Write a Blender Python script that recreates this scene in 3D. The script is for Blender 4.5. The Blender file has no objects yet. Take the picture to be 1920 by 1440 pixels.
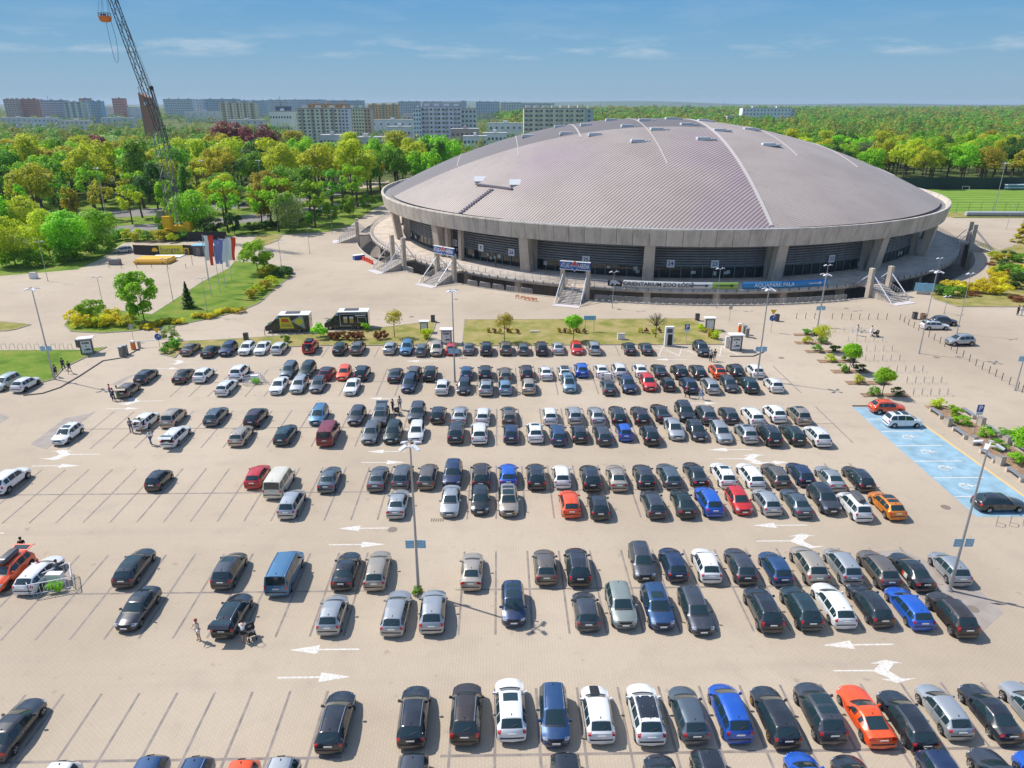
import bpy, bmesh, math, random
import numpy as np
from mathutils import Vector, Matrix, Euler
R = math.radians
sc = bpy.context.scene
col = sc.collection
random.seed(7)
# ---------------------------------------------------------------- camera
F_PX, PITCH, YAW, CAM_H = 1340.0, math.atan(528/1340.0), R(-1.0), 34.0
cam_d = bpy.data.cameras.new('camera'); cam = bpy.data.objects.new('camera', cam_d); col.objects.link(cam)
cam_d.sensor_width = 36.0; cam_d.lens = 36.0*F_PX/1920.0; cam_d.clip_end = 40000; cam_d.clip_start = 0.5
cam.location = (0, 0, CAM_H); cam.rotation_euler = (math.pi/2-PITCH, 0, YAW)
sc.camera = cam
sc.render.resolution_x = 1024; sc.render.resolution_y = 768
# ---------------------------------------------------------------- world, sun, exposure
SUN_EL = R(51.8); SUN_AZ = math.atan2(0.43, -0.90)      # direction towards the sun, in the xy plane
sc.world = bpy.data.worlds.new('World'); sc.world.use_nodes = True
wn = sc.world.node_tree; wn.nodes.clear()
def nn(t, k, **kw):
    n = t.nodes.new(k)
    for a, b in kw.items(): setattr(n, a, b)
    return n
sky = nn(wn, 'ShaderNodeTexSky', sky_type='NISHITA', sun_disc=False)
sky.sun_elevation = SUN_EL; sky.sun_rotation = math.pi/2 - SUN_AZ
sky.altitude = 200; sky.air_density = 1.3; sky.dust_density = 0.8; sky.ozone_density = 2.6
tc = nn(wn, 'ShaderNodeTexCoord'); sep = nn(wn, 'ShaderNodeSeparateXYZ')
wn.links.new(tc.outputs['Generated'], sep.inputs[0])
mp = nn(wn, 'ShaderNodeMapping'); mp.inputs['Scale'].default_value = (1, 1, 5.5)
wn.links.new(tc.outputs['Generated'], mp.inputs[0])
noi = nn(wn, 'ShaderNodeTexNoise'); noi.inputs['Scale'].default_value = 9; noi.inputs['Detail'].default_value = 9; noi.inputs['Roughness'].default_value = .6
wn.links.new(mp.outputs[0], noi.inputs[0])
cr = nn(wn, 'ShaderNodeMapRange'); cr.inputs[1].default_value = .48; cr.inputs[2].default_value = .8
wn.links.new(noi.outputs[0], cr.inputs[0])
# cloud bank a few degrees over the horizon, thin veils higher up
bank = nn(wn, 'ShaderNodeMapRange', interpolation_type='SMOOTHSTEP'); bank.inputs[1].default_value = .048; bank.inputs[2].default_value = .056
bank2 = nn(wn, 'ShaderNodeMapRange', interpolation_type='SMOOTHSTEP'); bank2.inputs[1].default_value = .062; bank2.inputs[2].default_value = .084; bank2.inputs[3].default_value = 1; bank2.inputs[4].default_value = .18
for b in (bank, bank2): wn.links.new(sep.outputs[2], b.inputs[0])
m1 = nn(wn, 'ShaderNodeMath', operation='MULTIPLY'); m2 = nn(wn, 'ShaderNodeMath', operation='MULTIPLY'); m3 = nn(wn, 'ShaderNodeMath', operation='MULTIPLY')
wn.links.new(bank.outputs[0], m1.inputs[0]); wn.links.new(bank2.outputs[0], m1.inputs[1])
wn.links.new(m1.outputs[0], m2.inputs[0]); wn.links.new(cr.outputs[0], m2.inputs[1])
wn.links.new(m2.outputs[0], m3.inputs[0]); m3.inputs[1].default_value = .8
low = nn(wn, 'ShaderNodeValToRGB'); e_ = low.color_ramp.elements
e_[0].position = 0; e_[0].color = (.27, .40, .50, 1); e_[1].position = 1; e_[1].color = (.07, .20, .46, 1)
for p_, c_ in ((.10, (.26, .41, .54)), (.26, (.20, .385, .56)), (.5, (.125, .325, .57))):
    x_ = e_.new(p_); x_.color = (*c_, 1)
zr = nn(wn, 'ShaderNodeMapRange'); zr.inputs[1].default_value = 0; zr.inputs[2].default_value = .24; wn.links.new(sep.outputs[2], zr.inputs[0]); wn.links.new(zr.outputs[0], low.inputs[0])
lowx = nn(wn, 'ShaderNodeMixRGB', blend_type='MULTIPLY'); lowx.inputs[0].default_value = 1; lowx.inputs[2].default_value = (6.9, 6.9, 6.9, 1); wn.links.new(low.outputs[0], lowx.inputs[1])
fz = nn(wn, 'ShaderNodeMapRange', interpolation_type='SMOOTHSTEP'); fz.inputs[1].default_value = .14; fz.inputs[2].default_value = .5; wn.links.new(sep.outputs[2], fz.inputs[0])
skm = nn(wn, 'ShaderNodeMixRGB'); wn.links.new(fz.outputs[0], skm.inputs[0]); wn.links.new(lowx.outputs[0], skm.inputs[1]); wn.links.new(sky.outputs[0], skm.inputs[2])
mix = nn(wn, 'ShaderNodeMixRGB'); mix.inputs[2].default_value = (4.1, 4.5, 4.95, 1)
wn.links.new(m3.outputs[0], mix.inputs[0]); wn.links.new(skm.outputs[0], mix.inputs[1])
bg = nn(wn, 'ShaderNodeBackground'); bg.inputs[1].default_value = 0.13
wo = nn(wn, 'ShaderNodeOutputWorld')
wn.links.new(mix.outputs[0], bg.inputs[0]); wn.links.new(bg.outputs[0], wo.inputs[0])
sun_d = bpy.data.lights.new('sun', 'SUN'); sun_d.energy = 4.3; sun_d.angle = R(.55); sun_d.color = (1, .945, .86)
sun = bpy.data.objects.new('sun', sun_d); col.objects.link(sun)
sdir = Vector((math.cos(SUN_EL)*math.cos(SUN_AZ), math.cos(SUN_EL)*math.sin(SUN_AZ), math.sin(SUN_EL)))
sun.rotation_euler = sdir.to_track_quat('Z', 'Y').to_euler(); sun.location = sdir*300
vs = sc.view_settings; vs.view_transform = 'Standard'; vs.look = 'None'; vs.gamma = 1; vs.use_curve_mapping = False; vs.exposure = 0.33
# ---------------------------------------------------------------- helpers
_rot = Euler((math.pi/2-PITCH, 0, YAW)).to_matrix()
def ray(px, py):
    return (_rot @ Vector((px-960, -(py-720), -F_PX))).normalized()
def at(px, py, z=0.0):                      # photograph pixel -> point of the level plane at height z
    d = ray(px, py); t = (z-CAM_H)/d.z
    return Vector((d.x*t, d.y*t, z))
def at_y(px, py, Y):                        # point of the pixel's ray at distance Y
    d = ray(px, py); t = Y/d.y
    return Vector((d.x*t, Y, CAM_H+d.z*t))
def tag(o, label=None, cat=None, group=None, kind=None):
    if label: o['label'] = label
    if cat: o['category'] = cat
    if group: o['group'] = group
    if kind: o['kind'] = kind
    return o
def empty(name, loc=(0, 0, 0), rz=0, label=None, cat=None, group=None):
    o = bpy.data.objects.new(name, None); col.objects.link(o); o.location = loc; o.rotation_euler = (0, 0, rz)
    o.empty_display_size = .3
    return tag(o, label, cat, group)
def kids(o): return KIDS.get(o.name, [])
KIDS = {}
def link(o, parent=None):
    col.objects.link(o)
    if parent is not None:
        o.parent = parent; KIDS.setdefault(parent.name, []).append(o)
    return o
def inst(name, mesh, parent=None, loc=(0, 0, 0), rz=0, scale=None, mat=None):
    o = bpy.data.objects.new(name, mesh); o.location = loc; o.rotation_euler = (0, 0, rz)
    if scale is not None: o.scale = scale if hasattr(scale, '__len__') else (scale,)*3
    link(o, parent)
    if mat is not None:
        o.material_slots[0].link = 'OBJECT'; o.material_slots[0].material = mat
    return o
def copy_tree(o, parent=None):
    c = o.copy(); col.objects.link(c)
    if parent is not None:
        c.parent = parent; KIDS.setdefault(parent.name, []).append(c)
    for ch in list(kids(o)): copy_tree(ch, c)
    return c
class MB:
    def __init__(s): s.v = []; s.f = []
    def add(s, vs, fs):
        n = len(s.v); s.v += [tuple(v) for v in vs]; s.f += [tuple(i+n for i in f) for f in fs]; return s
    def box(s, c, d, rz=0, rx=0, taper=1.0):
        hx, hy, hz = d[0]/2, d[1]/2, d[2]/2
        m = Matrix.Rotation(rz, 3, 'Z') @ Matrix.Rotation(rx, 3, 'X')
        vs = []
        for z in (-1, 1):
            t = taper if z > 0 else 1
            for x, y in ((-1, -1), (1, -1), (1, 1), (-1, 1)):
                vs.append(Vector(c)+m @ Vector((x*hx*t, y*hy*t, z*hz)))
        return s.add(vs, [(3, 2, 1, 0), (4, 5, 6, 7), (0, 1, 5, 4), (1, 2, 6, 5), (2, 3, 7, 6), (3, 0, 4, 7)])
    def bar(s, a, b, w, h=None):            # square bar from a to b
        a = Vector(a); b = Vector(b); h = h or w; d = (b-a)
        if d.length < 1e-6: return s
        d.normalize(); up = Vector((0, 0, 1)) if abs(d.z) < .95 else Vector((1, 0, 0))
        x = d.cross(up).normalized()*w/2; y = x.cross(d).normalized()*h/2
        vs = [p+q for p in (a, b) for q in (-x-y, x-y, x+y, -x+y)]
        return s.add(vs, [(3, 2, 1, 0), (4, 5, 6, 7), (0, 1, 5, 4), (1, 2, 6, 5), (2, 3, 7, 6), (3, 0, 4, 7)])
    def tube(s, pts, r, n=8, r2=None, caps=True):
        pts = [Vector(p) for p in pts]; rings = []; L = len(pts)
        for i, p in enumerate(pts):
            d = (pts[min(i+1, L-1)]-pts[max(i-1, 0)])
            d = d.normalized() if d.length else Vector((0, 0, 1))
            up = Vector((0, 0, 1)) if abs(d.z) < .95 else Vector((1, 0, 0))
            x = d.cross(up).normalized(); y = x.cross(d)
            rr = r if r2 is None else r+(r2-r)*i/max(L-1, 1)
            rings += [p+(x*math.cos(2*math.pi*k/n)+y*math.sin(2*math.pi*k/n))*rr for k in range(n)]
        fs = [(i*n+k, i*n+(k+1) % n, (i+1)*n+(k+1) % n, (i+1)*n+k) for i in range(L-1) for k in range(n)]
        if caps: fs += [tuple(range(n-1, -1, -1)), tuple((L-1)*n+k for k in range(n))]
        return s.add(rings, fs)
    def prism(s, poly, z0, z1):             # poly: ccw list of (x, y)
        n = len(poly)
        a = sum(poly[i][0]*poly[(i+1) % n][1]-poly[(i+1) % n][0]*poly[i][1] for i in range(n))
        if a < 0: poly = poly[::-1]
        vs = [(p[0], p[1], z0) for p in poly]+[(p[0], p[1], z1) for p in poly]
        return s.add(vs, [tuple(range(n-1, -1, -1)), tuple(range(n, 2*n))]+[(i, (i+1) % n, n+(i+1) % n, n+i) for i in range(n)])
    def lathe(s, prof, n=12, c=(0, 0, 0)):
        vs = [(c[0]+r*math.cos(2*math.pi*k/n), c[1]+r*math.sin(2*math.pi*k/n), c[2]+z) for r, z in prof for k in range(n)]
        L = len(prof)
        fs = [(i*n+k, i*n+(k+1) % n, (i+1)*n+(k+1) % n, (i+1)*n+k) for i in range(L-1) for k in range(n)]
        return s.add(vs, fs+[tuple(range(n-1, -1, -1)), tuple((L-1)*n+k for k in range(n))])
    def mesh(s, name, mat, smooth=None):
        me = bpy.data.meshes.new(name); me.from_pydata(s.v, [], s.f); me.materials.append(mat); me.validate()
        if smooth: smooth_mesh(me, smooth)
        return me
    def build(s, name, mat, parent=None, smooth=None, loc=(0, 0, 0), rz=0):
        return inst(name, s.mesh(name, mat, smooth), parent, loc, rz)
def smooth_mesh(me, ang):
    bm = bmesh.new(); bm.from_mesh(me)
    for f in bm.faces: f.smooth = True
    for e in bm.edges:
        e.smooth = not (len(e.link_faces) != 2 or e.calc_face_angle(0) > R(ang))
    bm.to_mesh(me); bm.free()
def np_mesh(name, V, Fc, mat):              # quads only
    me = bpy.data.meshes.new(name)
    V = np.asarray(V, np.float32); Fc = np.asarray(Fc, np.int32)
    me.vertices.add(len(V)); me.vertices.foreach_set('co', V.ravel())
    k = Fc.shape[1]
    me.loops.add(Fc.size); me.loops.foreach_set('vertex_index', Fc.ravel())
    me.polygons.add(len(Fc)); me.polygons.foreach_set('loop_start', np.arange(0, Fc.size, k, dtype=np.int32))
    me.polygons.foreach_set('loop_total', np.full(len(Fc), k, np.int32))
    me.update(calc_edges=True); me.materials.append(mat); return me
# ---------------------------------------------------------------- materials
MATS = {}
def mat(name, rgb, rough=.6, metal=0, coat=0, spec=.5, noise=None, bump=None, emis=None, alpha=None):
    if name in MATS: return MATS[name]
    m = bpy.data.materials.new(name); m.use_nodes = True; t = m.node_tree; b = t.nodes['Principled BSDF']
    b.inputs['Base Color'].default_value = (*rgb, 1); b.inputs['Roughness'].default_value = rough
    b.inputs['Metallic'].default_value = metal; b.inputs['Specular IOR Level'].default_value = spec
    b.inputs['Coat Weight'].default_value = coat; b.inputs['Coat Roughness'].default_value = .04
    if noise or bump:
        tcn = nn(t, 'ShaderNodeTexCoord'); no = nn(t, 'ShaderNodeTexNoise')
        s_, amt = noise if noise else bump
        no.inputs['Scale'].default_value = s_; no.inputs['Detail'].default_value = 6
        t.links.new(tcn.outputs['Object'], no.inputs[0])
        if noise:
            mx = nn(t, 'ShaderNodeMixRGB'); mx.inputs[1].default_value = (*[c*(1-amt) for c in rgb], 1); mx.inputs[2].default_value = (*[min(1, c*(1+amt)) for c in rgb], 1)
            mr = nn(t, 'ShaderNodeMapRange'); mr.inputs[1].default_value = .3; mr.inputs[2].default_value = .7
            t.links.new(no.outputs[0], mr.inputs[0]); t.links.new(mr.outputs[0], mx.inputs[0]); t.links.new(mx.outputs[0], b.inputs['Base Color'])
        if bump:
            bp = nn(t, 'ShaderNodeBump'); bp.inputs[0].default_value = bump[1]; bp.inputs[1].default_value = .05
            t.links.new(no.outputs[0], bp.inputs['Height']); t.links.new(bp.outputs[0], b.inputs['Normal'])
    MATS[name] = m; return m
def ramp(t, fac, stops):
    r = nn(t, 'ShaderNodeValToRGB'); e = r.color_ramp.elements
    e[0].position, e[0].color = stops[0][0], (*stops[0][1], 1); e[1].position, e[1].color = stops[-1][0], (*stops[-1][1], 1)
    for p, c in stops[1:-1]:
        x = e.new(p); x.color = (*c, 1)
    t.links.new(fac, r.inputs[0]); return r.outputs[0]
def noise_out(t, vec, scale, detail=5, rough=.55):
    n = nn(t, 'ShaderNodeTexNoise'); n.inputs['Scale'].default_value = scale; n.inputs['Detail'].default_value = detail; n.inputs['Roughness'].default_value = rough
    t.links.new(vec, n.inputs[0]); return n.outputs[0]
def mixc(t, a, b, fac, mode='MIX'):
    m = nn(t, 'ShaderNodeMixRGB', blend_type=mode)
    for s_, x in ((0, fac), (1, a), (2, b)):
        if isinstance(x, (int, float)): m.inputs[s_].default_value = x
        elif isinstance(x, tuple): m.inputs[s_].default_value = (*x, 1)
        else: t.links.new(x, m.inputs[s_])
    return m.outputs[0]
def mrange(t, x, a, b, c=0, d=1):
    m = nn(t, 'ShaderNodeMapRange'); t.links.new(x, m.inputs[0])
    for i, v_ in enumerate((a, b, c, d)): m.inputs[i+1].default_value = v_
    return m.outputs[0]
def math_(t, op, a, b=0.0):
    m = nn(t, 'ShaderNodeMath', operation=op)
    for i, x in enumerate((a, b)):
        if isinstance(x, (int, float)): m.inputs[i].default_value = x
        else: t.links.new(x, m.inputs[i])
    return m.outputs[0]
def newmat(name, rough=.7, spec=.3):
    m = bpy.data.materials.new(name); m.use_nodes = True; t = m.node_tree; b = t.nodes['Principled BSDF']
    b.inputs['Roughness'].default_value = rough; b.inputs['Specular IOR Level'].default_value = spec
    tcn = nn(t, 'ShaderNodeTexCoord'); MATS[name] = m
    return m, t, b, tcn.outputs['Object']
# paving: small concrete blocks, laid lengthwise on the left, stained, sand-coloured
def make_paving():
    m, t, b, o = newmat('paving', .85, .25)
    big = noise_out(t, o, .035, 6); mid = noise_out(t, o, .35, 5); fine = noise_out(t, o, 9, 3)
    c = ramp(t, big, [(.3, (.385, .315, .24)), (.5, (.455, .378, .29)), (.7, (.505, .425, .335))])
    c = mixc(t, c, (.32, .27, .23), math_(t, 'MULTIPLY', mrange(t, mid, .52, .75), .35))
    br = nn(t, 'ShaderNodeTexBrick'); br.inputs['Scale'].default_value = 1.0
    br.inputs['Brick Width'].default_value = .30; br.inputs['Row Height'].default_value = .20; br.inputs['Mortar Size'].default_value = .022
    br.inputs['Color1'].default_value = (1, 1, 1, 1); br.inputs['Color2'].default_value = (.91, .91, .92, 1); br.inputs['Mortar'].default_value = (.76, .74, .72, 1)
    mpn = nn(t, 'ShaderNodeMapping'); mpn.inputs['Rotation'].default_value = (0, 0, R(90)); t.links.new(o, mpn.inputs[0]); t.links.new(mpn.outputs[0], br.inputs[0])
    c = mixc(t, c, br.outputs[0], .45, 'MULTIPLY')
    c = mixc(t, c, (.25, .22, .19), math_(t, 'MULTIPLY', mrange(t, fine, .6, .8), .25))
    drip = noise_out(t, o, 1.1, 3, .5)
    c = mixc(t, c, (.20, .17, .14), math_(t, 'MULTIPLY', mrange(t, drip, .66, .78), .5))
    # faint tyre marks running along the driving lanes
    mp2 = nn(t, 'ShaderNodeMapping'); mp2.inputs['Scale'].default_value = (.02, .6, 1); t.links.new(o, mp2.inputs[0])
    c = mixc(t, c, (.34, .28, .235), math_(t, 'MULTIPLY', mrange(t, noise_out(t, mp2.outputs[0], 1.0, 4), .55, .75), .3))
    t.links.new(c, b.inputs['Base Color'])
    bp = nn(t, 'ShaderNodeBump'); bp.inputs[0].default_value = .3; bp.inputs[1].default_value = .02
    t.links.new(br.outputs[1], bp.inputs['Height']); bp.invert = True; t.links.new(bp.outputs[0], b.inputs['Normal'])
    return m
def make_grass(name, a, b_, c_, scale=.5, stripes=False):
    m, t, b, o = newmat(name, .95, .1)
    n1 = noise_out(t, o, scale*.25, 5); n2 = noise_out(t, o, scale*4, 5, .7)
    c = ramp(t, n1, [(.35, a), (.5, b_), (.68, c_)])
    c = mixc(t, c, tuple(x*.45 for x in a), math_(t, 'MULTIPLY', mrange(t, n2, .45, .75), .6))
    if stripes:
        w = nn(t, 'ShaderNodeTexWave'); w.inputs['Scale'].default_value = .045; w.bands_direction = 'Y'; w.inputs['Distortion'].default_value = .6
        t.links.new(o, w.inputs[0]); c = mixc(t, c, (.24, .34, .06), math_(t, 'MULTIPLY', mrange(t, w.outputs[1], .3, .7), .55))
    t.links.new(c, b.inputs['Base Color'])
    bp = nn(t, 'ShaderNodeBump'); bp.inputs[0].default_value = .6; bp.inputs[1].default_value = .08
    t.links.new(n2, bp.inputs['Height']); t.links.new(bp.outputs[0], b.inputs['Normal'])
    return m
def make_concrete(name, rgb, sc_=.6, joint=None):
    m, t, b, o = newmat(name, .85, .25)
    mp_ = nn(t, 'ShaderNodeMapping'); mp_.inputs['Scale'].default_value = (1, 1, .35); t.links.new(o, mp_.inputs[0])
    n1 = noise_out(t, mp_.outputs[0], sc_, 8, .65); n2 = noise_out(t, o, sc_*7, 4)
    c = ramp(t, n1, [(.3, tuple(x*.68 for x in rgb)), (.5, rgb), (.72, tuple(min(1, x*1.22) for x in rgb))])
    c = mixc(t, c, tuple(x*.6 for x in rgb), math_(t, 'MULTIPLY', mrange(t, n2, .5, .8), .35))
    t.links.new(c, b.inputs['Base Color']); return m
M_pave = make_paving()
M_grass = make_grass('grass', (.19, .205, .045), (.31, .27, .095), (.40, .31, .15), 1.4)
M_grass2 = make_grass('park_grass', (.09, .17, .02), (.16, .24, .035), (.25, .26, .06), .9)
M_pitch = make_grass('pitch_grass', (.11, .21, .03), (.135, .25, .035), (.17, .27, .05), .3, True)
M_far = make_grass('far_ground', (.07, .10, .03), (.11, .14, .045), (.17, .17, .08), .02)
M_conc = make_concrete('concrete', (.44, .395, .35))
M_conc_w = make_concrete('concrete_warm', (.49, .425, .35))
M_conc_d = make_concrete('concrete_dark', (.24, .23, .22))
M_terr = make_concrete('terrace_slabs', (.47, .39, .32))
M_line = mat('dark_pavers', (.235, .20, .18), .85, noise=(1.5, .25))
M_patch = mat('worn_pavers', (.30, .262, .235), .85, noise=(.8, .15))
M_asph = mat('asphalt', (.20, .185, .175), .9, noise=(.3, .2))
M_white = mat('white_marking', (.60, .565, .52), .8, noise=(5, .22))
M_bluep = mat('blue_bay_paint', (.24, .38, .47), .8, noise=(.8, .2))
M_yell = mat('yellow_line', (.62, .44, .20), .7)
M_kerb = mat('kerb_stone', (.33, .29, .26), .85, noise=(2, .2))
M_dkerb = mat('dark_kerb', (.12, .105, .095), .85)
M_soil = mat('bark_soil', (.27, .17, .11), .95, noise=(2, .35))
M_steel = mat('galvanised_steel', (.42, .43, .45), .45, .6)
M_steeld = mat('dark_steel', (.10, .10, .11), .5, .3)
M_wsteel = mat('white_steel', (.68, .68, .74), .4)
M_blk = mat('black_plastic', (.018, .018, .02), .55)
M_wht = mat('white_panel', (.74, .74, .73), .5)
M_glass = mat('dark_glass', (.012, .018, .022), .06, 0, spec=.8)
M_sign = mat('blue_sign', (.02, .09, .36), .4)
M_lsign = mat('light_blue_sign', (.24, .50, .66), .4, noise=(6, .3))
M_red = mat('red_plastic', (.62, .06, .03), .45)
M_org = mat('orange_plastic', (.75, .20, .04), .45)
M_yel = mat('yellow_paint', (.80, .47, .015), .4)
M_bark = mat('bark', (.10, .075, .055), .9, noise=(4, .3))
# ================================================================ GROUND
AC = Vector((41.6, 205.0, 0))                       # arena centre
def pol(r, az, z=0): return Vector((AC.x+r*math.cos(az), AC.y+r*math.sin(az), z))
def az_of(p): return math.atan2(p.y-AC.y, p.x-AC.x)
def struct(name, mesh):
    o = inst(name, mesh); o['kind'] = 'structure'; return o
N = 180; R0 = 80.6
rads = [R0, 90, 110, 150, 220, 350, 600, 1100, 2200, 4500, 9000, 15000]
V = [pol(r, 2*math.pi*k/N, -.03) for r in rads for k in range(N)]
Fq = [(i*N+k, (i+1)*N+k, (i+1)*N+(k+1) % N, i*N+(k+1) % N) for i in range(len(rads)-1) for k in range(N)]
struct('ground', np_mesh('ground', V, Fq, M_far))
def star(name, poly, r_in, z, material, n=360):
    out = []
    for k in range(n):
        a = 2*math.pi*k/n; d = (math.cos(a), math.sin(a)); best = None
        for i in range(len(poly)):
            p, q = poly[i], poly[(i+1) % len(poly)]
            ex, ey = q[0]-p[0], q[1]-p[1]; px, py = p[0]-AC.x, p[1]-AC.y
            den = d[0]*ey-d[1]*ex
            if abs(den) < 1e-9: continue
            t = (px*ey-py*ex)/den; u = (px*d[1]-py*d[0])/den
            if t > 0 and -1e-6 <= u <= 1+1e-6 and (best is None or t > best): best = t
        out.append(max(best or r_in+4, r_in+2))
    m = 6; V = [pol(r_in+(out[k]-r_in)*(j/m)**1.5, 2*math.pi*k/n, z) for j in range(m+1) for k in range(n)]
    Fq = [(i*n+k, (i+1)*n+k, (i+1)*n+(k+1) % n, i*n+(k+1) % n) for i in range(m) for k in range(n)]
    return np_mesh(name, V, Fq, material)
P = lambda L, z=0: [tuple(at(x, y, z))[:2] for x, y in L]
poly = [(-190, -40), (190, -40), (300, 100), (300, 222)]+P([(1925, 409), (1790, 409)])+[(140, 245), (110, 290), (30, 300), (-40, 265)]+P([(700, 392), (655, 424), (610, 434), (530, 441), (465, 441), (235, 453), (188, 486), (95, 528), (-150, 528)])+[(-190, 100)]
struct('paving', star('paving', poly, R0, 0, M_pave))
def sheet(name, poly, z, material, kind='structure'):
    mb = MB(); mb.add([(p[0], p[1], z) for p in poly], [tuple(range(len(poly)))])
    me = mb.mesh(name, material); bm = bmesh.new(); bm.from_mesh(me); bmesh.ops.triangulate(bm, faces=bm.faces[:]); 
    for f in bm.faces:
        if f.normal.z < 0: f.normal_flip()
    bm.to_mesh(me); bm.free()
    o = inst(name, me); o['kind'] = kind; return o
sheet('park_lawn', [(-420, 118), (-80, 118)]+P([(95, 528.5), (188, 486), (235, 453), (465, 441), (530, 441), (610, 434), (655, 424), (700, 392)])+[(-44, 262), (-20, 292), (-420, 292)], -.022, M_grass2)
sheet('road', P([(-200, 470), (130, 450), (330, 432), (520, 411), (640, 392), (705, 380), (705, 372), (620, 383), (500, 399), (320, 417), (110, 431), (-200, 445)]), -.012, M_asph)
sheet('road', P([(-200, 410), (180, 410), (350, 400), (560, 379), (640, 366), (640, 359), (560, 369), (340, 387), (180, 396), (-200, 392)]), -.014, M_asph)
sheet('footpath', P([(600, 357), (700, 352), (730, 342), (730, 338), (600, 351)]), -.011, M_pave)
sheet('sports_field', [(95, 240), (340, 240), (340, 306), (95, 306)], -.01, M_pitch)
sheet('verge', [(120, 228.5), (330, 228.5), (330, 239.9), (120, 239.9)], .004, M_grass)
# kerbed lawns between the driving lanes: (pixels of the outline)
def lawn(pts, h=.11, material=None, kerb=M_kerb, kw=.14, name='lawn'):
    poly = P(pts); n = len(poly); mb = MB()
    a = sum(poly[i][0]*poly[(i+1) % n][1]-poly[(i+1) % n][0]*poly[i][1] for i in range(n))
    if a < 0: poly = poly[::-1]
    for i in range(n):
        p, q = Vector(poly[i]), Vector(poly[(i+1) % n]); mb.bar((p.x, p.y, h/2), (q.x, q.y, h/2+.0005*i), kw, h)
    o = mb.build('kerb', kerb); o['kind'] = 'structure'
    sheet(name, poly, h-.02, material or M_grass)
lawn([(871, 600), (1302, 598), (1327, 622), (1357, 646), (1100, 647), (866, 649)])
lawn([(300, 664), (311, 642), (420, 637), (499, 632), (592, 626), (705, 616), (818, 602), (812, 620), (797, 648), (600, 648.5), (338, 659), (328, 671)])
lawn([(120, 610), (133, 622), (190, 625), (250, 621), (333, 610), (407, 595), (460, 580), (487, 568), (517, 540), (547, 518), (545, 508), (515, 497), (440, 490), (430, 503), (377, 530), (327, 563), (285, 590), (200, 580), (135, 592)], material=M_grass2)
lawn([(-40, 658), (150, 657), (200, 651), (172, 665), (120, 690), (100, 712), (75, 718), (-40, 718)], material=M_grass2)
lawn([(-40, 600), (0, 603), (58, 609), (30, 618), (12, 621), (-40, 622)])
lawn([(520, 441), (545, 432), (610, 421), (655, 424), (615, 435)], material=M_grass2)
lawn([(480, 441), (530, 441), (520, 452), (470, 470)], material=M_grass)
lawn([(1741, 550), (1750, 561), (1794, 575.5), (1990, 576), (1990, 470), (1930, 452), (1860, 474), (1853, 500), (1853, 528), (1770, 540)], material=M_grass)
lawn([(1832, 458), (1850, 457), (1870, 468), (1862, 471), (1840, 470)], material=M_grass)
# ---- bay markings: Y of the long divider lines, 4.9 m bays on both sides
YD = [at(940, 1416).y, at(940, 1105).y, at(940, 920).y, at(940, 799).y, at(940, 714).y]
YK = at(940, 648).y
def strip(mb, x0, y0, x1, y1, z):
    mb.add([(x0, y0, z), (x1, y0, z), (x1, y1, z), (x0, y1, z)], [(0, 1, 2, 3)])
XL0, XR0 = at(115, 1308).x, at(1068, 1187).x
mb = MB(); zl = .004
for i, Y in enumerate(YD):
    xa, xb = [(-60, 40), (-46, 33.5), (-52, 36), (-48, 38), (-42, 38)][i]
    strip(mb, xa, Y-.09, -9.0, Y+.09, zl); strip(mb, -3.5, Y-.09, xb, Y+.09, zl)
    k = -30
    while XL0+2.32*k < -8.8:
        x = XL0+2.32*k
        if x > xa-.5: strip(mb, x-.08, Y-4.9, x+.08, Y-.1, zl); strip(mb, x-.08, Y+.1, x+.08, Y+4.9, zl)
        k += 1
    for k in range(-4, 20):
        x = XR0+2.55*k
        if -3.6 < x < xb: strip(mb, x-.08, Y-4.9, x+.08, Y-.1, zl); strip(mb, x-.08, Y+.1, x+.08, Y+4.9, zl)
for k in range(-12, 30):
    x = XR0+2.52*k
    if -40 < x < 21: strip(mb, x-.07, YK-5, x+.07, YK-.3, zl)
struct('parking_markings', mb.mesh('parking_markings', M_line))
for pts in ([(57, 833), (82, 842), (172, 775), (122, 784)], [(-30, 797), (-5, 797), (18, 783), (-10, 770)], [(1787, 1180), (1845, 1182), (1882, 1150), (1820, 1090), (1690, 1030), (1640, 1035)], [(222, 722), (260, 699), (240, 705), (205, 722)]):
    sheet('worn_paving', P(pts), .003, M_patch)
# ---- white arrows
def arrow(px, py, px2, mb=None):             # tail pixel x -> head pixel x along the lane
    a, b = at(px, py), at(px2, py); s = 1 if b.x > a.x else -1; z = .005; L = abs(b.x-a.x); y = (a.y+b.y)/2
    mb = MB(); strip(mb, min(a.x, b.x-s*L*.42), y-.07, max(a.x, b.x-s*L*.42), y+.07, z)
    h = b.x-s*L*.42; mb.add([(h, y-.42, z), (b.x, y, z), (h, y+.42, z)], [(0, 1, 2) if s > 0 else (2, 1, 0)])
    struct('road_arrow', mb.mesh('road_arrow', M_white))
for a in [(673, 1218, 543), (520, 1270, 657), (732, 990.5, 633), (617, 1021, 722), (1676, 1209, 1542), (1514, 985, 1410), (1413, 843, 1326), (759, 846.5, 690), (678, 867, 760), (60, 873.5, 150), (7, 1000, -60), (1410, 867, 1480), (200, 766, 262), (295, 691, 335),
          (1288, 674, 1225), (750, 747, 690), (1290, 756, 1345), (820, 677, 760)]: arrow(*a)
_o = at(1641, 1258.5)
DBL = [tuple(at(x, y)-_o)[:2] for x, y in ((1566, 1258), (1566, 1260.5), (1641, 1260.5), (1674, 1275), (1652, 1274), (1685, 1282), (1722, 1273), (1701, 1274), (1692, 1273), (1669, 1259), (1680, 1245), (1697, 1245), (1662, 1238.5), (1634, 1246), (1653, 1246), (1641, 1257.5))]
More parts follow.
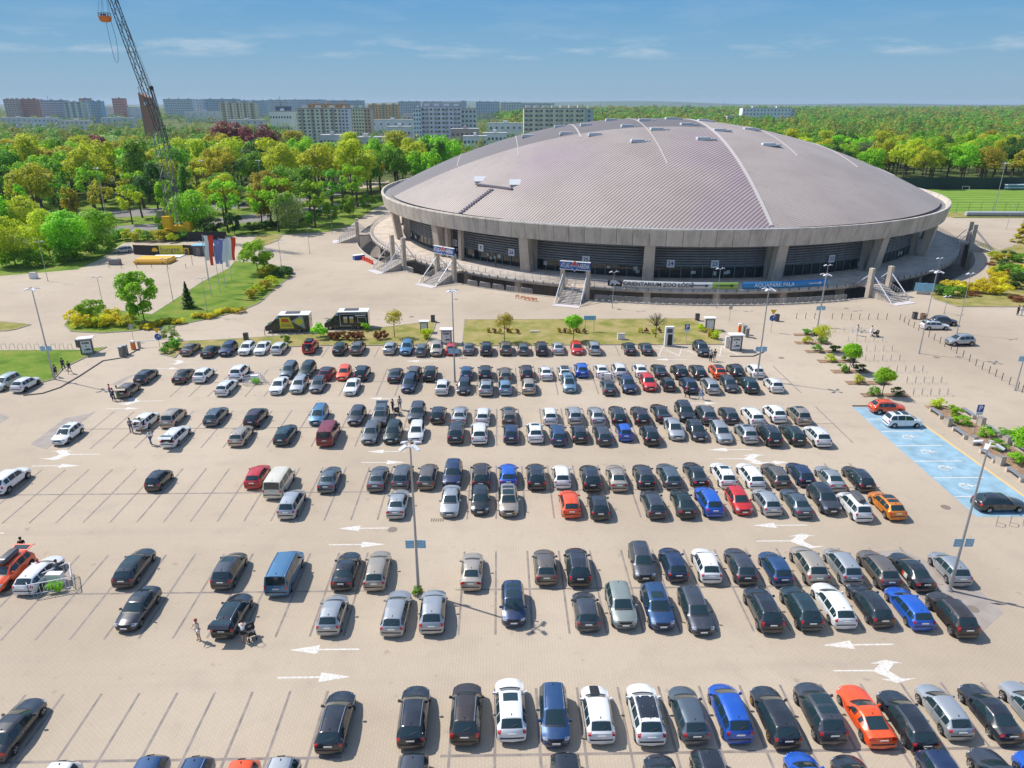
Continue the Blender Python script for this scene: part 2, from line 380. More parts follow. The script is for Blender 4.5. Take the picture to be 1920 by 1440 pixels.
def dbl(px, py, s, k=1.0):                  # lane arrow that forks to both sides
    c = at(px, py); sheet('road_arrow', [(c.x+s*a*k, c.y+b*k) for a, b in DBL], .0055, M_white)
dbl(1638, 1257, 1); dbl(1482, 1014, 1, 1.1); dbl(1394, 860, 1, 1.15); dbl(133, 852, -1, 1.15); dbl(262, 752, -1, 1.1); dbl(345, 679, -1, .9)
# ---- blue disabled bays on the right
bl = P([(1600, 763.5), (1656, 763), (1735, 798), (1925, 922), (1925, 969), (1830, 969), (1822, 955)])
sheet('blue_bays', P([(1598, 763.5), (1690, 763.5), (1738, 800), (1935, 940), (1935, 969), (1831, 969)]), .006, M_bluep)
mb = MB()
for (xa, ya, xb) in ((1624, 786, 1700), (1652, 809, 1734), (1681, 836, 1768), (1714, 865, 1806), (1751, 896, 1845), (1790, 931, 1890)):
    a, b = at(xa, ya), at(xb, ya); strip(mb, a.x, a.y-.07, b.x, a.y+.07, .010)
struct('bay_lines', mb.mesh('bay_lines', M_white))
a, b = at(1733, 797), at(1945, 948)
mb = MB(); d = (b-a).normalized(); nrm = Vector((-d.y, d.x, 0))*.16
mb.add([a-nrm+Vector((0, 0, .008)), b-nrm+Vector((0, 0, .008)), b+nrm+Vector((0, 0, .008)), a+nrm+Vector((0, 0, .008))], [(0, 1, 2, 3)])
struct('yellow_line', mb.mesh('yellow_line', M_yell))
for (x, y) in ((1703, 820), (1738, 848), (1772, 878), (1811, 912)):   # wheelchair symbols
    c = at(x, y); mb = MB(); z = .012
    ring = [(c.x+.55*math.cos(t)+.0, c.y+.42*math.sin(t)) for t in np.linspace(-.3, 5.0, 18)]
    for p, q in zip(ring[:-1], ring[1:]): mb.bar((*p, z), (*q, z), .13, .002)
    for p, q in (((-.15, .0), (.75, .12)), ((.5, .55), (.6, -.1)), ((.75, .12), (1.15, .05)), ((-.4, .55), (.2, .5))):
        mb.bar((c.x+p[0], c.y+p[1], z), (c.x+q[0], c.y+q[1], z+.001), .13, .002)
    struct('wheelchair_symbol', mb.mesh('wheelchair_symbol', M_white))
mb = MB()
for k in range(4):                          # hatched white charging bays
    x0 = at(1234, 667).x+k*2.95; y0, y1 = at(1300, 668).y, at(1300, 650).y
    for p, q in (((x0, y0), (x0+1.5, y1)), ((x0+1.5, y1), (x0+2.95, y0)), ((x0, y1), (x0+2.95, y0+.7))):
        mb.bar((*p, .008+k*.001), (*q, .0085+k*.001), .13, .002)
mb.bar((at(1232, 668).x, at(1300, 668).y, .014), (at(1232, 668).x+12.2, at(1300, 668).y, .014), .13, .002)
struct('charging_bay_lines', mb.mesh('charging_bay_lines', M_white))
# kerb lines on the left and near the ticket booth
def kerbline(pts, mt=M_dkerb):
    mb = MB(); p = [at(x, y) for x, y in pts]
    for a, b in zip(p[:-1], p[1:]): mb.bar(a+Vector((0, 0, .05)), b+Vector((0, 0, .05)), .16, .12)
    struct('kerb', mb.mesh('kerb', mt))
kerbline([(44, 742), (80, 738), (113, 727), (150, 705), (193, 677), (232, 671), (262, 654)])
kerbline([(1368, 668.5), (1412, 668.5), (1432, 660)]); kerbline([(1598, 761.6), (1634, 761.6)])
M_hole = mat('manhole_iron', (.20, .16, .13), .8)
for x, y in ((736, 993), (1773, 951), (1465, 671), (1512, 560), (1587, 578), (1756, 670), (1797, 669), (855, 561), (1161, 580), (612, 597), (1824, 1142), (772, 594)):
    c = at(x, y); mb = MB(); mb.lathe([(.42, 0), (.42, .006)], 16, (c.x, c.y, .003)); struct('manhole_cover', mb.mesh('manhole_cover', M_hole))
for x, y in ((820, 975), (869, 672)):
    c = at(x, y); mb = MB()
    for k in range(6): mb.box((c.x-.5+k*.2, c.y, .005), (.12, .5, .01))
    struct('drain_grate', mb.mesh('drain_grate', M_hole))

# ================================================================ ARENA
def text_mesh(s, size, material, bold=0.0, extrude=.012):
    cu = bpy.data.curves.new('text', 'FONT'); cu.body = s; cu.size = size; cu.align_x = 'CENTER'; cu.align_y = 'CENTER'; cu.extrude = extrude; cu.offset = bold; cu.resolution_u = 3
    o = bpy.data.objects.new('tmp', cu); col.objects.link(o); dg = bpy.context.evaluated_depsgraph_get(); dg.update()
    me = bpy.data.meshes.new_from_object(o.evaluated_get(dg)); bpy.data.objects.remove(o); me.materials.clear(); me.materials.append(material); me.name = 'lettering'; return me
def ring_mesh(name, prof, material, n=240, a0=0, a1=2*math.pi, smooth=None):
    full = abs(a1-a0-2*math.pi) < 1e-6; k1 = n if full else n+1; L = len(prof)
    V = [(r*math.cos(a0+(a1-a0)*k/n), r*math.sin(a0+(a1-a0)*k/n), z) for r, z in prof for k in range(k1)]
    Fq = [(i*k1+k, i*k1+(k+1) % k1, (i+1)*k1+(k+1) % k1, (i+1)*k1+k) for i in range(L-1) for k in range(n)]
    me = np_mesh(name, V, Fq, material)
    if smooth: smooth_mesh(me, smooth)
    return me
arena = empty('arena', AC, 0, 'huge round arena with shallow grey metal dome roof and concrete rim', 'arena')
ZR, RR, HR = 12.1, 71.2, 18.2
def dome_z(r): 
    q = min(1, r/RR); return ZR+HR*(1-q**2.05)*.985
def dome_at(px, py):
    d = ray(px, py); t = 60.0
    while t < 330:
        p = Vector((0, 0, CAM_H))+d*t; r = math.hypot(p.x-AC.x, p.y-AC.y)
        if r < RR and p.z < dome_z(r): return p
        t += .25
    return None
# corrugated metal roof
m, t, b, o = newmat('roof_metal', .55, .3); b.inputs['Metallic'].default_value = .1
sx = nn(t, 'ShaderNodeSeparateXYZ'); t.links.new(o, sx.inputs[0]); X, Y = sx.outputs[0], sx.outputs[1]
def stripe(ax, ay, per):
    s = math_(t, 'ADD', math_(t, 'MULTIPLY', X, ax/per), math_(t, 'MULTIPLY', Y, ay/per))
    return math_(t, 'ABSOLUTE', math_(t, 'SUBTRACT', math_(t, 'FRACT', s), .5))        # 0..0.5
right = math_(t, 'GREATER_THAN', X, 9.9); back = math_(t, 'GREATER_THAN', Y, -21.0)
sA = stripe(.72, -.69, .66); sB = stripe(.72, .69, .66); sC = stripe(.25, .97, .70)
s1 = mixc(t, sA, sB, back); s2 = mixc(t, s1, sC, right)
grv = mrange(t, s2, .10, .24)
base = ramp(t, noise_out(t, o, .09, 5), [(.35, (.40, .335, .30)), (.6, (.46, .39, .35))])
base = mixc(t, base, (.36, .25, .33), math_(t, 'MULTIPLY', mrange(t, noise_out(t, o, .025, 2), .45, .7), math_(t, 'MULTIPLY', math_(t, 'SUBTRACT', 1.0, right), .75)))  # purple sheen left of the main seam, painted into the base colour
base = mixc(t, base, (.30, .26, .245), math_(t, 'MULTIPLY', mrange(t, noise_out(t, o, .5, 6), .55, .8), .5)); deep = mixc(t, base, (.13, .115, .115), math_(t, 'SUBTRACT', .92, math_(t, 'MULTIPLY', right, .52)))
c = mixc(t, deep, base, grv); c = mixc(t, c, (.12, .11, .115), math_(t, 'MULTIPLY', math_(t, 'MULTIPLY', back, math_(t, 'SUBTRACT', 1.0, right)), .72))  # rib gaps and the shaded rib sides at the rear left darkened in the colour
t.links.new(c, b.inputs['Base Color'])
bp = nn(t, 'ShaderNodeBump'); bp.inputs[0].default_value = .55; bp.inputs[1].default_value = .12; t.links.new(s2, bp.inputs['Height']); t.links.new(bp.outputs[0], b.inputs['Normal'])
prof = [(max(.01, RR*i/36), dome_z(RR*i/36)) for i in range(37)]
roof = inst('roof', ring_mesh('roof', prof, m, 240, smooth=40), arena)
M_seam = mat('roof_seam', (.52, .48, .465), .6, .1)
M_tray = mat('roof_tray', (.24, .21, .24), .6)
def on_roof(X, Y, dz=0): return Vector((X, Y, dome_z(math.hypot(X, Y))+dz))
def seam(X, y0, y1, w, h, dx=0):
    mb = MB(); n = 40; pts = [on_roof(X+dx*(1-(y-y0)/(y1-y0)), y, 0) for y in np.linspace(y0, y1, n)]
    for a, b_ in zip(pts[:-1], pts[1:]): mb.bar(a+Vector((0, 0, h/2)), b_+Vector((0, 0, h/2)), w, h)
    mb.build('seam', M_seam, roof)
for k, (y0, y1, w) in {-52: (-20, 42, .3), -37: (-30, 50, .3), -22: (-25, 60, 1.0), -6: (-48, 66, .34), 25.5: (-38, 62, .34), 41.5: (-34, 52, .34), 57: (-22, 36, .3)}.items(): seam(k, y0, y1, min(w, .6)*.6, .1)
seam(9.6, -70, 69, .6, .18, 0)
M_sky = mat('skylight_frame', (.56, .57, .58), .4)
for x, y in ((990, 256), (1050, 238), (1061, 251), (1099, 235), (1115, 253), (1146, 226), (1176, 237), (1195, 265), (1208, 226.5), (1231, 243), (1287, 234), (1318, 261), (1348, 245), (1405, 243), (1440, 272), (1319, 227), (1426, 241), (1514, 265), (1258, 223.5)):
    p = dome_at(x, y)
    if p is None: continue
    p = p-AC; mb = MB(); mb.box((0, 0, .3), (3.2, 2.2, .6), 0, 0, .9); mb.box((0, 0, .64), (2.7, 1.7, .08)); mb.box((2.3, 0, .2), (1.2, 1.4, .4))
    o_ = mb.build('skylight', M_sky, roof, None, p-Vector((0, 0, .2)))
p, q, u, w_ = dome_at(864, 401), dome_at(921, 357), dome_at(893, 349), dome_at(960, 356)
if all((p, q, u, w_)):
    mb = MB(); a, b_ = p-AC, q-AC
    for k in range(14):
        s = a.lerp(b_, k/13); s = on_roof(s.x, s.y, .3); mb.box(s-Vector((0, 0, .15)), (.5, 1.0, .3), .7)
    mb.build('cable_tray', M_tray, roof)
    mb = MB(); mb.bar(on_roof((u-AC).x, (u-AC).y, .4), on_roof((w_-AC).x, (w_-AC).y, .25), .6, .4); mb.build('cable_tray', M_tray, roof)
    for s in (u, w_):
        mb = MB(); s = s-AC; mb.box(on_roof(s.x+1.0, s.y+2.6, .1), (3.0, 2.6, .25), 0, R(20)); mb.build('roof_panel', M_sky, roof)
# concrete rim, one panel every 2.4 degrees with open joints
NP_ = 150; mb = MB()
for k in range(NP_):
    a0, a1 = 2*math.pi*(k+.012)/NP_, 2*math.pi*(k+.988)/NP_
    pr = [(71.6, 9.0), (72.9, 9.0), (73.5, 12.05), (73.4, 12.3), (72.9, 12.3), (72.7, 11.6), (71.5, 11.4)]
    vs_ = [(r*math.cos(a), r*math.sin(a), z) for a in (a0, (a0+a1)/2, a1) for r, z in pr]; n = len(pr)
    fs_ = [(j*n+i, (j+1)*n+i, (j+1)*n+(i+1) % n, j*n+(i+1) % n) for j in range(2) for i in range(n)]+[tuple(range(n)), tuple(range(3*n-1, 2*n-1, -1))]
    mb.add(vs_, [f[::-1] for f in fs_])
me = mb.mesh('rim', make_concrete('rim_concrete', (.53, .47, .41))); bm = bmesh.new(); bm.from_mesh(me); bmesh.ops.recalc_face_normals(bm, faces=bm.faces[:]); bm.to_mesh(me); bm.free()
rim = inst('rim', me, arena)
inst('gutter', ring_mesh('gutter', [(70.6, 11.9), (71.4, 11.55), (72.7, 11.55)], M_conc_d, 240), rim)
inst('rim_core', ring_mesh('rim_core', [(71.9, 9.1), (72.55, 9.1), (72.9, 11.3)], M_dkerb, 240), rim)
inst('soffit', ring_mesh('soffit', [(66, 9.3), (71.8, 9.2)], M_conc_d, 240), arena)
# louvred facade over a glass strip
M_louv = mat('louvre_metal', (.25, .255, .265), .5, .3, noise=(.5, .12)); M_louvd = mat('louvre_gap', (.06, .065, .07), .7)
mb = MB(); prf = []
z = 4.3
while z < 9.2: prf += [(67.95, z), (68.12, z+.02), (68.17, z+.30), (67.9, z+.32), (67.9, z+.5)]; z += .5
inst('louvre_facade', ring_mesh('louvre_facade', prf, M_louv, 240), arena)
inst('facade_back', ring_mesh('facade_back', [(67.9, 2), (67.9, 9.3)], M_louvd, 240), arena)
mul = MB().box((0, 0, 0), (.14, .06, 4.9)).mesh('mullion', mat('mullion_grey', (.16, .165, .18), .6))
for k in range(100):
    a = R(-178+1.76*k); inst('mullion', mul, arena, (68.12*math.cos(a), 68.12*math.sin(a), 6.75), a)
inst('glazing', ring_mesh('glazing', [(68.0, 2.05), (68.0, 4.25)], M_glass, 240), arena)
M_tealf = mat('glazing_frame', (.16, .24, .24), .5)
frm = MB().box((0, 0, 0), (.08, .10, 2.2)).box((0, 1.04, 1.05), (.07, 2.0, .09)).mesh('glazing_frame', M_tealf)
for k in range(100):
    a = R(-178+1.76*k); inst('glazing_frame', frm, arena, (68.09*math.cos(a), 68.09*math.sin(a), 3.15), a)
rr = random.Random(4); ntc = MB().box((0, 0, 0), (.04, .7, .7)).mesh('window_notice', mat('paper', (.50, .52, .48), .7))
for k in range(38):
    a = rr.uniform(-2.9, -.2); inst('window_notice', ntc, arena, (68.12*math.cos(a), 68.12*math.sin(a), rr.uniform(2.9, 3.7)), a, (1, rr.uniform(.6, 1.3), rr.uniform(.7, 1.2)))
# pillars: one every 20 degrees: a slanted outer leg in front of an upright one
a_ref = az_of(at(1214, 527, 2.0))
for k in range(18):
    a = a_ref+R(20)*k; e = empty('pillar', (0, 0, 0), a); KIDS.setdefault(arena.name, []).append(e); e.parent = arena
    mb = MB(); w = 1.15
    lo, hi = [(69.6, 71.3), (70.9, 73.1)], None
    vs_ = [(x, s*ww, z) for z, (x0, x1), ww in ((2, (69.9, 71.5), 1.08), (9.15, (70.9, 72.6), 1.0)) for x in (x0, x1) for s in (-1, 1)]
    mb.add(vs_, [(0, 2, 3, 1), (4, 5, 7, 6), (0, 1, 5, 4), (2, 6, 7, 3), (0, 4, 6, 2), (1, 3, 7, 5)])
    mb.build('slanted_leg', M_conc_w, e)
    mb = MB(); mb.box((68.6, 0, 5.6), (1.0, 2.0, 7.2)); mb.build('upright_leg', M_conc, e)
    mb = MB(); mb.box((71.9, .2, 5.6), (.25, .9, .35)); mb.build('loudspeaker', M_sign, e)
for x in (872, 920):
    a = az_of(at(x, 460, 4)); mb = MB(); mb.box((70.5*math.cos(a), 70.5*math.sin(a), 5.6), (.9, .9, 7.2), a); mb.build('post', M_conc_w, arena)
# terrace, its supports, the trench and the lower storey
inst('terrace', ring_mesh('terrace', [(66, 2.0), (77.0, 2.0), (77.0, 1.15), (75.8, 1.0), (66, 1.0)], M_terr, 240), arena)
inst('terrace_edge', ring_mesh('terrace_edge', [(77.02, 2.0), (77.12, 2.04), (77.12, 1.12), (77.0, 1.1)], M_conc, 240), arena)
mb = MB()
for k in range(240):
    a = 2*math.pi*k/240; mb.box((77.2*math.cos(a), 77.2*math.sin(a), 1.75), (.12, .1, .45), a)
mb.build('railing_brackets', M_steeld, arena)
inst('lower_wall', ring_mesh('lower_wall', [(69, -4.5), (69, 1.0)], M_conc_d, 240), arena)
for k in range(36):
    a = a_ref+R(10)*k; mb = MB(); mb.box((74.2*math.cos(a), 74.2*math.sin(a), -1.75), (1.0, 1.3, 5.5), a); mb.build('support', M_conc, arena)
o_ = inst('trench', ring_mesh('trench', [(66, -4.5), (R0, -4.5), (R0, -.001), (R0+.3, .002), (R0+.3, .12), (R0, .12)], M_conc, 240), None, AC); o_['kind'] = 'structure'
# railing on the terrace
rail = empty('terrace_railing', AC, 0, 'grey steel railing round the edge of the arena terrace', 'railing')
mb = MB()
for k in range(270):
    a = 2*math.pi*k/270; mb.box((76.85*math.cos(a), 76.85*math.sin(a), 2.5), (.06, .06, 1.05), a)
mb.build('posts', M_steel, rail)
for z in (2.3, 2.52, 2.74, 3.0):
    h = .03 if z < 3 else .045; inst('rail', ring_mesh('rail', [(76.83, z), (76.83, z+h), (76.88, z+h), (76.88, z)], M_steel, 240), rail)
# door numbers on the facade
for (x, y, s, w) in ((1558, 485, '22', 'at the right end of the blue aquapark banner'), (1341, 496, '23', 'above the green arrow banner'), (1258, 496, '24', 'above the white zoo banner'), (1094, 491, '25', 'just right of the middle entrance sign'), (954, 475, '26', 'left of the middle entrance pillar'), (897, 466, '9', 'between the two slim posts'), (850, 456, '7', 'right above the left entrance sign')):
    a = az_of(at(x, y, 4.8)); e = empty('door_number', pol(68.3, a, 4.85), a+math.pi/2, 'white plate numbered %s on the louvres %s' % (s, w), 'sign')
    mb = MB(); mb.box((0, 0, 0), (1.5, .08, 1.5)); mb.build('plate', M_wht, e)
    me = text_mesh(s, 1.1, M_sign, .02); me.transform(Matrix.Rotation(R(90), 4, 'X')); inst('lettering', me, e, (0, -.06, 0))
# banners along the railing
def arc_pt(r, a): return (r*math.cos(a), r*math.sin(a))
def arc_panel(name, a0, a1, z0, z1, material, parent, r=77.02):
    n = max(2, int((a1-a0)*r/1.0)); V = [(*arc_pt(r+d, a0+(a1-a0)*k/n), z) for k in range(n+1) for z, d in ((z0, 0), (z1, 0), (z1, -.05), (z0, -.05))]
    Fq = [(k*4+i, k*4+(i+1) % 4, k*4+4+(i+1) % 4, k*4+4+i) for k in range(n) for i in range(4)]
    me = np_mesh(name, V, [f[::-1] for f in Fq], material); return inst(name, me, parent)
def bend(me, a_c, z_c, r=77.1):
    for v in me.vertices:
        x, y, z = v.co; a = a_c+x/r; rr_ = r+z; v.co = (rr_*math.cos(a), rr_*math.sin(a), z_c+y)
    me.update()
def banner(x0, x1, y, z0, z1, material, label, text=None, tsize=.8, tmat=None, tx=.5, arrow_=None, amat=None):
    a0, a1 = az_of(at(x0, y, 2.6)), az_of(at(x1, y, 2.6))
    e = empty('banner', AC, 0, label, 'banner'); e.location = AC
    arc_panel('cloth', a0, a1, z0, z1, material, e)
    if text:
        me = text_mesh(text, tsize, tmat, .012); bend(me, a0+(a1-a0)*tx, (z0+z1)/2); inst('lettering', me, e)
    if arrow_:
        s0, s1 = a0+(a1-a0)*arrow_[0], a0+(a1-a0)*arrow_[1]; L = (s1-s0)*77; mb = MB(); zc = 0
        mb.add([(-L/2, -.08, 0), (L/2-.6, -.08, 0), (L/2-.6, .08, 0), (-L/2, .08, 0)], [(0, 1, 2, 3)]); mb.add([(L/2-.7, -.3, 0), (L/2, 0, 0), (L/2-.7, .3, 0)], [(0, 1, 2)])
        me = mb.mesh('arrow', amat); bend(me, (s0+s1)/2, (z0+z1)/2, 77.12); inst('arrow', me, e)
    return e
M_bw = mat('banner_white', (.62, .63, .64), .6); M_bk = mat('banner_black', (.02, .022, .025), .6); M_bg = mat('banner_green', (.28, .45, .09), .6); M_bb = mat('banner_blue', (.03, .22, .52), .6)
zb0, zb1 = 2.05, 3.3
banner(1168, 1333, 534, zb0, zb1, M_bw, 'white banner reading ORIENTARIUM ZOO ŁÓDŹ with a long arrow', 'ORIENTARIUM ZOO ŁÓDŹ', 1.06, M_bk, .395, (.75, .965), M_bk)
e = banner(1139, 1167, 531, zb0, zb1, M_bk, 'black banner with a white bear at the left end of the zoo banner')
a0 = az_of(at(1153, 531, 2.6)); mb = MB()
mb.add([(x*.5, y*.5, 0) for x, y in ((-2.0, -.9), (-1.7, .7), (-.6, 1.05), (.6, .85), (1.2, .4), (2.0, 0), (1.9, -.5), (1.2, -.4), (.7, -.1), (.3, -.95), (-.1, -.95), (-.3, -.2), (-1.2, -.3), (-1.4, -.95))], [tuple(range(13, -1, -1))])
me = mb.mesh('bear', M_bw); bend(me, a0, 2.7, 77.13); inst('bear', me, e)
banner(1335, 1383, 536, zb0, zb1, M_bg, 'green banner with a black arrow between the zoo and aquapark banners', None, 1, None, .5, (.16, .86), M_bk)
banner(1384, 1556, 531, zb0, zb1, M_bb, 'blue banner reading AQUAPARK FALA with a white arrow', 'AQUAPARK FALA', 1.0, M_lsign if False else mat('banner_pale', (.60, .72, .82), .6), .36, (.76, .93), M_bw)
# entrances: stairs, deck, twin pylons with tie rods
def entrance(px, py, label, steps=11, sign=None, width=4.1, hp=5.75, run=8.0):
    a = az_of(at(px, py)); e = empty('entrance_stairs', pol(77.2, a), a, label, 'stairs')
    mb = MB(); mb.box((1.3, 0, 1.78), (2.7, width, .4)); mb.build('deck', M_terr, e)
    mb = MB(); n = steps; x0 = 2.65
    for k in range(n): mb.box((x0+(k+.5)*(run-x0)/n, 0, (2-2*(k+1)/(n+1))/2), ((run-x0)/n-.004, width-.1, 2-2*(k+1)/(n+1)))
    mb.build('steps', M_conc, e)
    mb = MB(); mb.box((run+.8, 0, .03), (1.7, width+.8, .06)); mb.build('landing', mat('pale_slab', (.55, .50, .50), .8), e)
    for s in (-1, 1):
        mb = MB(); y = s*(width/2+.15)
        mb.box((1.3, y*1.0, 2.9), (2.6, .06, .06)); mb.bar((2.65, y, 2.9), (run, y, 1.0), .07)
        for k in range(14):
            x = .1+k*(run-.2)/13; zt = 2.9 if x < 2.65 else 2.9-(x-2.65)/(run-2.65)*1.9; mb.box((x, y, zt-.5), (.05, .05, 1.0))
        for dz in (.3, .6): mb.bar((2.65, y, 2.9-dz), (run, y, 1-dz), .03); mb.bar((0, y, 2.9-dz), (2.65, y, 2.9-dz), .03)
        mb.build('handrail', M_steel, e)
        mb = MB(); mb.box((3.1, s*(width/2+.35), (hp-4.5)/2+.0), (.85, .7, hp+4.5)); mb.build('pylon', M_conc_w, e)
        for (x1, z1) in ((run+.5, .1), (.2, 2.05)):
            mb = MB(); mb.tube([(3.1, s*(width/2+.2), hp-.9), (x1, s*(width/2+.35), z1)], .09, 6); mb.build('tie_rod', M_wsteel, e)
    mb = MB(); mb.bar((2.65, 0, 2.9), (run, 0, 1.0), .07)
    for k in range(10):
        x = 2.7+k*(run-2.8)/9; mb.box((x, 0, 2.9-(x-2.65)/(run-2.65)*1.9-.5), (.05, .05, 1.0))
    mb.build('centre_rail', M_steel, e)
    if sign:
        g = empty('entrance_sign', pol(77.2+3.1+.55, a, hp+.45), a+math.pi/2, sign, 'sign')
        mb = MB(); mb.box((0, .25, 0), (width+1.6, .4, 1.3)); mb.build('board', M_sign, g)
        for z in (.72, -.72):
            mb = MB(); mb.box((0, .24, z), (width+1.65, .46, .12)); mb.build('edge_strip', M_wht, g)
        for s, x in (('ATLAS', -1.82), ('ARENA', 1.82)):
            me = text_mesh(s, 1.15, M_wht, .012); me.transform(Matrix.Rotation(R(90), 4, 'X') @ Matrix.Diagonal((.50, 1.02, 1, 1))); inst('lettering', me, g, (x, -.03, 0))
        mb = MB(); mb.add([(-.86, 0, 0), (0, 0, -1.05), (.86, 0, 0), (0, 0, 1.05)], [(0, 1, 2, 3)]); inst('diamond_edge', mb.mesh('d', M_wht), g, (0, -.035, 0))
        mb = MB(); mb.add([(-.74, 0, 0), (0, 0, -.9), (.74, 0, 0)], [(0, 1, 2)]); inst('diamond_lower', mb.mesh('d', M_sign), g, (0, -.05, -.02))
        mb = MB(); mb.add([(-.74, 0, 0), (.74, 0, 0), (0, 0, .9)], [(0, 1, 2)]); inst('diamond_upper', mb.mesh('d', M_red), g, (0, -.05, .04))
        mb = MB(); mb.box((0, 0, 0), (1.0, .02, .3)); inst('diamond_band', mb.mesh('d', M_sign), g, (0, -.065, 0))
        me = text_mesh('ATLAS', .30, M_wht, .01); me.transform(Matrix.Rotation(R(90), 4, 'X')); inst('lettering', me, g, (0, -.085, 0))
entrance(1064, 572, 'concrete entrance stairs with two pylons below the middle sign', sign='blue sign reading ATLAS ARENA over the middle entrance stairs')
entrance(833, 527, 'entrance stairs with two pylons below the sign farther left', sign='blue sign reading ATLAS ARENA left of the middle entrance')
entrance(1672, 563, 'entrance stairs with two unsigned pylons right of the blue banner', hp=5.5)
entrance(690, 512, 'entrance stairs at the left end of the arena beside red barriers', hp=7.0)
entrance(1840, 470, 'shaded entrance bridge with two pylons at the right end of the arena', hp=6.6)
entrance(668, 452, 'entrance stairs farthest left behind the red barriers', hp=5.5)
# ================================================================ CARS
# stations: (distance from nose, top height, half width of top, shoulder height, half width)
def stations(kind):
    T = {
     'hatch':   (4.15, 1.78, [0, .03, .10, .5, 1.02, 1.72, 2.6, 3.55, 3.97, 4.06, 4.11, 4.15], [.42, .6, .74, .87, .98, 1.41, 1.48, 1.43, 1.04, .95, .72, .5]),
     'saloon':  (4.68, 1.80, [0, .03, .10, .6, 1.25, 2.02, 2.65, 3.35, 4.02, 4.54, 4.63, 4.68], [.42, .58, .72, .84, .95, 1.36, 1.43, 1.38, 1.06, 1.0, .72, .5]),
     'coupe':   (4.78, 1.90, [0, .04, .14, .75, 1.7, 2.4, 2.75, 3.15, 4.1, 4.62, 4.71, 4.78], [.42, .6, .76, .87, .95, 1.31, 1.36, 1.33, 1.03, 1.0, .72, .5]),
     'estate':  (4.74, 1.82, [0, .03, .10, .6, 1.22, 1.95, 3.0, 4.12, 4.58, 4.66, 4.70, 4.74], [.42, .58, .73, .85, .97, 1.39, 1.47, 1.42, 1.05, .96, .72, .5]),
     'suv':     (4.6, 1.88, [0, .03, .09, .5, 1.12, 1.78, 2.8, 3.9, 4.38, 4.48, 4.54, 4.6], [.5, .72, .9, 1.02, 1.13, 1.59, 1.68, 1.62, 1.18, 1.06, .8, .55]),
     'crossover': (4.35, 1.82, [0, .03, .09, .5, 1.08, 1.76, 2.65, 3.62, 4.12, 4.24, 4.3, 4.35], [.46, .66, .82, .94, 1.05, 1.5, 1.58, 1.51, 1.12, 1.02, .78, .55]),
     'mpv':     (4.45, 1.80, [0, .03, .09, .4, .85, 1.72, 2.7, 3.92, 4.28, 4.36, 4.41, 4.45], [.45, .65, .8, .92, 1.06, 1.57, 1.66, 1.6, 1.1, 1.0, .76, .5]),
     'van':     (5.05, 1.96, [0, .03, .09, .42, .88, 1.5, 3.0, 4.82, 4.96, 5.0, 5.02, 5.05], [.5, .75, .96, 1.08, 1.2, 1.88, 1.97, 1.93, 1.15, 1.05, .8, .55]),
     'city':    (3.55, 1.62, [0, .03, .08, .35, .75, 1.4, 2.2, 3.15, 3.42, 3.48, 3.52, 3.55], [.42, .6, .75, .88, 1.0, 1.44, 1.5, 1.46, 1.05, .96, .74, .5]),
     'jeep':    (4.25, 1.86, [0, .02, .05, .5, 1.35, 1.62, 2.7, 4.05, 4.15, 4.19, 4.22, 4.25], [.6, .85, 1.12, 1.16, 1.2, 1.76, 1.82, 1.8, 1.15, 1.05, .85, .6]),
    }
    L, W, D, Z = T[kind]; h = W/2
    box = kind in ('van', 'jeep')
    wt = [.62, .70, .76, .80, .82, .70, .69, .66, .74, .76, .78, .74]
    if box: wt = [.68, .74, .82, .86, .86, .80, .80, .79, .82, .82, .84, .80]
    if kind in ('saloon', 'coupe'): wt[8] = .70; wt[7] = .62
    ws = [.74, .85, .93, .99, 1, 1, 1, .99, .96, .95, .93, .88]
    if box: ws = [.8, .9, .96, 1, 1, 1, 1, 1, .99, .98, .97, .94]
    belt = Z[4]-.08
    zs = [Z[0]-.05, Z[1]-.04, Z[2]-.07, Z[3]-.08, belt, belt+.01, belt+.02, belt+.04, belt+.03, min(Z[9]-.04, belt), Z[10]-.03, Z[11]-.03]
    return L, W, [(D[i], Z[i], wt[i]*h, zs[i], ws[i]*h) for i in range(12)]
def clamp(x, a, b): return max(a, min(b, x))
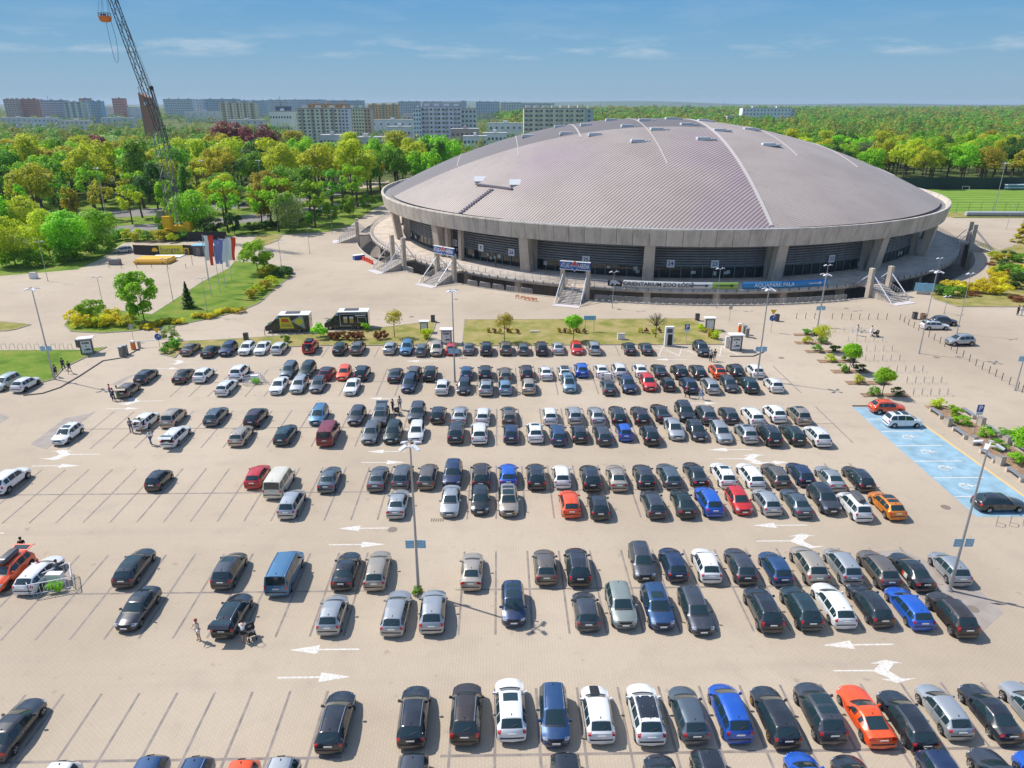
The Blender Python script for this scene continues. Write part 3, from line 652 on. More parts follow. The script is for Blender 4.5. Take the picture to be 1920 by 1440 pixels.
class Shape:
    def __init__(s, kind):
        s.kind = kind; s.L, s.W, s.st = stations(kind)
        s.zb = .30 if kind in ('suv', 'jeep') else (.25 if kind in ('crossover', 'van') else .2)
        s.wr = {'suv': .37, 'jeep': .41, 'crossover': .35, 'van': .35, 'city': .29}.get(kind, .325)
        s.yf = s.L/2-{'van': .92, 'mpv': .82, 'city': .62, 'coupe': .92, 'jeep': .72}.get(kind, .85); s.yr = -s.L/2+{'coupe': .98, 'saloon': .98, 'estate': .98, 'city': .55, 'van': 1.0}.get(kind, .82)
    def stn(s, i):
        i = clamp(i, 0, 11); a = int(min(i, 10)); f = i-a
        A, B = s.st[a], s.st[a+1]; return [A[j]+(B[j]-A[j])*f for j in range(5)]
    def pts(s, i, arch=True):
        d, z, wt, zs, ws = s.stn(i); y = s.L/2-d; zb = s.zb+(.08 if i < .8 or i > 10.5 else 0)
        zm = zb+(zs-zb)*.62; c = .035 if 4 < i < 9 else .045
        p = [[0, zb], [.86*ws, zb], [.985*ws, min(zb+.13, zm)], [ws*1.0, zm], [.975*ws, zs],
             [min(wt+.05, .965*ws), max(zs+.012, z-.07)], [wt-.05, z-.008], [wt*.5, z+c*.7], [0, z+c]]
        if arch:
            for yc in (s.yf, s.yr):
                dd = (s.wr+.06)**2-(y-yc)**2
                if dd > 0:
                    za = s.wr+math.sqrt(dd)
                    for k in (0, 1, 2, 3): p[k][1] = clamp(za, p[k][1], zs-.04)
        return y, p
    BOW = (-.26, -.26, -.24, -.17, -.13, -.07, 0, .03, .10, .13, .13, .13)
    def bow(s, i, x):
        i = clamp(i, 0, 11); a = int(min(i, 10)); f = i-a; k = s.BOW[a]+(s.BOW[a+1]-s.BOW[a])*f
        return k*(abs(x)/(s.W/2))**2*(.6 if s.kind in ('van', 'jeep') else 1)
    def P(s, i, t, arch=False):
        y, p = s.pts(i, arch); sg = 1
        if t > 8: t = 16-t; sg = -1
        a = int(min(t, 7)); f = t-a
        x = p[a][0]+(p[a+1][0]-p[a][0])*f; return Vector((sg*x, y+s.bow(i, x), p[a][1]+(p[a+1][1]-p[a][1])*f))
    def params(s):
        out = [0.0]; i = 0.0
        for a in range(11):
            n = max(1, int(math.ceil(abs(s.st[a+1][0]-s.st[a][0])/.11)))
            out += [a+(k+1)/n for k in range(n)]
        return out
    def body(s):
        mb = MB(); pr = s.params(); V = []
        for i in pr:
            y, p = s.pts(i); V += [(x, y+s.bow(i, x), z) for x, z in p]+[(-x, y+s.bow(i, x), z) for x, z in p[-2:0:-1]]
        n = 16; L = len(pr)
        Fc = [(j*n+k, (j+1)*n+k, (j+1)*n+(k+1) % n, j*n+(k+1) % n) for j in range(L-1) for k in range(n)]
        Fc += [tuple(range(n)), tuple(range(L*n-1, (L-1)*n-1, -1))]
        return mb.add(V, Fc)
    def patch(s, i0, i1, t0, t1, off=.008, ni=4, nt=4, mb=None, shape=None):
        mb = mb or MB(); V = []; e = .02
        for a in range(ni+1):
            for b in range(nt+1):
                i = i0+(i1-i0)*a/ni; t = t0+(t1-t0)*b/nt
                if shape: i, t = shape(a/ni, b/nt)
                q = s.P(i, t); n = (s.P(i+e, t)-s.P(i-e, t)).cross(s.P(i, min(t+e, 16))-s.P(i, max(t-e, 0)))
                # outward direction
                if n.length < 1e-9: n = Vector((q.x, 0, .3))
                n.normalize(); c = Vector((0, q.y*.9, .6))
                if n.dot(q-c) < 0: n = -n
                V.append(q+n*off)
        w = nt+1; fs = []
        for a in range(ni):
            for b in range(nt): fs.append((a*w+b, (a+1)*w+b, (a+1)*w+b+1, a*w+b+1))
        # orient
        v0, v1, v3 = V[0], V[w], V[1]; nf = (v1-v0).cross(v3-v0); c = Vector((0, v0.y*.9, .6))
        if nf.dot(v0-c) < 0: fs = [f[::-1] for f in fs]
        return mb.add(V, fs)
SH = {}; MESH = {}
def cmesh(key, fn, material, smooth=None):
    k = (key, material.name)
    if k not in MESH:
        base = MESH.get((key, None))
        if base is None:
            base = fn().mesh(key[-1], material, smooth); MESH[(key, None)] = base; MESH[k] = base
        else:
            me = base.copy(); me.materials[0] = material; MESH[k] = me
    return MESH[k]
# wheels shared
def tyre_mb(r, w=.21):
    mb = MB(); n = 20; pr = [(r*.66, -w/2), (r*.93, -w/2), (r, -w*.32), (r, w*.32), (r*.93, w/2), (r*.66, w/2)]
    V = [(x, q*math.cos(2*math.pi*k/n), q*math.sin(2*math.pi*k/n)) for q, x in pr for k in range(n)]
    return mb.add(V, [(i*n+k, i*n+(k+1) % n, (i+1)*n+(k+1) % n, (i+1)*n+k) for i in range(5) for k in range(n)]+[tuple(k for k in range(n)), tuple(5*n+k for k in range(n-1, -1, -1))])
def rim_mb(r, sp=5):
    mb = MB(); x = .112; R_ = r*.68; n = 20
    V = [(x-.03*(q < .9*R_), q*math.cos(2*math.pi*k/n), q*math.sin(2*math.pi*k/n)) for q in (R_, R_*.88) for k in range(n)]
    mb.add(V, [(k, (k+1) % n, n+(k+1) % n, n+k) for k in range(n)])
    for k in range(sp):
        a = 2*math.pi*k/sp
        for da in (-.13, .13):
            c, s_ = math.cos(a+da), math.sin(a+da); mb.bar((x-.01, c*.03, s_*.03), (x-.005, c*R_*.92, s_*R_*.92), .035, .05)
    mb.lathe([(.05, 0), (.05, .02)], 8); 
    return mb
M_tyre = mat('tyre_rubber', (.016, .016, .017), .8); M_rim = mat('alloy_rim', (.50, .51, .53), .3, .8); M_rimd = mat('dark_rim', (.06, .06, .065), .4, .5); M_gold = mat('gold_rim', (.62, .38, .10), .3, .7)
M_cglass = mat('car_glass', (.016, .036, .042), .05, 0, spec=.9); M_head = mat('headlamp_glass', (.55, .60, .66), .08, .4)
M_tail = mat('tail_lamp', (.62, .012, .010), .15, 0, coat=1); M_plate = mat('number_plate', (.70, .71, .70), .5); M_trim = mat('black_trim', (.022, .022, .024), .5)
M_chrome = mat('rail_metal', (.58, .59, .62), .25, .9); M_under = mat('underbody', (.012, .012, .013), .9); M_ltrim = mat('load_area', (.02, .02, .022), .9); M_dash = mat('dash', (.09, .11, .10), .7)
CC = {'black': ((.018, .021, .028), 0), 'dark grey': ((.055, .062, .078), .5), 'grey': ((.13, .14, .155), .6), 'slate grey': ((.10, .13, .16), .6), 'silver': ((.42, .44, .46), .7), 'white': ((.72, .73, .74), 0),
      'beige': ((.40, .35, .29), .55), 'bronze': ((.17, .145, .125), .6), 'navy blue': ((.016, .034, .095), .3), 'bright blue': ((.012, .105, .52), .3), 'steel blue': ((.07, .20, .36), .5), 'dark blue': ((.020, .065, .17), .4),
      'red': ((.52, .018, .014), .1), 'dark red': ((.22, .012, .02), .3), 'orange red': ((.80, .085, .010), .1), 'orange': ((.62, .20, .012), .4), 'dark teal': ((.022, .05, .06), .5), 'dark green': ((.014, .028, .024), .4),
      'dark brown': ((.045, .034, .030), .4), 'grey green': ((.27, .31, .29), .3), 'light blue': ((.17, .30, .42), .5), 'cream': ((.62, .58, .48), .1), 'pale green': ((.40, .47, .46), .4), 'plum': ((.04, .022, .035), .4)}
def paint(c):
    nm = 'paint_'+c.replace(' ', '_')
    if nm not in MATS:
        rgb, mt = CC[c]; m_ = mat(nm, rgb,   .26 if mt < .1 else .34, mt*.75, 1.0, .5)
        t = m_.node_tree; b = t.nodes['Principled BSDF']; b.inputs['Coat Roughness'].default_value = .03
        oi = nn(t, 'ShaderNodeObjectInfo'); tcn = nn(t, 'ShaderNodeTexCoord')
        dust = noise_out(t, tcn.outputs['Object'], 1.7, 5)
        cc = mixc(t, tuple(rgb), (.36, .33, .29), math_(t, 'MULTIPLY', mrange(t, dust, .5, .8), .10))
        hs = nn(t, 'ShaderNodeHueSaturation'); t.links.new(cc, hs.inputs['Color']); t.links.new(mrange(t, oi.outputs['Random'], 0, 1, .9, 1.1), hs.inputs['Value'])
        t.links.new(hs.outputs[0], b.inputs['Base Color'])
        if mt > .2:
            fl = noise_out(t, tcn.outputs['Object'], 260, 2); t.links.new(mrange(t, fl, .3, .7, .30, .46), b.inputs['Roughness'])
    return MATS[nm]
CARS = 0
def make_car(kind, colour, feats=(), name='car'):
    s = SH.setdefault(kind, Shape(kind)); K = lambda n: (kind, n); M = paint(colour); e = empty(name)
    est = kind in ('estate', 'suv', 'crossover', 'mpv', 'van'); low = kind in ('saloon', 'coupe')
    body = inst('body', cmesh(K('body'), s.body, M, 33), e)
    inst('windscreen', cmesh(K('windscreen'), lambda: s.patch(4.07, 4.95, 6.15, 9.85, ni=4, nt=8), M_cglass, 60), e)
    inst('wiper_cowl', cmesh(K('wiper_cowl'), lambda: s.patch(3.86, 4.05, 6.1, 9.9, .006, 1, 8), M_trim, 60), e)
    R1 = 7.96 if not low else 7.95
    if 'open' not in feats: inst('rear_window', cmesh(K('rear_window'), lambda: s.patch(7.1, 7.96, 5.95, 10.05, ni=3, nt=8), M_cglass, 60), e)
    f0 = 4.48 if kind not in ('jeep',) else 4.9
    for sd in (0, 1):
        tt = (lambda a, b: (a, b)) if sd == 0 else (lambda a, b: (16-a, 16-b))
        def pane(i0, i1, k0=4.07, k1=4.94):
            a, b = tt(k0, k1); return s.patch(i0, i1, a, b, .007, 5, 2)
        for j, (i0, i1) in enumerate([(f0, 5.62), (5.70, 6.48)]+([(6.56, 7.28)] if low else [(6.56, 7.05), (7.12, 7.6)] if kind in ('estate', 'mpv', 'van') else [(6.56, 7.2)])):
            if kind == 'coupe' and j == 1: i0, i1 = 5.7, 6.0
            if kind == 'coupe' and j == 2: i0, i1 = 6.9, 7.3
            inst('side_window', cmesh(K('side_window%d%d' % (sd, j)), lambda: pane(i0, i1), M_cglass, 60), e)
        a, b = tt(4.2, 6.4)
        inst('tail_light', cmesh(K('tail_light%d' % sd), lambda: s.patch(*((8.25, 9.7) if est or kind in ('hatch', 'city', 'jeep') else (9.02, 9.75)), *tt(4.1, 6.45 if low else 6.0), off=.010, ni=3, nt=3), M_tail, 60), e)
        inst('headlight', cmesh(K('headlight%d' % sd), lambda: s.patch(1.25, 2.28, *tt(4.0, 6.3), off=.008, ni=3, nt=3), M_head, 60), e)
        # door seams, handles
        def seams():
            mb = MB()
            for i in (5.66, 6.52):
                s.patch(i-.012, i+.012, *tt(2.4, 4.1), off=.002, ni=1, nt=4, mb=mb)
            return mb
        inst('door_seams', cmesh(K('door_seams%d' % sd), seams, M_trim), e)
        for j, i in enumerate((5.45, 6.3)):
            inst('door_handle', cmesh(K('door_handle%d%d' % (sd, j)), lambda: s.patch(i-.09, i+.09, *tt(3.62, 3.72), off=.025, ni=1, nt=1), M_chrome if 'chrome' in feats else M), e)
        sg = 1 if sd == 0 else -1; y = s.L/2-s.st[4][0]-.42; zt = s.st[4][1]+.05
        def mir():
            mb = MB(); x = sg*(s.W/2+.07); mb.box((x, y, zt), (.2, .12, .15), sg*.25, 0, .8); mb.box((x-sg*.1, y+.02, zt-.06), (.12, .05, .05)); return mb
        inst('mirror', cmesh(K('mirror%d' % sd), mir, M, 40), e)
        if est or kind == 'jeep' or 'clad' in feats or kind in ('suv', 'crossover'):
            if kind in ('suv', 'crossover', 'jeep') or 'clad' in feats:
                def clad():
                    mb = MB(); pr = [i for i in s.params() if .9 < i < 10.2]; V = []
                    for i in pr:
                        yy, p = s.pts(i); 
                        for k, dx in ((1, 0), (2, .008), (3, .010)):
                            z = p[k][1]; z = z if k < 3 else p[2][1]+.035; V.append((sg*(p[min(k, 3)][0]+dx), yy+s.bow(i, p[min(k, 3)][0]), z))
                    for a_ in range(len(pr)-1):
                        for b_ in range(2):
                            f = (a_*3+b_, (a_+1)*3+b_, (a_+1)*3+b_+1, a_*3+b_+1); mb.f.append(f if sg > 0 else f[::-1])
                    mb.v = V; return mb
                inst('sill_cladding', cmesh(K('sill_cladding%d' % sd), clad, M_trim), e)
        if 'rails' in feats:
            def rl():
                mb = MB(); mb.tube([s.P(i, 5.9 if sd == 0 else 10.1)+Vector((0, 0, .045 if 5.1 < i < 6.9 else 0)) for i in (5.0, 5.12, 5.6, 6, 6.4, 6.88, 7.0)], .022, 6); return mb
            inst('roof_rail', cmesh(K('roof_rail%d' % sd), rl, M_chrome), e)
    def wheels():
        rim = M_gold if 'gold' in feats else (M_rimd if 'darkrim' in feats else M_rim)
        for y in (s.yf, s.yr):
            for sg in (1, -1):
                w = inst('wheel', cmesh((s.wr, 'wheel'), lambda: tyre_mb(s.wr), M_tyre, 40), e, (sg*(s.W/2-.115), y, s.wr), 0 if sg > 0 else math.pi)
                inst('rim', cmesh((s.wr, 'rim'), lambda: rim_mb(s.wr), rim), w)
    wheels()
    def und():
        mb = MB(); mb.box((0, 0, s.zb+.17), (s.W*.80, s.L*.9, .32)); return mb
    inst('underbody', cmesh(K('underbody'), und, M_under), e)
    inst('grille', cmesh(K('grille'), lambda: s.patch(.75, 1.55, 6.6, 9.4, .007, 2, 6), M_trim, 60), e)
    inst('lower_intake', cmesh(K('lower_intake'), lambda: s.patch(.05, .4, 5.6, 10.4, .006, 2, 6), M_trim, 60), e)
    def fplate():
        mb = MB(); p = s.P(.5, 8); mb.box((0, p.y+.05, p.z-.03), (.5, .02, .11)); return mb
    def rplate():
        mb = MB(); p = s.P(9.55, 8); q = s.P(10.5, 8); mb.box((0, min(p.y, p.y)-.03, p.z-(.02 if est or kind == 'hatch' else .04)), (.5, .02, .11), 0, R(12)); return mb
    if 'noplate' not in feats:
        inst('number_plate', cmesh(K('number_plate0'), fplate, M_plate), e); inst('number_plate', cmesh(K('number_plate1'), rplate, M_plate), e)
    inst('rear_bumper_trim', cmesh(K('rear_bumper_trim'), lambda: s.patch(10.55, 10.95, 5.2, 10.8, .007, 1, 6), M_trim, 60), e)
    if kind in ('hatch', 'estate', 'suv', 'crossover', 'mpv', 'city') and 'open' not in feats:
        def wp():
            mb = MB(); a, b = s.P(7.86, 8.1), s.P(7.6, 6.9); mb.bar(a+Vector((0, -.02, .02)), b+Vector((0, -.02, .02)), .022); return mb
        inst('rear_wiper', cmesh(K('rear_wiper'), wp, M_trim), e)
    if kind not in ('jeep',):
        def ant():
            mb = MB(); p = s.P(6.82, 8); mb.box(p+Vector((0, 0, .03)), (.05, .16, .07), 0, 0, .4); return mb
        inst('antenna', cmesh(K('antenna'), ant, M_trim), e)
    if 'glass' in feats: inst('glass_roof', cmesh(K('glass_roof'), lambda: s.patch(5.08, 6.6, 6.25, 9.75, .007, 4, 6), M_cglass, 60), e)
    if 'sunroof' in feats: inst('sunroof', cmesh(K('sunroof'), lambda: s.patch(5.2, 5.9, 6.5, 9.5, .007, 3, 6), M_cglass, 60), e)
    if 'darkroof' in feats: inst('roof_panel', cmesh(K('roof_panel'), lambda: s.patch(4.98, 7.08, 5.6, 10.4, .007, 6, 8), paint('black'), 60), e)
    if 'stripe' in feats: inst('bonnet_stripe', cmesh(K('bonnet_stripe'), lambda: s.patch(2.1, 3.84, 7.15, 8.85, .006, 4, 4), M_trim, 60), e)
    if 'flag' in feats:
        inst('door_decal', cmesh(K('door_decal0'), lambda: s.patch(5.9, 6.25, 12.1, 13.6, .006, 2, 3), paint('orange red')), e)
        inst('door_decal', cmesh(K('door_decal1'), lambda: s.patch(6.25, 6.9, 12.1, 13.6, .006, 2, 3), paint('white')), e)
    if 'box' in feats:
        def rb():
            mb = MB(); z = s.st[6][1]+.10; yc = s.P(6.0, 8).y+.1
            V = []; pr = ((0, -.98, .5), (.0, -.9, .8), (.06, -.6, .95), (.06, .6, .95), (0, .9, .75), (0, 1.02, .4)); 
            for _, y, w in pr: V += [(-.38*w, yc+y, z), (.38*w, yc+y, z), (.40*w, yc+y, z+.2*w), (.28*w, yc+y, z+.36*w), (-.28*w, yc+y, z+.36*w), (-.40*w, yc+y, z+.2*w)]
            mb.add(V, [(j*6+k, (j+1)*6+k, (j+1)*6+(k+1) % 6, j*6+(k+1) % 6) for j in range(5) for k in range(6)]+[tuple(range(6)), tuple(range(35, 29, -1))]); return mb
        inst('roof_box', cmesh(K('roof_box'), rb, mat('roof_box_grey', (.09, .09, .095), .35), 35), e)
    if 'spare' in feats:
        w = inst('spare_wheel', cmesh((s.wr, 'wheel'), lambda: tyre_mb(s.wr), M_tyre, 40), e, (-.05, -s.L/2-.14, 1.0), -math.pi/2)
        inst('rim', cmesh((s.wr, 'rim'), lambda: rim_mb(s.wr), M_rim), w)
    if 'cargo' in feats:
        mb = MB(); p = s.P(6.1, 8); mb.box(p+Vector((0, .1, .13)), (1.1, 1.9, .22), 0, 0, .9); mb.build('roof_rack', M_trim, e)
    if 'open' in feats:
        inst('boot_opening', cmesh(K('boot_opening'), lambda: s.patch(7.12, 9.9, 5.9, 10.1, .012, 5, 6), M_ltrim, 60), e)
        hz, hy = s.P(7.05, 8).z, s.P(7.05, 8).y
        mb = MB(); w = s.W*.37; up = .12
        mb.add([(-w, hy, hz), (w, hy, hz), (w*1.12, hy-.75, hz+up), (-w*1.12, hy-.75, hz+up), (-w, hy, hz-.06), (w, hy, hz-.06), (w*1.12, hy-.75, hz+up-.06), (-w*1.12, hy-.75, hz+up-.06),
                (w*1.1, hy-1.0, hz-.05), (-w*1.1, hy-1.0, hz-.05), (w*1.1, hy-.95, hz-.09), (-w*1.1, hy-.95, hz-.09)],
               [(0, 3, 2, 1), (4, 5, 6, 7), (0, 1, 5, 4), (1, 2, 6, 5), (3, 0, 4, 7), (3, 9, 8, 2), (7, 6, 10, 11), (8, 9, 11, 10), (2, 8, 10, 6), (9, 3, 7, 11)])
        tg = mb.build('tailgate', M, e)
        mb = MB(); mb.add([(-w*.85, hy-.12, hz+.03), (w*.85, hy-.12, hz+.03), (w*.93, hy-.62, hz+up*.8+.012), (-w*.93, hy-.62, hz+up*.8+.012)], [(0, 3, 2, 1)]); mb.build('tailgate_window', M_cglass, tg)
    return e
ROWN = {'Z': ('bottom cut-off row', YD[0]-2.55), 'A': ('nearest full row', None), 'B': ('second full row', None), 'C': ('third full row', None), 'D': ('fourth full row', None), 'E': ('fifth full row', None),
        'F': ('sixth full row', None), 'G': ('seventh full row', None), 'H': ('eighth full row', None), 'I': ('ninth full row', None), 'J': ('far row by the lawn', None)}
TN = {'hatch': 'hatchback', 'saloon': 'saloon', 'coupe': 'coupe', 'estate': 'estate', 'suv': 'SUV', 'crossover': 'crossover', 'mpv': 'people carrier', 'van': 'van', 'city': 'small car', 'jeep': 'off-roader'}
DATA = {
'Z': '''116,1440,white,hatch,F; 286,1425,dark blue,estate,F; 372,1425,dark blue,estate,F,rails; 455,1437,orange red,hatch,F; 530,1430,silver,suv,F,rails; 775,1432,dark grey,estate,F; 1061,1432,black,hatch,F; 1238,1428,black,hatch,R; 1325,1412,black,suv,F,rails;
1505,1425,bright blue,hatch,R; 1592,1422,black,hatch,R; 1778,1455,navy blue,hatch,F; 1862,1428,dark grey,estate,R; 1945,1430,bright blue,hatch,R''',
'A': '''25,1362,black,saloon,R,chrome; 630,1346,black,estate,R,rails; 776,1337,black,estate,R,rails; 874,1331,dark brown,suv,R,rails; 957,1323,white,suv,R,sunroof; 1039,1335,dark blue,mpv,F,rails; 1120,1332,white,crossover,R,stripe; 1210,1332,white,suv,R,darkroof,rails;
1290,1333,slate grey,hatch,R; 1368,1329,bright blue,mpv,R; 1452,1337,black,estate,R,gold; 1537,1330,dark grey,suv,R,glass; 1622,1336,orange red,coupe,R; 1700,1345,black,estate,R,rails; 1769,1327,silver,hatch,R; 1856,1331,black,saloon,R,chrome; 1936,1328,silver,saloon,R''',
'B': '''259,1137,black,saloon,F; 436,1148,black,estate,R,glass,open,rails; 624,1147,silver,hatch,R; 743,1143,silver,estate,R; 812,1141,silver,suv,R; 962,1128,navy blue,mpv,F,glass; 1098,1140,dark grey,hatch,R; 1164,1130,grey green,suv,F; 1232,1132,dark blue,suv,F,sunroof; 1304,1140,dark grey,estate,F,rails;
1431,1137,black,suv,R,rails; 1502,1134,dark teal,suv,R,rails; 1562,1129,white,estate,R; 1630,1128,black,estate,R; 1704,1134,bright blue,estate,R; 1785,1147,dark brown,suv,R,rails''',
'C': '''15,1068,orange red,suv,F,box,darkrim,open; 74,1072,white,estate,R; 252,1059,black,estate,R,glass; 430,1063,dark grey,mpv,R,sunroof; 534,1067,steel blue,van,R,rails; 649,1065,black,saloon,R; 708,1064,beige,estate,R; 885,1066,beige,saloon,R; 1022,1058,bronze,crossover,R; 1083,1058,black,suv,R,rails;
1203,1049,dark grey,estate,F,rails; 1262,1053,navy blue,hatch,R; 1324,1055,white,crossover,R; 1388,1056,dark grey,crossover,R; 1454,1061,dark blue,hatch,R; 1517,1055,beige,suv,R; 1580,1055,silver,mpv,R; 1647,1062,bronze,suv,R; 1709,1067,black,saloon,R,flag; 1780,1061,silver,hatch,R''',
'D': '''547,939,silver,mpv,R; 746,940,silver,saloon,R; 845,937,silver,saloon,F; 900,935,black,hatch,F; 953,935,beige,suv,F,glass; 1068,940,orange red,hatch,R; 1122,945,black,hatch,R; 1224,941,dark grey,estate,R,rails; 1280,940,dark green,saloon,R,sunroof; 1329,936,bright blue,suv,R,rails;
1385,936,red,hatch,F; 1437,937,silver,hatch,R; 1493,939,slate grey,saloon,R; 1545,932,dark grey,suv,F,darkroof; 1602,944,white,mpv,R,box; 1663,943,orange,crossover,R,glass''',
'E': '''17,897,white,suv,R; 298,896,black,city,R; 483,889,red,hatch,R; 524,899,cream,van,R; 618,895,slate grey,saloon,R; 709,893,grey,saloon,R; 755,888,grey,mpv,R; 802,889,bronze,estate,R; 849,885,navy blue,suv,F; 902,888,dark brown,suv,R,rails; 953,887,bright blue,crossover,R; 1005,889,black,suv,R,rails; 1053,889,white,hatch,R;
1107,892,black,suv,R,rails; 1156,892,beige,saloon,R; 1207,890,dark grey,crossover,R; 1254,888,slate grey,estate,R,rails; 1304,886,black,saloon,R; 1356,887,white,estate,R,sunroof; 1407,888,white,estate,R; 1454,888,bronze,estate,R; 1500,885,navy blue,hatch,R; 1556,893,silver,saloon,R; 1609,893,black,estate,R,rails''',
'F': '''126,811,white,crossover,F,sunroof; 330,814,white,estate,R,open; 452,813,beige,estate,R; 535,811,dark teal,estate,R; 616,808,dark red,van,R; 696,809,grey,estate,F; 737,808,dark green,mpv,F; 781,807,white,hatch,F; 855,807,dark grey,suv,R; 899,808,white,suv,R; 958,809,navy blue,hatch,R; 1003,807,white,crossover,R,sunroof; 1046,811,dark blue,estate,R; 1086,809,black,hatch,R; 1129,811,dark grey,estate,R;
1170,807,bright blue,city,R; 1218,812,black,crossover,R; 1264,802,silver,saloon,F; 1306,805,black,hatch,F; 1352,808,silver,estate,F; 1399,809,silver,crossover,R,sunroof; 1442,812,black,suv,R,rails; 1485,811,dark green,estate,R,rails; 1532,814,white,suv,R''',
'G': '''275,785,white,hatch,R,open; 325,779,beige,mpv,R; 405,777,slate grey,estate,R,rails; 480,779,plum,suv,R; 598,775,steel blue,mpv,F,rails; 669,777,dark grey,hatch,F; 713,777,grey,suv,F,open,sunroof; 782,772,dark grey,suv,F,rails; 822,774,black,hatch,R; 862,776,silver,saloon,R; 906,776,white,hatch,R; 954,776,bronze,estate,R,sunroof; 1031,776,white,hatch,R; 1076,775,silver,hatch,R,rails; 1118,776,silver,saloon,R;
1158,775,black,estate,R,rails; 1200,776,plum,estate,R,sunroof; 1238,771,black,saloon,R; 1284,769,black,suv,F,rails; 1324,774,grey,suv,R; 1366,775,dark grey,hatch,R; 1411,776,white,estate,R; 1452,772,white,crossover,R; 1497,775,beige,mpv,R,sunroof,rails''',
'H': '''425,723,white,estate,R; 523,721,white,saloon,F; 561,719,silver,estate,F; 596,719,grey,hatch,F,glass; 660,723,white,saloon,F; 767,717,navy blue,mpv,F; 830,722,white,crossover,R; 870,722,black,hatch,F; 912,723,silver,suv,R,sunroof; 947,723,light blue,hatch,R; 991,721,beige,crossover,R; 1066,717,light blue,mpv,F,sunroof;
1140,723,dark grey,saloon,R; 1177,718,navy blue,suv,F; 1215,715,red,crossover,F; 1252,718,black,city,R; 1291,719,navy blue,suv,R,sunroof; 1331,720,silver,estate,R; 1367,718,dark grey,hatch,F; 1403,718,dark teal,suv,R; 1450,719,white,hatch,R''',
'I': '''241,728,bronze,hatch,R,open; 274,703,dark grey,estate,R; 344,702,dark brown,saloon,R; 382,700,white,crossover,R; 449,695,white,suv,R; 542,692,slate grey,mpv,F; 576,691,dark green,mpv,F; 613,697,dark red,hatch,R,darkroof; 645,697,orange red,hatch,F; 679,696,black,suv,R,rails; 741,700,dark grey,saloon,R; 776,697,bronze,suv,R; 807,697,dark green,suv,R; 875,696,dark blue,hatch,R; 910,696,black,suv,R; 947,699,bronze,estate,R; 987,696,plum,suv,R;
1023,696,white,saloon,R; 1058,696,white,crossover,R,darkroof; 1090,691,bright blue,crossover,R; 1127,692,white,saloon,R; 1161,691,white,suv,R,rails; 1200,692,white,saloon,R; 1236,693,black,saloon,R; 1274,694,black,suv,R; 1308,694,black,estate,R,rails; 1345,694,orange red,crossover,R,darkroof; 1379,693,black,crossover,R; 1415,693,white,hatch,R''',
'J': '''357,652,bronze,saloon,R; 395,656,dark green,saloon,R; 428,652,navy blue,suv,F; 463,651,white,crossover,F; 492,651,white,saloon,F; 524,650,white,estate,R; 582,647,red,jeep,R,spare,cargo; 638,651,dark green,crossover,R; 671,650,bronze,suv,R,rails; 732,650,silver,crossover,R; 763,650,steel blue,suv,F; 791,653,grey,estate,R; 819,652,beige,suv,F; 847,652,red,hatch,R; 879,651,grey,saloon,R; 912,651,black,suv,R; 948,650,bronze,suv,R; 981,652,grey,hatch,R; 1015,651,plum,suv,R;
1046,650,silver,saloon,R; 1081,651,red,hatch,F; 1113,650,silver,mpv,R,rails; 1179,651,black,saloon,R,glass; 1211,651,dark grey,saloon,R; 1315,652,black,suv,F''',
}
def feat_words(f):
    if 'open' in f: return 'with its tailgate open '
    if 'box' in f: return 'with a roof box '
    if 'flag' in f: return 'with orange side decals '
    if 'gold' in f: return 'with gold wheels '
    if 'stripe' in f: return 'with a black bonnet stripe '
    if 'spare' in f: return 'with a rear spare wheel '
    if 'darkroof' in f: return 'with a black roof '
    if 'glass' in f or 'sunroof' in f: return 'with a glass roof '
    return ''
ORD = ['first', 'second', 'third', 'fourth', 'fifth', 'sixth', 'seventh', 'eighth', 'ninth', 'tenth']
allcars = []
for row, s_ in DATA.items():
    L = []
    for it in s_.replace('\n', '').split(';'):
        f = it.strip().split(',')
        L.append(dict(x=float(f[0]), y=float(f[1]), c=f[2], k=f[3], d=f[4], f=tuple(f[5:]), row=row))
    L.sort(key=lambda q: q['x'])
    look = lambda q: (q['c'], q['k']); full = lambda q: (q['c'], q['k'], q['d'], feat_words(q['f']))
    for n, q in enumerate(L):
        same = [w for w in L if look(w) == look(q)]; rn = ROWN[row][0]
        base = '%s %s' % (q['c'], TN[q['k']]); fw = feat_words(q['f']); fc = 'facing the camera ' if q['d'] == 'F' else ''
        if q['k'] == 'jeep': base = 'red off-roader'
        if len(same) == 1: lab = '%s %s%sin the %s' % (base, fw, '' if fw else fc, rn)
        elif fw and sum(full(w) == full(q) for w in L) == 1 and sum(feat_words(w['f']) == fw for w in same) == 1: lab = '%s %sin the %s' % (base, fw, rn)
        elif len([w for w in same if w['d'] == q['d']]) == 1: lab = '%s %s in the %s' % (base, 'facing the camera' if q['d'] == 'F' else 'with its rear to the camera', rn)
        else:
            nb = L[n-1] if n else None; nbl = '%s %s' % (nb['c'], TN[nb['k']]) if nb else None
            if nb and look(nb) != look(q) and sum(1 for w in L if look(w) == look(nb)) == 1: lab = '%s in the %s right of the %s' % (base, rn, nbl)
            else:
                nb2 = L[n+1] if n+1 < len(L) else None
                if nb2 and look(nb2) != look(q) and sum(1 for w in L if look(w) == look(nb2)) == 1: lab = '%s in the %s left of the %s %s' % (base, rn, nb2['c'], TN[nb2['k']])
                else: lab = '%s %s from the left in the %s' % (ORD[same.index(q)], base, rn)
        q['label'] = lab
    allcars += L
protos = {}
rc = random.Random(11)
NAMES = {'van': 'van'}
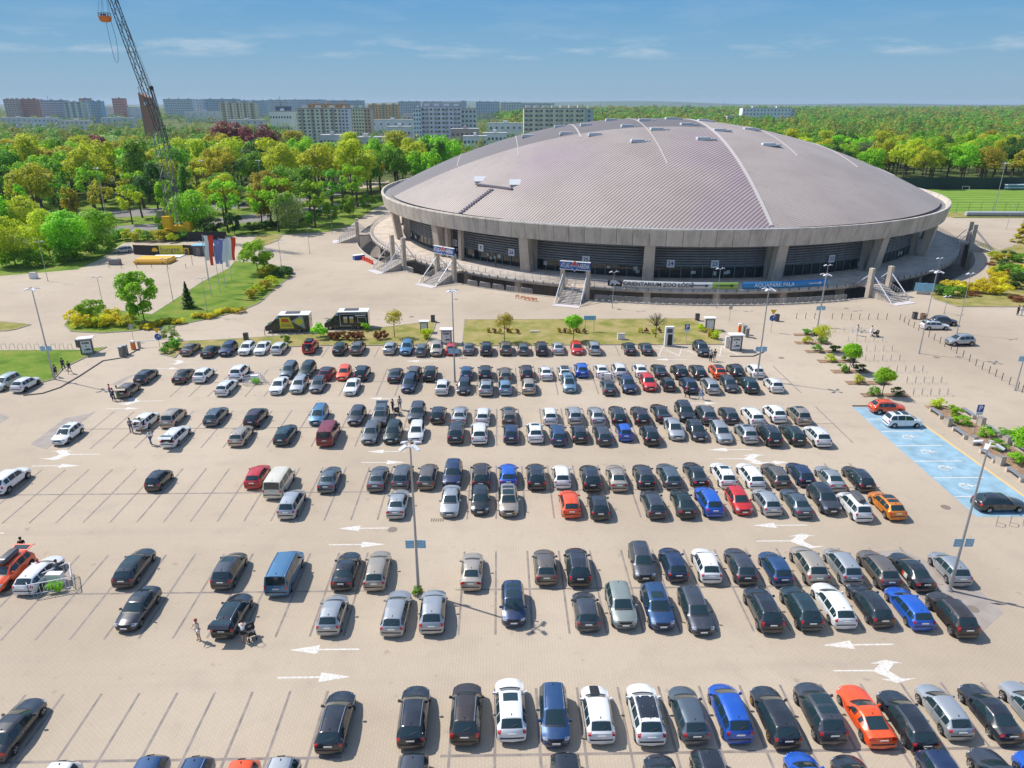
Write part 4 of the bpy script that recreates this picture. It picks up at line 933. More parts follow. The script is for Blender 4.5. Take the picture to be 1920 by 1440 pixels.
for q in allcars:
    sp = SH.setdefault(q['k'], Shape(q['k'])); hz = sp.st[6][1]*.47
    if q['row'] == 'Z': p = at(q['x'], q['y'], 1.0); p.y = ROWN['Z'][1]+rc.uniform(-.15, .15)
    else: p = at(q['x'], q['y'], hz)
    key = (q['k'], q['c'], q['f'])
    if key not in protos: o_ = protos[key] = make_car(q['k'], q['c'], q['f'], 'parked_car' if q['k'] != 'van' else 'parked_van')
    else: o_ = copy_tree(protos[key])
    tag(o_, q['label'], 'car' if q['k'] != 'van' else 'van', 'vehicles parked in the rows of bays')
    k_ = rc.uniform(.895, .965); o_.scale = (.93*rc.uniform(.985, 1.015), k_, .93*rc.uniform(.97, 1.04)); o_.location = (p.x, p.y, 0); o_.rotation_euler = (0, 0, (0 if q['d'] == 'R' else math.pi)+R(rc.uniform(-1.6, 1.6)))
def lone(px, py, c, k, rz, label, f=(), z=None):
    key = (k, c, tuple(f)); p = at(px, py, SH.setdefault(k, Shape(k)).st[6][1]*.45)
    if key in protos: o_ = copy_tree(protos[key])
    else: o_ = protos[key] = make_car(k, c, tuple(f), 'parked_car')
    tag(o_, label, 'car', 'cars parked outside the rows'); o_.scale = (.93,)*3; o_.location = (p.x, p.y, z or 0.004); o_.rotation_euler = (0, 0, R(rz)); return o_
lone(1663.5, 762, 'orange red', 'crossover', -90, 'orange red crossover parked sideways on the blue bays', ('rails',))
lone(1693, 786, 'white', 'mpv', -90, 'white people carrier with dark glass roof on the blue bays', ('glass',))
lone(1873, 941, 'black', 'estate', -90, 'black estate with silver window trim on the blue bays', ('chrome',))
lone(1753, 609, 'white', 'estate', -92, 'white estate parked behind the posts on the right', ('glass',))
lone(1770, 601, 'dark grey', 'crossover', -95, 'dark grey crossover parked behind the white estate on the right', ('rails',))
lone(1800, 637, 'silver', 'suv', 93, 'silver SUV pointing left beyond the posts on the right', ('rails',))
lone(10, 715, 'pale green', 'mpv', 176, 'pale green car cut by the left edge beside the lawn')
lone(48, 718, 'white', 'crossover', -3, 'white crossover parked by the lawn at the left edge', ('darkrim',))
lone(231, 468, 'silver', 'mpv', 118, 'silver car by the hedge near the bungee crane')
lone(530, 506, 'steel blue', 'estate', 80, 'blue grey car half hidden behind the shrubs left of the arena')
lone(140, 436, 'steel blue', 'hatch', 96, 'blue hatchback on the road under the trees', z=.0)
lone(345, 418, 'silver', 'saloon', 96, 'silver saloon on the park road behind the crane')
lone(455, 383, 'navy blue', 'hatch', 100, 'navy hatchback on the park road among the trees')
lone(185, 404, 'grey', 'estate', 92, 'grey estate parked by the far park road')
lone(60, 405, 'white', 'van', 92, 'white van parked by the far park road')
# ================================================================ VEGETATION
def leaf_mat(name, cols, trans=.55, isl=.55, ns=.55):
    m, t, b, o = newmat(name, .55, .35)
    geo = nn(t, 'ShaderNodeNewGeometry'); oi = nn(t, 'ShaderNodeObjectInfo')
    n1 = noise_out(t, o, ns, 3)
    fac = math_(t, 'ADD', math_(t, 'MULTIPLY', geo.outputs['Random Per Island'], isl), math_(t, 'MULTIPLY', n1, 1.05-isl))
    c = ramp(t, fac, [(.12, cols[0]), (.45, cols[1]), (.85, cols[2])])
    hs = nn(t, 'ShaderNodeHueSaturation'); t.links.new(c, hs.inputs['Color'])
    t.links.new(mrange(t, oi.outputs['Random'], 0, 1, .485, .515), hs.inputs['Hue']); t.links.new(mrange(t, oi.outputs['Random'], 0, 1, .82, 1.18), hs.inputs['Value'])
    t.links.new(hs.outputs[0], b.inputs['Base Color'])
    tr = nn(t, 'ShaderNodeBsdfTranslucent'); t.links.new(hs.outputs[0], tr.inputs[0]); ms = nn(t, 'ShaderNodeMixShader'); ms.inputs[0].default_value = trans
    t.links.new(b.outputs[0], ms.inputs[1]); t.links.new(tr.outputs[0], ms.inputs[2]); t.links.new(ms.outputs[0], t.nodes['Material Output'].inputs[0]); return m
LM = {
 'bright': leaf_mat('leaves_bright_green', ((0.129, 0.323, 0.0118), (0.273, 0.565, 0.0177), (0.489, 0.78, 0.0354))),
 'green': leaf_mat('leaves_green', ((0.072, 0.202, 0.0142), (0.159, 0.376, 0.0236), (0.303, 0.565, 0.0413))),
 'dark': leaf_mat('leaves_dark_green', ((0.0288, 0.0807, 0.0165), (0.0648, 0.162, 0.0236), (0.129, 0.269, 0.0413))),
 'yellow green': leaf_mat('leaves_yellow_green', ((0.288, 0.364, 0.0142), (0.518, 0.605, 0.0212), (0.749, 0.78, 0.0472))),
 'olive': leaf_mat('leaves_olive', ((0.288, 0.283, 0.0177), (0.489, 0.457, 0.026), (0.691, 0.592, 0.0472))),
 'orange': leaf_mat('leaves_orange_green', ((.24, .22, .018), (.42, .38, .026), (.56, .50, .06))),
 'purple': leaf_mat('leaves_purple', ((0.101, 0.0269, 0.0354), (0.201, 0.0605, 0.0708), (0.345, 0.121, 0.13))),
 'pale': leaf_mat('leaves_pale', ((0.201, 0.323, 0.0708), (0.375, 0.511, 0.142), (0.605, 0.673, 0.307))),
 'yellow': leaf_mat('leaves_yellow', ((0.432, 0.35, 0.0177), (0.8, 0.673, 0.0236), (0.8, 0.8, 0.059))),
 'grey': leaf_mat('leaves_grey_green', ((0.101, 0.121, 0.059), (0.173, 0.215, 0.0944), (0.288, 0.323, 0.153))),
 'far': leaf_mat('leaves_far_wood', ((0.072, 0.162, 0.0142), (0.201, 0.364, 0.0236), (0.403, 0.484, 0.0472))),
 'redbrown': leaf_mat('leaves_red_brown', ((0.144, 0.0404, 0.0177), (0.231, 0.0673, 0.0354), (0.317, 0.121, 0.059))),
}
def leaves(rng, n, rx, ry, rz, cz, size, blobs=12, br=.42, hollow=.55, flat=0.0, jit=.45):
    """clumps of small leaf-cluster faces spread over sub-crowns of an uneven crown"""
    d = rng.normal(size=(blobs, 3)); d /= np.linalg.norm(d, axis=1)[:, None]; d[:, 2] = d[:, 2]*.9+.08
    rad = rng.uniform(hollow, .86, (blobs, 1)); C_ = d*rad*np.array([rx, ry, rz]); B = rng.uniform(.65, 1.15, blobs)*br
    k = rng.integers(0, blobs, n); u = rng.normal(size=(n, 3)); u /= np.linalg.norm(u, axis=1)[:, None]
    u[:, 2] = np.where(u[:, 2] < -.35, -u[:, 2], u[:, 2])
    r = (rng.uniform(.35, 1, n)**.45)[:, None]*B[k][:, None]
    P_ = C_[k]+u*r*np.array([rx, ry, rz]); P_[:, 2] += cz
    nr = u+rng.normal(scale=jit, size=(n, 3)); nr[:, 2] += .25; nr /= np.linalg.norm(nr, axis=1)[:, None]
    a = np.cross(nr, rng.normal(size=(n, 3))); a /= np.linalg.norm(a, axis=1)[:, None]; b = np.cross(nr, a)
    s_ = size*rng.uniform(.6, 1.25, (n, 1)); a *= s_; b *= s_*rng.uniform(.55, .95, (n, 1))
    V = np.stack([P_-a*.5-b*.25, P_+a*.12-b*.55, P_+a*.55+b*.12, P_-a*.1+b*.5], 1).reshape(-1, 3)
    return V, np.arange(4*n).reshape(n, 4), C_+np.array([0, 0, cz])
def trunk_mesh(rng, h, r, tops, crown_base, lean=0):
    mb = MB(); pts = [(0, 0, -.2), (rng.normal()*.05*h*.3, rng.normal()*.05*h*.3, crown_base*.6), (rng.normal()*.04*h*.3, rng.normal()*.04*h*.3, h*.62), (0, 0, h*.88)]
    mb.tube(pts, r, 7, r*.22)
    for c in tops:
        z0 = rng.uniform(.45, .8)*min(h*.7, c[2]) ; a = Vector((0, 0, z0)); b = Vector(c); m = a.lerp(b, .5)+Vector((0, 0, -.04*h))
        mb.tube([a, m, b], r*.42, 5, r*.08)
    return mb.mesh('trunk', M_bark)
for k_, c_ in (('bright', ((.07, .19, .01), (.15, .34, .018), (.28, .48, .03))), ('yellow green', ((.16, .22, .012), (.29, .36, .02), (.42, .47, .04))), ('green', ((.04, .12, .012), (.09, .22, .02), (.17, .34, .035))), ('olive', ((.15, .17, .015), (.27, .27, .03), (.38, .36, .05))), ('orange', ((.17, .13, .02), (.30, .23, .03), (.42, .34, .06)))):
    LM['mass '+k_] = leaf_mat('leaves_mass_'+k_.replace(' ', '_'), c_, .3, .18, .11)
TREES = {}
def tree_variant(kind, v, n, rx, rz, h, size, blobs, br, hollow, tr=.0, seed=0):
    rng = np.random.default_rng(seed+v*17+len(kind)); cz = h-rz*.98
    V, Fc, C_ = leaves(rng, n, rx, rx*rng.uniform(.85, 1.1), rz, cz, size, blobs, br, hollow)
    me = np_mesh('crown', V, Fc, LM['green']); tm = trunk_mesh(rng, h, tr or .022*h, C_[:7], cz-rz*.7)
    return me, tm
for v in range(6): TREES['wood', v] = tree_variant('wood', v, 4200, [5.4, 6.0, 5.0, 6.4, 5.6, 5.8][v], [5.2, 5.6, 6.2, 5.0, 6.6, 5.8][v], [15, 16, 17, 14.5, 17.5, 16][v], .55, [20, 24, 18, 26, 22, 18][v], .42, .42, seed=3)
for v in range(3): TREES['sparse', v] = tree_variant('sparse', v, 1300, [4.2, 4.8, 3.8][v], [5.4, 5.0, 5.8][v], [13, 14, 12.5][v], .55, 22, .26, .6, seed=9)
for v in range(3): TREES['tall', v] = tree_variant('tall', v, 2100, [3.0, 2.6, 3.3][v], [6.5, 7, 6][v], [15, 16, 14][v], .6, 14, .4, .4, seed=19)
TREES['lollipop', 0] = tree_variant('lollipop', 0, 4200, 1.25, 1.0, 3.9, .19, 34, .62, .42, .06, 31)
TREES['lollipop', 1] = tree_variant('lollipop', 1, 1500, 1.25, 1.1, 4.0, .15, 30, .55, .5, .06, 35)
TREES['near', 0] = tree_variant('near', 0, 6500, 3.1, 3.9, 7.6, .30, 24, .33, .5, .10, 41)
TREES['near', 1] = tree_variant('near', 1, 6500, 3.4, 3.0, 6.4, .30, 22, .34, .5, .10, 45)
TREES['near', 2] = tree_variant('near', 2, 9000, 4.9, 5.2, 10.2, .36, 30, .42, .5, .14, 47)
def shrub_mesh(v, n, size, seed, flat=.8):
    rng = np.random.default_rng(seed+v); V, Fc, _ = leaves(rng, n, 1, 1, flat, flat*.75, size, 14, .42, .4); V[:, 2] = np.maximum(V[:, 2], .02); return np_mesh('shrub', V, Fc, LM['green'])
SHR = [shrub_mesh(v, 900, .17, 60) for v in range(3)]
def conifer_mesh(seed, n=1500):
    rng = np.random.default_rng(seed); t_ = rng.uniform(0, 1, n)**.7; r = (1-t_)*(.5+.5*rng.uniform(0, 1, n)**.5)*(.82+.25*np.sin(t_*38)); a = rng.uniform(0, 6.283, n)
    P_ = np.stack([r*np.cos(a), r*np.sin(a), .15+t_*3.0], 1); o_ = np.stack([np.cos(a), np.sin(a), -.35+0*a], 1); s_ = .20*(1.15-t_)[:, None]+.05
    side = np.stack([-np.sin(a), np.cos(a), 0*a], 1)*s_*.6; V = np.stack([P_-side, P_+o_*s_*1.3-side*.3, P_+o_*s_*1.3+side*.3, P_+side], 1).reshape(-1, 3)
    return np_mesh('foliage', V, np.arange(4*n).reshape(n, 4), LM['dark'])
CON = conifer_mesh(5)
def tree(kind, v, p, colour, s=1.0, label='', group=None, name='broadleaf_tree', cat='tree', rz=None, sz=None):
    e = empty(name, (p[0], p[1], 0), rng_.uniform(0, 6.28) if rz is None else rz, label, cat, group)
    e.scale = (s, s, s*(sz or 1)); cm, tm = TREES[kind, v]; inst('trunk', tm, e); inst('crown', cm, e, mat=LM[colour]); return e
rng_ = random.Random(5)
def shrub(px, py, r, colour, label, group=None, h=None, name='shrub', z=0):
    p = at(px, py) if py is not None else px; o_ = inst(name, SHR[rng_.randrange(3)], None, (p[0], p[1], z), rng_.uniform(0, 6.28), (r, r, (h or r)), LM[colour]); return tag(o_, label, 'shrub', group)
# ---- small standard trees on the lawns and beds
def lolly(px, py, colour, v, s, label): return tree('lollipop', v, at(px, py), colour, s, label, name='standard_tree')
lolly(1075, 640, 'bright', 0, 1.05, 'bright green ball-headed tree on the middle lawn')
lolly(946, 641, 'olive', 1, 1.12, 'half-leafed round tree on the left part of the middle lawn')
lolly(740, 633, 'olive', 1, 1.1, 'yellowish round tree on the left lawn beside the ticket hut')
lolly(1654, 742, 'bright', 0, .92, 'bright green round tree nearest the orange red crossover')
lolly(1592, 697, 'bright', 0, 1.0, 'widest bright green round tree in the small beds')
lolly(1537, 659, 'yellow green', 1, 1.0, 'sparse yellowish round tree in the small beds')
lolly(1529, 640, 'yellow green', 1, .55, 'tiny young tree left of the sparse yellowish round tree')
lolly(1914, 878, 'bright', 0, 1.12, 'bright green round tree cut by the right edge')
e = empty('bare_tree', at(1229, 634), 0, 'leafless round tree on the right part of the middle lawn', 'tree')
mb = MB(); mb.tube([(0, 0, 0), (0, 0, 2.1)], .09, 7, .07); mb.build('trunk', M_bark, e)
mb = MB(); rb_ = random.Random(3)
for k in range(44):
    a, el = rb_.uniform(0, 6.28), rb_.uniform(.15, 1.5); d = Vector((math.cos(a)*math.cos(el), math.sin(a)*math.cos(el), math.sin(el))); p0 = Vector((0, 0, 2.0)); p1 = p0+d*1.0; mb.tube([p0, p1], .03, 4, .018)
    for j in range(3):
        q = p1+(d+Vector((rb_.uniform(-.5, .5), rb_.uniform(-.5, .5), rb_.uniform(-.2, .5)))).normalized()*1.05; mb.tube([p1, q], .018, 3, .008)
mb.build('branches', M_bark, e)
tree('near', 0, at(272, 603), 'bright', 1.15, 'bright green tree standing alone on the garden island')
tree('near', 1, at(484, 513), 'bright', 1.1, 'bright green spreading tree behind the flags')
tree('near', 1, at(176, 606), 'bright', .62, 'small bright green tree in the yellow shrub bed')
e = empty('conifer', at(354, 578), 0, 'small dark blue green conifer on the garden island', 'tree'); e.scale = (1.15, 1.15, 1.55)
inst('foliage', CON, e); mb = MB(); mb.tube([(0, 0, 0), (0, 0, 2.8)], .07, 6, .02); mb.build('trunk', M_bark, e)
e = empty('conifer', at(1917, 455), 0, 'tall red-tipped conifer cut by the right edge beyond the garden', 'tree'); e.scale = (2.4, 2.4, 2.7)
inst('foliage', CON, e, mat=LM['olive']); mb = MB(); mb.tube([(0, 0, 0), (0, 0, 2.8)], .07, 6, .02); mb.build('trunk', M_bark, e)
for px, py, c, s, v, l in ((30, 497, 'yellow green', 1.05, 2, 'large yellow green tree at the left edge by the grass bank'), (95, 482, 'yellow green', 1.1, 2, 'yellow green tree second from the left on the grass bank'),
        (140, 486, 'bright', 1.1, 2, 'bright green tree in the middle of the grass bank'), (185, 470, 'bright', 1.0, 2, 'bright tree at the right end of the grass bank'), (-30, 470, 'bright', 1.4, 2, 'green tree leaning over the left edge'),
        (60, 460, 'yellow green', 1.2, 2, 'yellow green tree behind the grass bank'), (546, 433, 'pale', 1.05, 2, 'pale blossoming tree at the end of the crane fence lane'), (512, 418, 'orange', 1.5, 2, 'rounded orange green tree beside the pale blossoming tree'),
        (370, 443, 'bright', 1.2, 2, 'bright green tree right behind the crane'), (400, 447, 'dark', .9, 1, 'dark green bushy tree by the crane fence'), (440, 440, 'dark', .85, 0, 'dark pointed tree right of the crane fence'),
        (312, 440, 'bright', .9, 0, 'bright green tree left of the crane mast'), (622, 420, 'bright', .9, 0, 'bright green young tree by the footpath'), (655, 408, 'bright', .9, 0, 'bright green young tree nearest the arena'), (690, 398, 'green', .95, 1, 'green tree beside the arena rim'),
        (585, 425, 'green', .7, 1, 'low green tree over the dark hedge')):
    tree('near', v, at(px, py), c, s, l)
# ---- shrubs: yellow bed, hedges, right-hand garden, planting beds
for x, y, r, c in ((12, 500, 2.6, 'bright'), (50, 502, 2.4, 'green'), (75, 498, 2.6, 'bright'), (115, 494, 2.4, 'green'), (150, 488, 2.6, 'bright'), (180, 482, 2.3, 'green'), (205, 474, 2.2, 'bright')):
    shrub(x, y, r, c, 'leafy undergrowth bush beneath the grass bank trees', 'bushes beneath the grass bank trees', r*1.1)
G1 = 'yellow shrubs on the garden island'
for x, y, r, c in ((137, 604, 1.5, 'yellow'), (148, 613, 1.5, 'yellow'), (165, 612, 1.6, 'yellow'), (182, 614, 1.5, 'yellow green'), (200, 612, 1.5, 'yellow'), (222, 610, 1.5, 'yellow'), (238, 614, 1.3, 'olive'), (212, 599, 1.4, 'yellow'), (160, 598, 1.3, 'yellow green'), (245, 606, 1.2, 'olive')):
    shrub(x, y, r, c, 'one of the yellow and olive shrubs of the left island bed', G1)
G2 = 'low hedge along the garden island'
for i in range(22):
    t_ = i/21; x = 268+t_*187; y = 617-t_*34+3*math.sin(i); 
    if not .40 < t_ < .5: shrub(x, y, .85, 'yellow' if i % 3 else 'olive', 'clump of the low golden hedge edging the garden island', G2, .7)
for x, y, r, c in ((473, 560, 1.5, 'olive'), (485, 552, 1.5, 'yellow green'), (497, 545, 1.5, 'olive'), (508, 537, 1.5, 'yellow green'), (495, 520, 1.7, 'olive'), (512, 516, 1.7, 'olive'), (530, 520, 1.7, 'dark'), (540, 514, 1.3, 'dark')):
    shrub(x, y, r, c, 'olive shrub at the right end of the garden island', 'shrubs at the right end of the garden island')
for i in range(16):
    shrub(208+i*9+rng_.uniform(-3, 3), 452+rng_.uniform(-4, 3), rng_.uniform(1.4, 2.2), rng_.choice(['yellow green', 'olive', 'green']), 'clump of the loose yellow green hedge behind the bungee ground', 'hedge behind the bungee ground')
for i in range(20):
    shrub(470+i*9.5, 437-i*2.3+rng_.uniform(-2, 2), rng_.uniform(1.5, 2.1), 'dark', 'clump of the dark hedge beside the park road', 'dark hedge beside the park road')
for x, y, r, c in ((1765, 553, 1.8, 'dark'), (1778, 556, 1.8, 'green'), (1793, 556, 1.8, 'green'), (1756, 548, 1.3, 'green'), (1890, 520, 2.6, 'green'), (1905, 540, 2.8, 'dark'), (1915, 528, 2.8, 'green'), (1880, 500, 1.6, 'dark'), (1876, 490, 1.9, 'olive'), (1893, 487, 2.0, 'dark'), (1910, 492, 1.9, 'green'), (1862, 486, 1.7, 'yellow green')):
    shrub(x, y, r, c, 'green shrub in the garden right of the arena', 'green shrubs in the garden right of the arena', r*.8)
for x, y, r in ((1775, 542, 1.3), (1788, 543, 1.4), (1800, 546, 1.3), (1812, 546, 1.4), (1824, 548, 1.4), (1836, 550, 1.4), (1848, 551, 1.5), (1860, 552, 1.5), (1872, 553, 1.5), (1884, 552, 1.5), (1840, 541, 1.5), (1856, 540, 1.5), (1870, 538, 1.5), (1884, 535, 1.5), (1862, 527, 1.5), (1876, 526, 1.4), (1858, 515, 1.3), (1872, 512, 1.2), (1900, 520, 1.4), (1915, 513, 1.4)):
    shrub(x, y, r, 'yellow', 'bright yellow shrub in the garden right of the arena', 'yellow shrubs in the garden right of the arena')
for x, y, r in ((1825, 555, 1.3), (1915, 566, 1.8), (1905, 562, 1.4), (1857, 497, 1.2), (1880, 508, 1.4), (1895, 512, 1.4)): shrub(x, y, r, 'redbrown', 'low red-brown shrub in the garden right of the arena', 'red-brown shrubs in the garden', .6)
for i, (x, y) in enumerate(((622, 637), (632, 638), (643, 637), (657, 638), (668, 637), (677, 638), (709, 637), (720, 636))): shrub(x, y, .75, 'redbrown', 'one of the small red-brown bushes in a row on the left lawn', 'red-brown bushes on the left lawn', 1.0)
for x, y, r, c, l in ((602, 634, 1.5, 'bright', 'bright green bush between the food trucks and the parked cars'), (686, 620, .9, 'bright', 'bright green bush beside the second food truck'), (800, 636, 1.2, 'yellow green', 'yellow green bush below the ticket hut'),
        (330, 655, 1.1, 'green', 'green bush at the left tip of the left lawn'), (312, 662, .9, 'green', 'low green bush at the kerb by the round blue sign'), (320, 640, 1.5, 'pale', 'tall thin pale willow bush at the left lawn tip'), (536, 642, .8, 'green', 'green bush behind the white estate in the far row'),
        (1315, 622, .8, 'yellow green', 'small bush left of the white ticket hut'), (1330, 632, .9, 'olive', 'olive bush below the right ticket hut'), (1342, 636, .9, 'yellow green', 'yellow green bush at the right end of the middle lawn')):
    shrub(x, y, r, c, l, None, r*1.15)
for i, x in enumerate((916, 927, 937, 952, 958, 970, 1048, 1059, 1067, 1081, 1085, 1095, 1200, 1212, 1224, 1236)): shrub(x, 624+(i % 3), .42, 'redbrown' if i % 2 else 'olive', 'one of the tiny bushes in a row on the middle lawn', 'tiny bushes on the middle lawn', .65)
def bed(pts, name='planting_bed'):
    poly = P(pts); e = empty(name, (0, 0, 0)); mb = MB(); mb.prism(poly, 0, .07); 
    o_ = mb.build(name, M_soil); bpy.data.objects.remove(e); o_['kind'] = 'structure'; return o_
for i, (x0, y0, x1, y1, dx) in enumerate(((1487, 626, 1540, 630, 3), (1488, 641, 1556, 645.5, 6), (1508, 657, 1580, 662, 6), (1531, 675, 1606, 680.5, 6), (1556, 694, 1628, 700, 7), (1583, 715, 1665, 721.5, 8), (1612, 738, 1700, 744.5, 8))):
    bed([(x0, y0), (x1, y0), (x1+dx, y1), (x0+dx, y1)])
    for j, (xx, c) in enumerate(((x0+25, 'yellow green' if i % 2 else 'green'), (x0+.78*(x1-x0), 'dark' if i % 2 == 0 else 'green'))):
        shrub(xx, (y0+y1)/2, .85, c, '%s clipped bush in the %s small bed from the arena end' % (('left', 'right')[j], ORD[i]), 'clipped bushes in the small beds', .8)
bed([(1733, 761), (1776, 762), (1935, 862), (1935, 915), (1872, 862), (1800, 812)])
for x, y, c in ((1757, 764, 'yellow green'), (1787, 778, 'bright'), (1803, 797, 'bright'), (1846, 818, 'bright'), (1868, 842, 'green'), (1907, 868, 'bright'), (1886, 822, 'green')):
    shrub(x, y, 1.0, c, 'clipped bush in the long bed', 'clipped bushes in the long bed', .8)
def bench(px, py, label):
    e = empty('bench', at(px, py), math.atan2(-(at(1800, 812)-at(1733, 761)).x, (at(1800, 812)-at(1733, 761)).y), label, 'bench', 'benches round the long bed')
    mb = MB(); 
    for k in (-1, 0, 1): mb.box((k*.16, 0, .45), (.14, 2.3, .05))
    mb.build('seat', M_steel, e)
    for y in (-1.05, 1.05):
        mb = MB(); mb.box((0, y, .21), (.5, .35, .42), 0, 0, .92); mb.build('foot', M_conc_w, e)
def bin_(px, py, label):
    e = empty('litter_bin', at(px, py), .3, label, 'litter bin', 'stone litter bins round the long bed')
    mb = MB(); mb.box((0, 0, .42), (.72, .72, .84), 0, 0, .93); mb.build('body', M_conc_w, e); mb = MB(); mb.box((0, 0, .87), (.6, .6, .06)); mb.build('lid', M_conc_d, e)
for x, y, l in ((1755, 778, 'bench nearest the blue bays at the far end of the long bed'), (1799, 815, 'second bench along the blue bays side of the long bed'), (1852, 858, 'third bench along the blue bays side of the long bed'), (1902, 893, 'bench along the blue bays side cut near the right edge'),
                (1815, 778, 'bench on the far side of the long bed, farthest away'), (1862, 812, 'bench on the far side of the long bed, middle one'), (1914, 845, 'bench on the far side of the long bed by the round tree')): bench(x, y, l)
for x, y, l in ((1776, 797, 'stone bin between the first two benches'), (1823, 832, 'stone bin below the disabled parking sign'), (1874, 870, 'stone bin nearest the bottom of the long bed'), (1838, 796, 'stone bin on the far side left of the parking sign'), (1886, 832, 'stone bin on the far side beside the round tree')): bin_(x, y, l)
# ================================================================ LAMPS, SIGNS, POSTS
def lamp(px, py, label, h=12.1, heads=4, signs=True, sz=4.3, r=.13):
    p = at(px, py); e = empty('lamp_post', p, 0, label, 'lamp post')
    mb = MB(); mb.tube([(0, 0, 0), (0, 0, h*.33), (0, 0, h)], r, 10, r*.45); mb.lathe([(r*1.7, 0), (r*1.7, .12)], 10); mb.build('pole', M_steel, e, 40)
    for k in range(heads):
        a = math.pi/4+k*math.pi/2 if heads == 4 else k*math.pi+.3; c = Vector((math.cos(a), math.sin(a), 0))
        mb = MB(); mb.bar((0, 0, h-.05), c*.45+Vector((0, 0, h+.05)), .07); q = c*.62+Vector((0, 0, h+.1)); w = .55 if heads == 4 else .4; sc_ = .62
        m_ = Matrix.Rotation(a, 3, 'Z') @ Matrix.Rotation(.28, 3, 'Y')
        vs_ = [q+m_ @ Vector((x*.5, y*w*.5, z))*.62 for z, x, y in ((-.1, -.7, -.8), (-.1, 1, -.8), (-.1, 1, .8), (-.1, -.7, .8), (.1, -.8, -.9), (.04, 1.05, -.7), (.04, 1.05, .7), (.1, -.8, .9))]
        mb.add(vs_, [(3, 2, 1, 0), (4, 5, 6, 7), (0, 1, 5, 4), (1, 2, 6, 5), (2, 3, 7, 6), (3, 0, 4, 7)]); mb.build('lamp_head', M_wsteel, e)
    if signs:
        for s in (-1, 1):
            mb = MB(); mb.box((s*.42, -.14, sz), (.62, .03, .66)); sg = mb.build('direction_sign', M_lsign, e)
            mb = MB()
            for k in range(3): mb.box((s*.42, -.16, sz+.18-k*.16), (.44, .008, .05))
            mb.build('sign_text_bars', M_bw, sg)
    return e
lamp(785, 1110, 'tall lamp post among the second row of cars with two blue signs'); lamp(1780, 1107, 'tall lamp post at the right end of the second car row')
lamp(102, 711, 'tall lamp post on the lawn corner at the left'); lamp(853, 716, 'tall lamp post whose blue signs hang before a red car in the far row')
lamp(1419, 712, 'tall lamp post beside the white hatchback at the right of the far rows'); lamp(1533, 612, 'lamp post with blue signs below the aquapark banner', h=8.5, sz=3.1)
lamp(1723, 663, 'thin lamp post on the open paving right of the small beds', h=12, signs=False, r=.1); lamp(1903, 732, 'lamp post leaning out at the right edge', h=12, signs=True, r=.1); lamp(1794, 625, 'thin lamp post behind the silver SUV', h=9.5, signs=False, heads=2, r=.08)
for x, y, h, l in ((1343, 577, 7, 'thin lamp post in front of the zoo banner arrow'), (1540, 576, 7.5, 'thin lamp post at the end of the aquapark banner'), (1749, 548, 6.5, 'lamp post beside the dark bush at the garden corner'), (325, 567, 8, 'lamp post on the near edge of the bungee ground'), (390, 592, 6.5, 'lamp post on the garden island right of the conifer'),
        (197, 590, 6.5, 'lamp post behind the yellow shrub bed'), (90, 527, 8, 'floodlight post with a panel by the grass bank'), (528, 502, 6, 'lamp post beside the half hidden blue car'), (581, 476, 6, 'lamp post on the open paving left of the arena'), (623, 437, 6, 'lamp post by the end of the park road'),
        (391, 527, 8, 'lamp post with a sign in front of the red and white flag'), (1148, 578, 6.5, 'thin white mast before the bear banner'), (1887, 430, 6.5, 'lamp post beyond the garden at the right'), (1770, 588, 3.0, 'short lamp on the paving below the garden')):
    lamp(x, y, l, h=h, heads=2 if y > 500 else 1, signs=False, r=.07)
for x, y, h, hd, l in ((205, 432, 17, 4, 'tall floodlight mast among the trees at the left'), (497, 405, 17, 4, 'tall floodlight mast behind the orange green tree'), (694, 362, 16, 4, 'tall floodlight mast in the wood left of the arena rim'), (760, 335, 15, 4, 'floodlight mast by the arena roof edge'), (392, 405, 17, 4, 'floodlight mast hidden in the wood right of the crane'), (1862, 403, 16, 4, 'sports field floodlight mast nearest the viewer')):
    lamp(x, y, l, h=h, heads=hd, signs=False, r=.16)
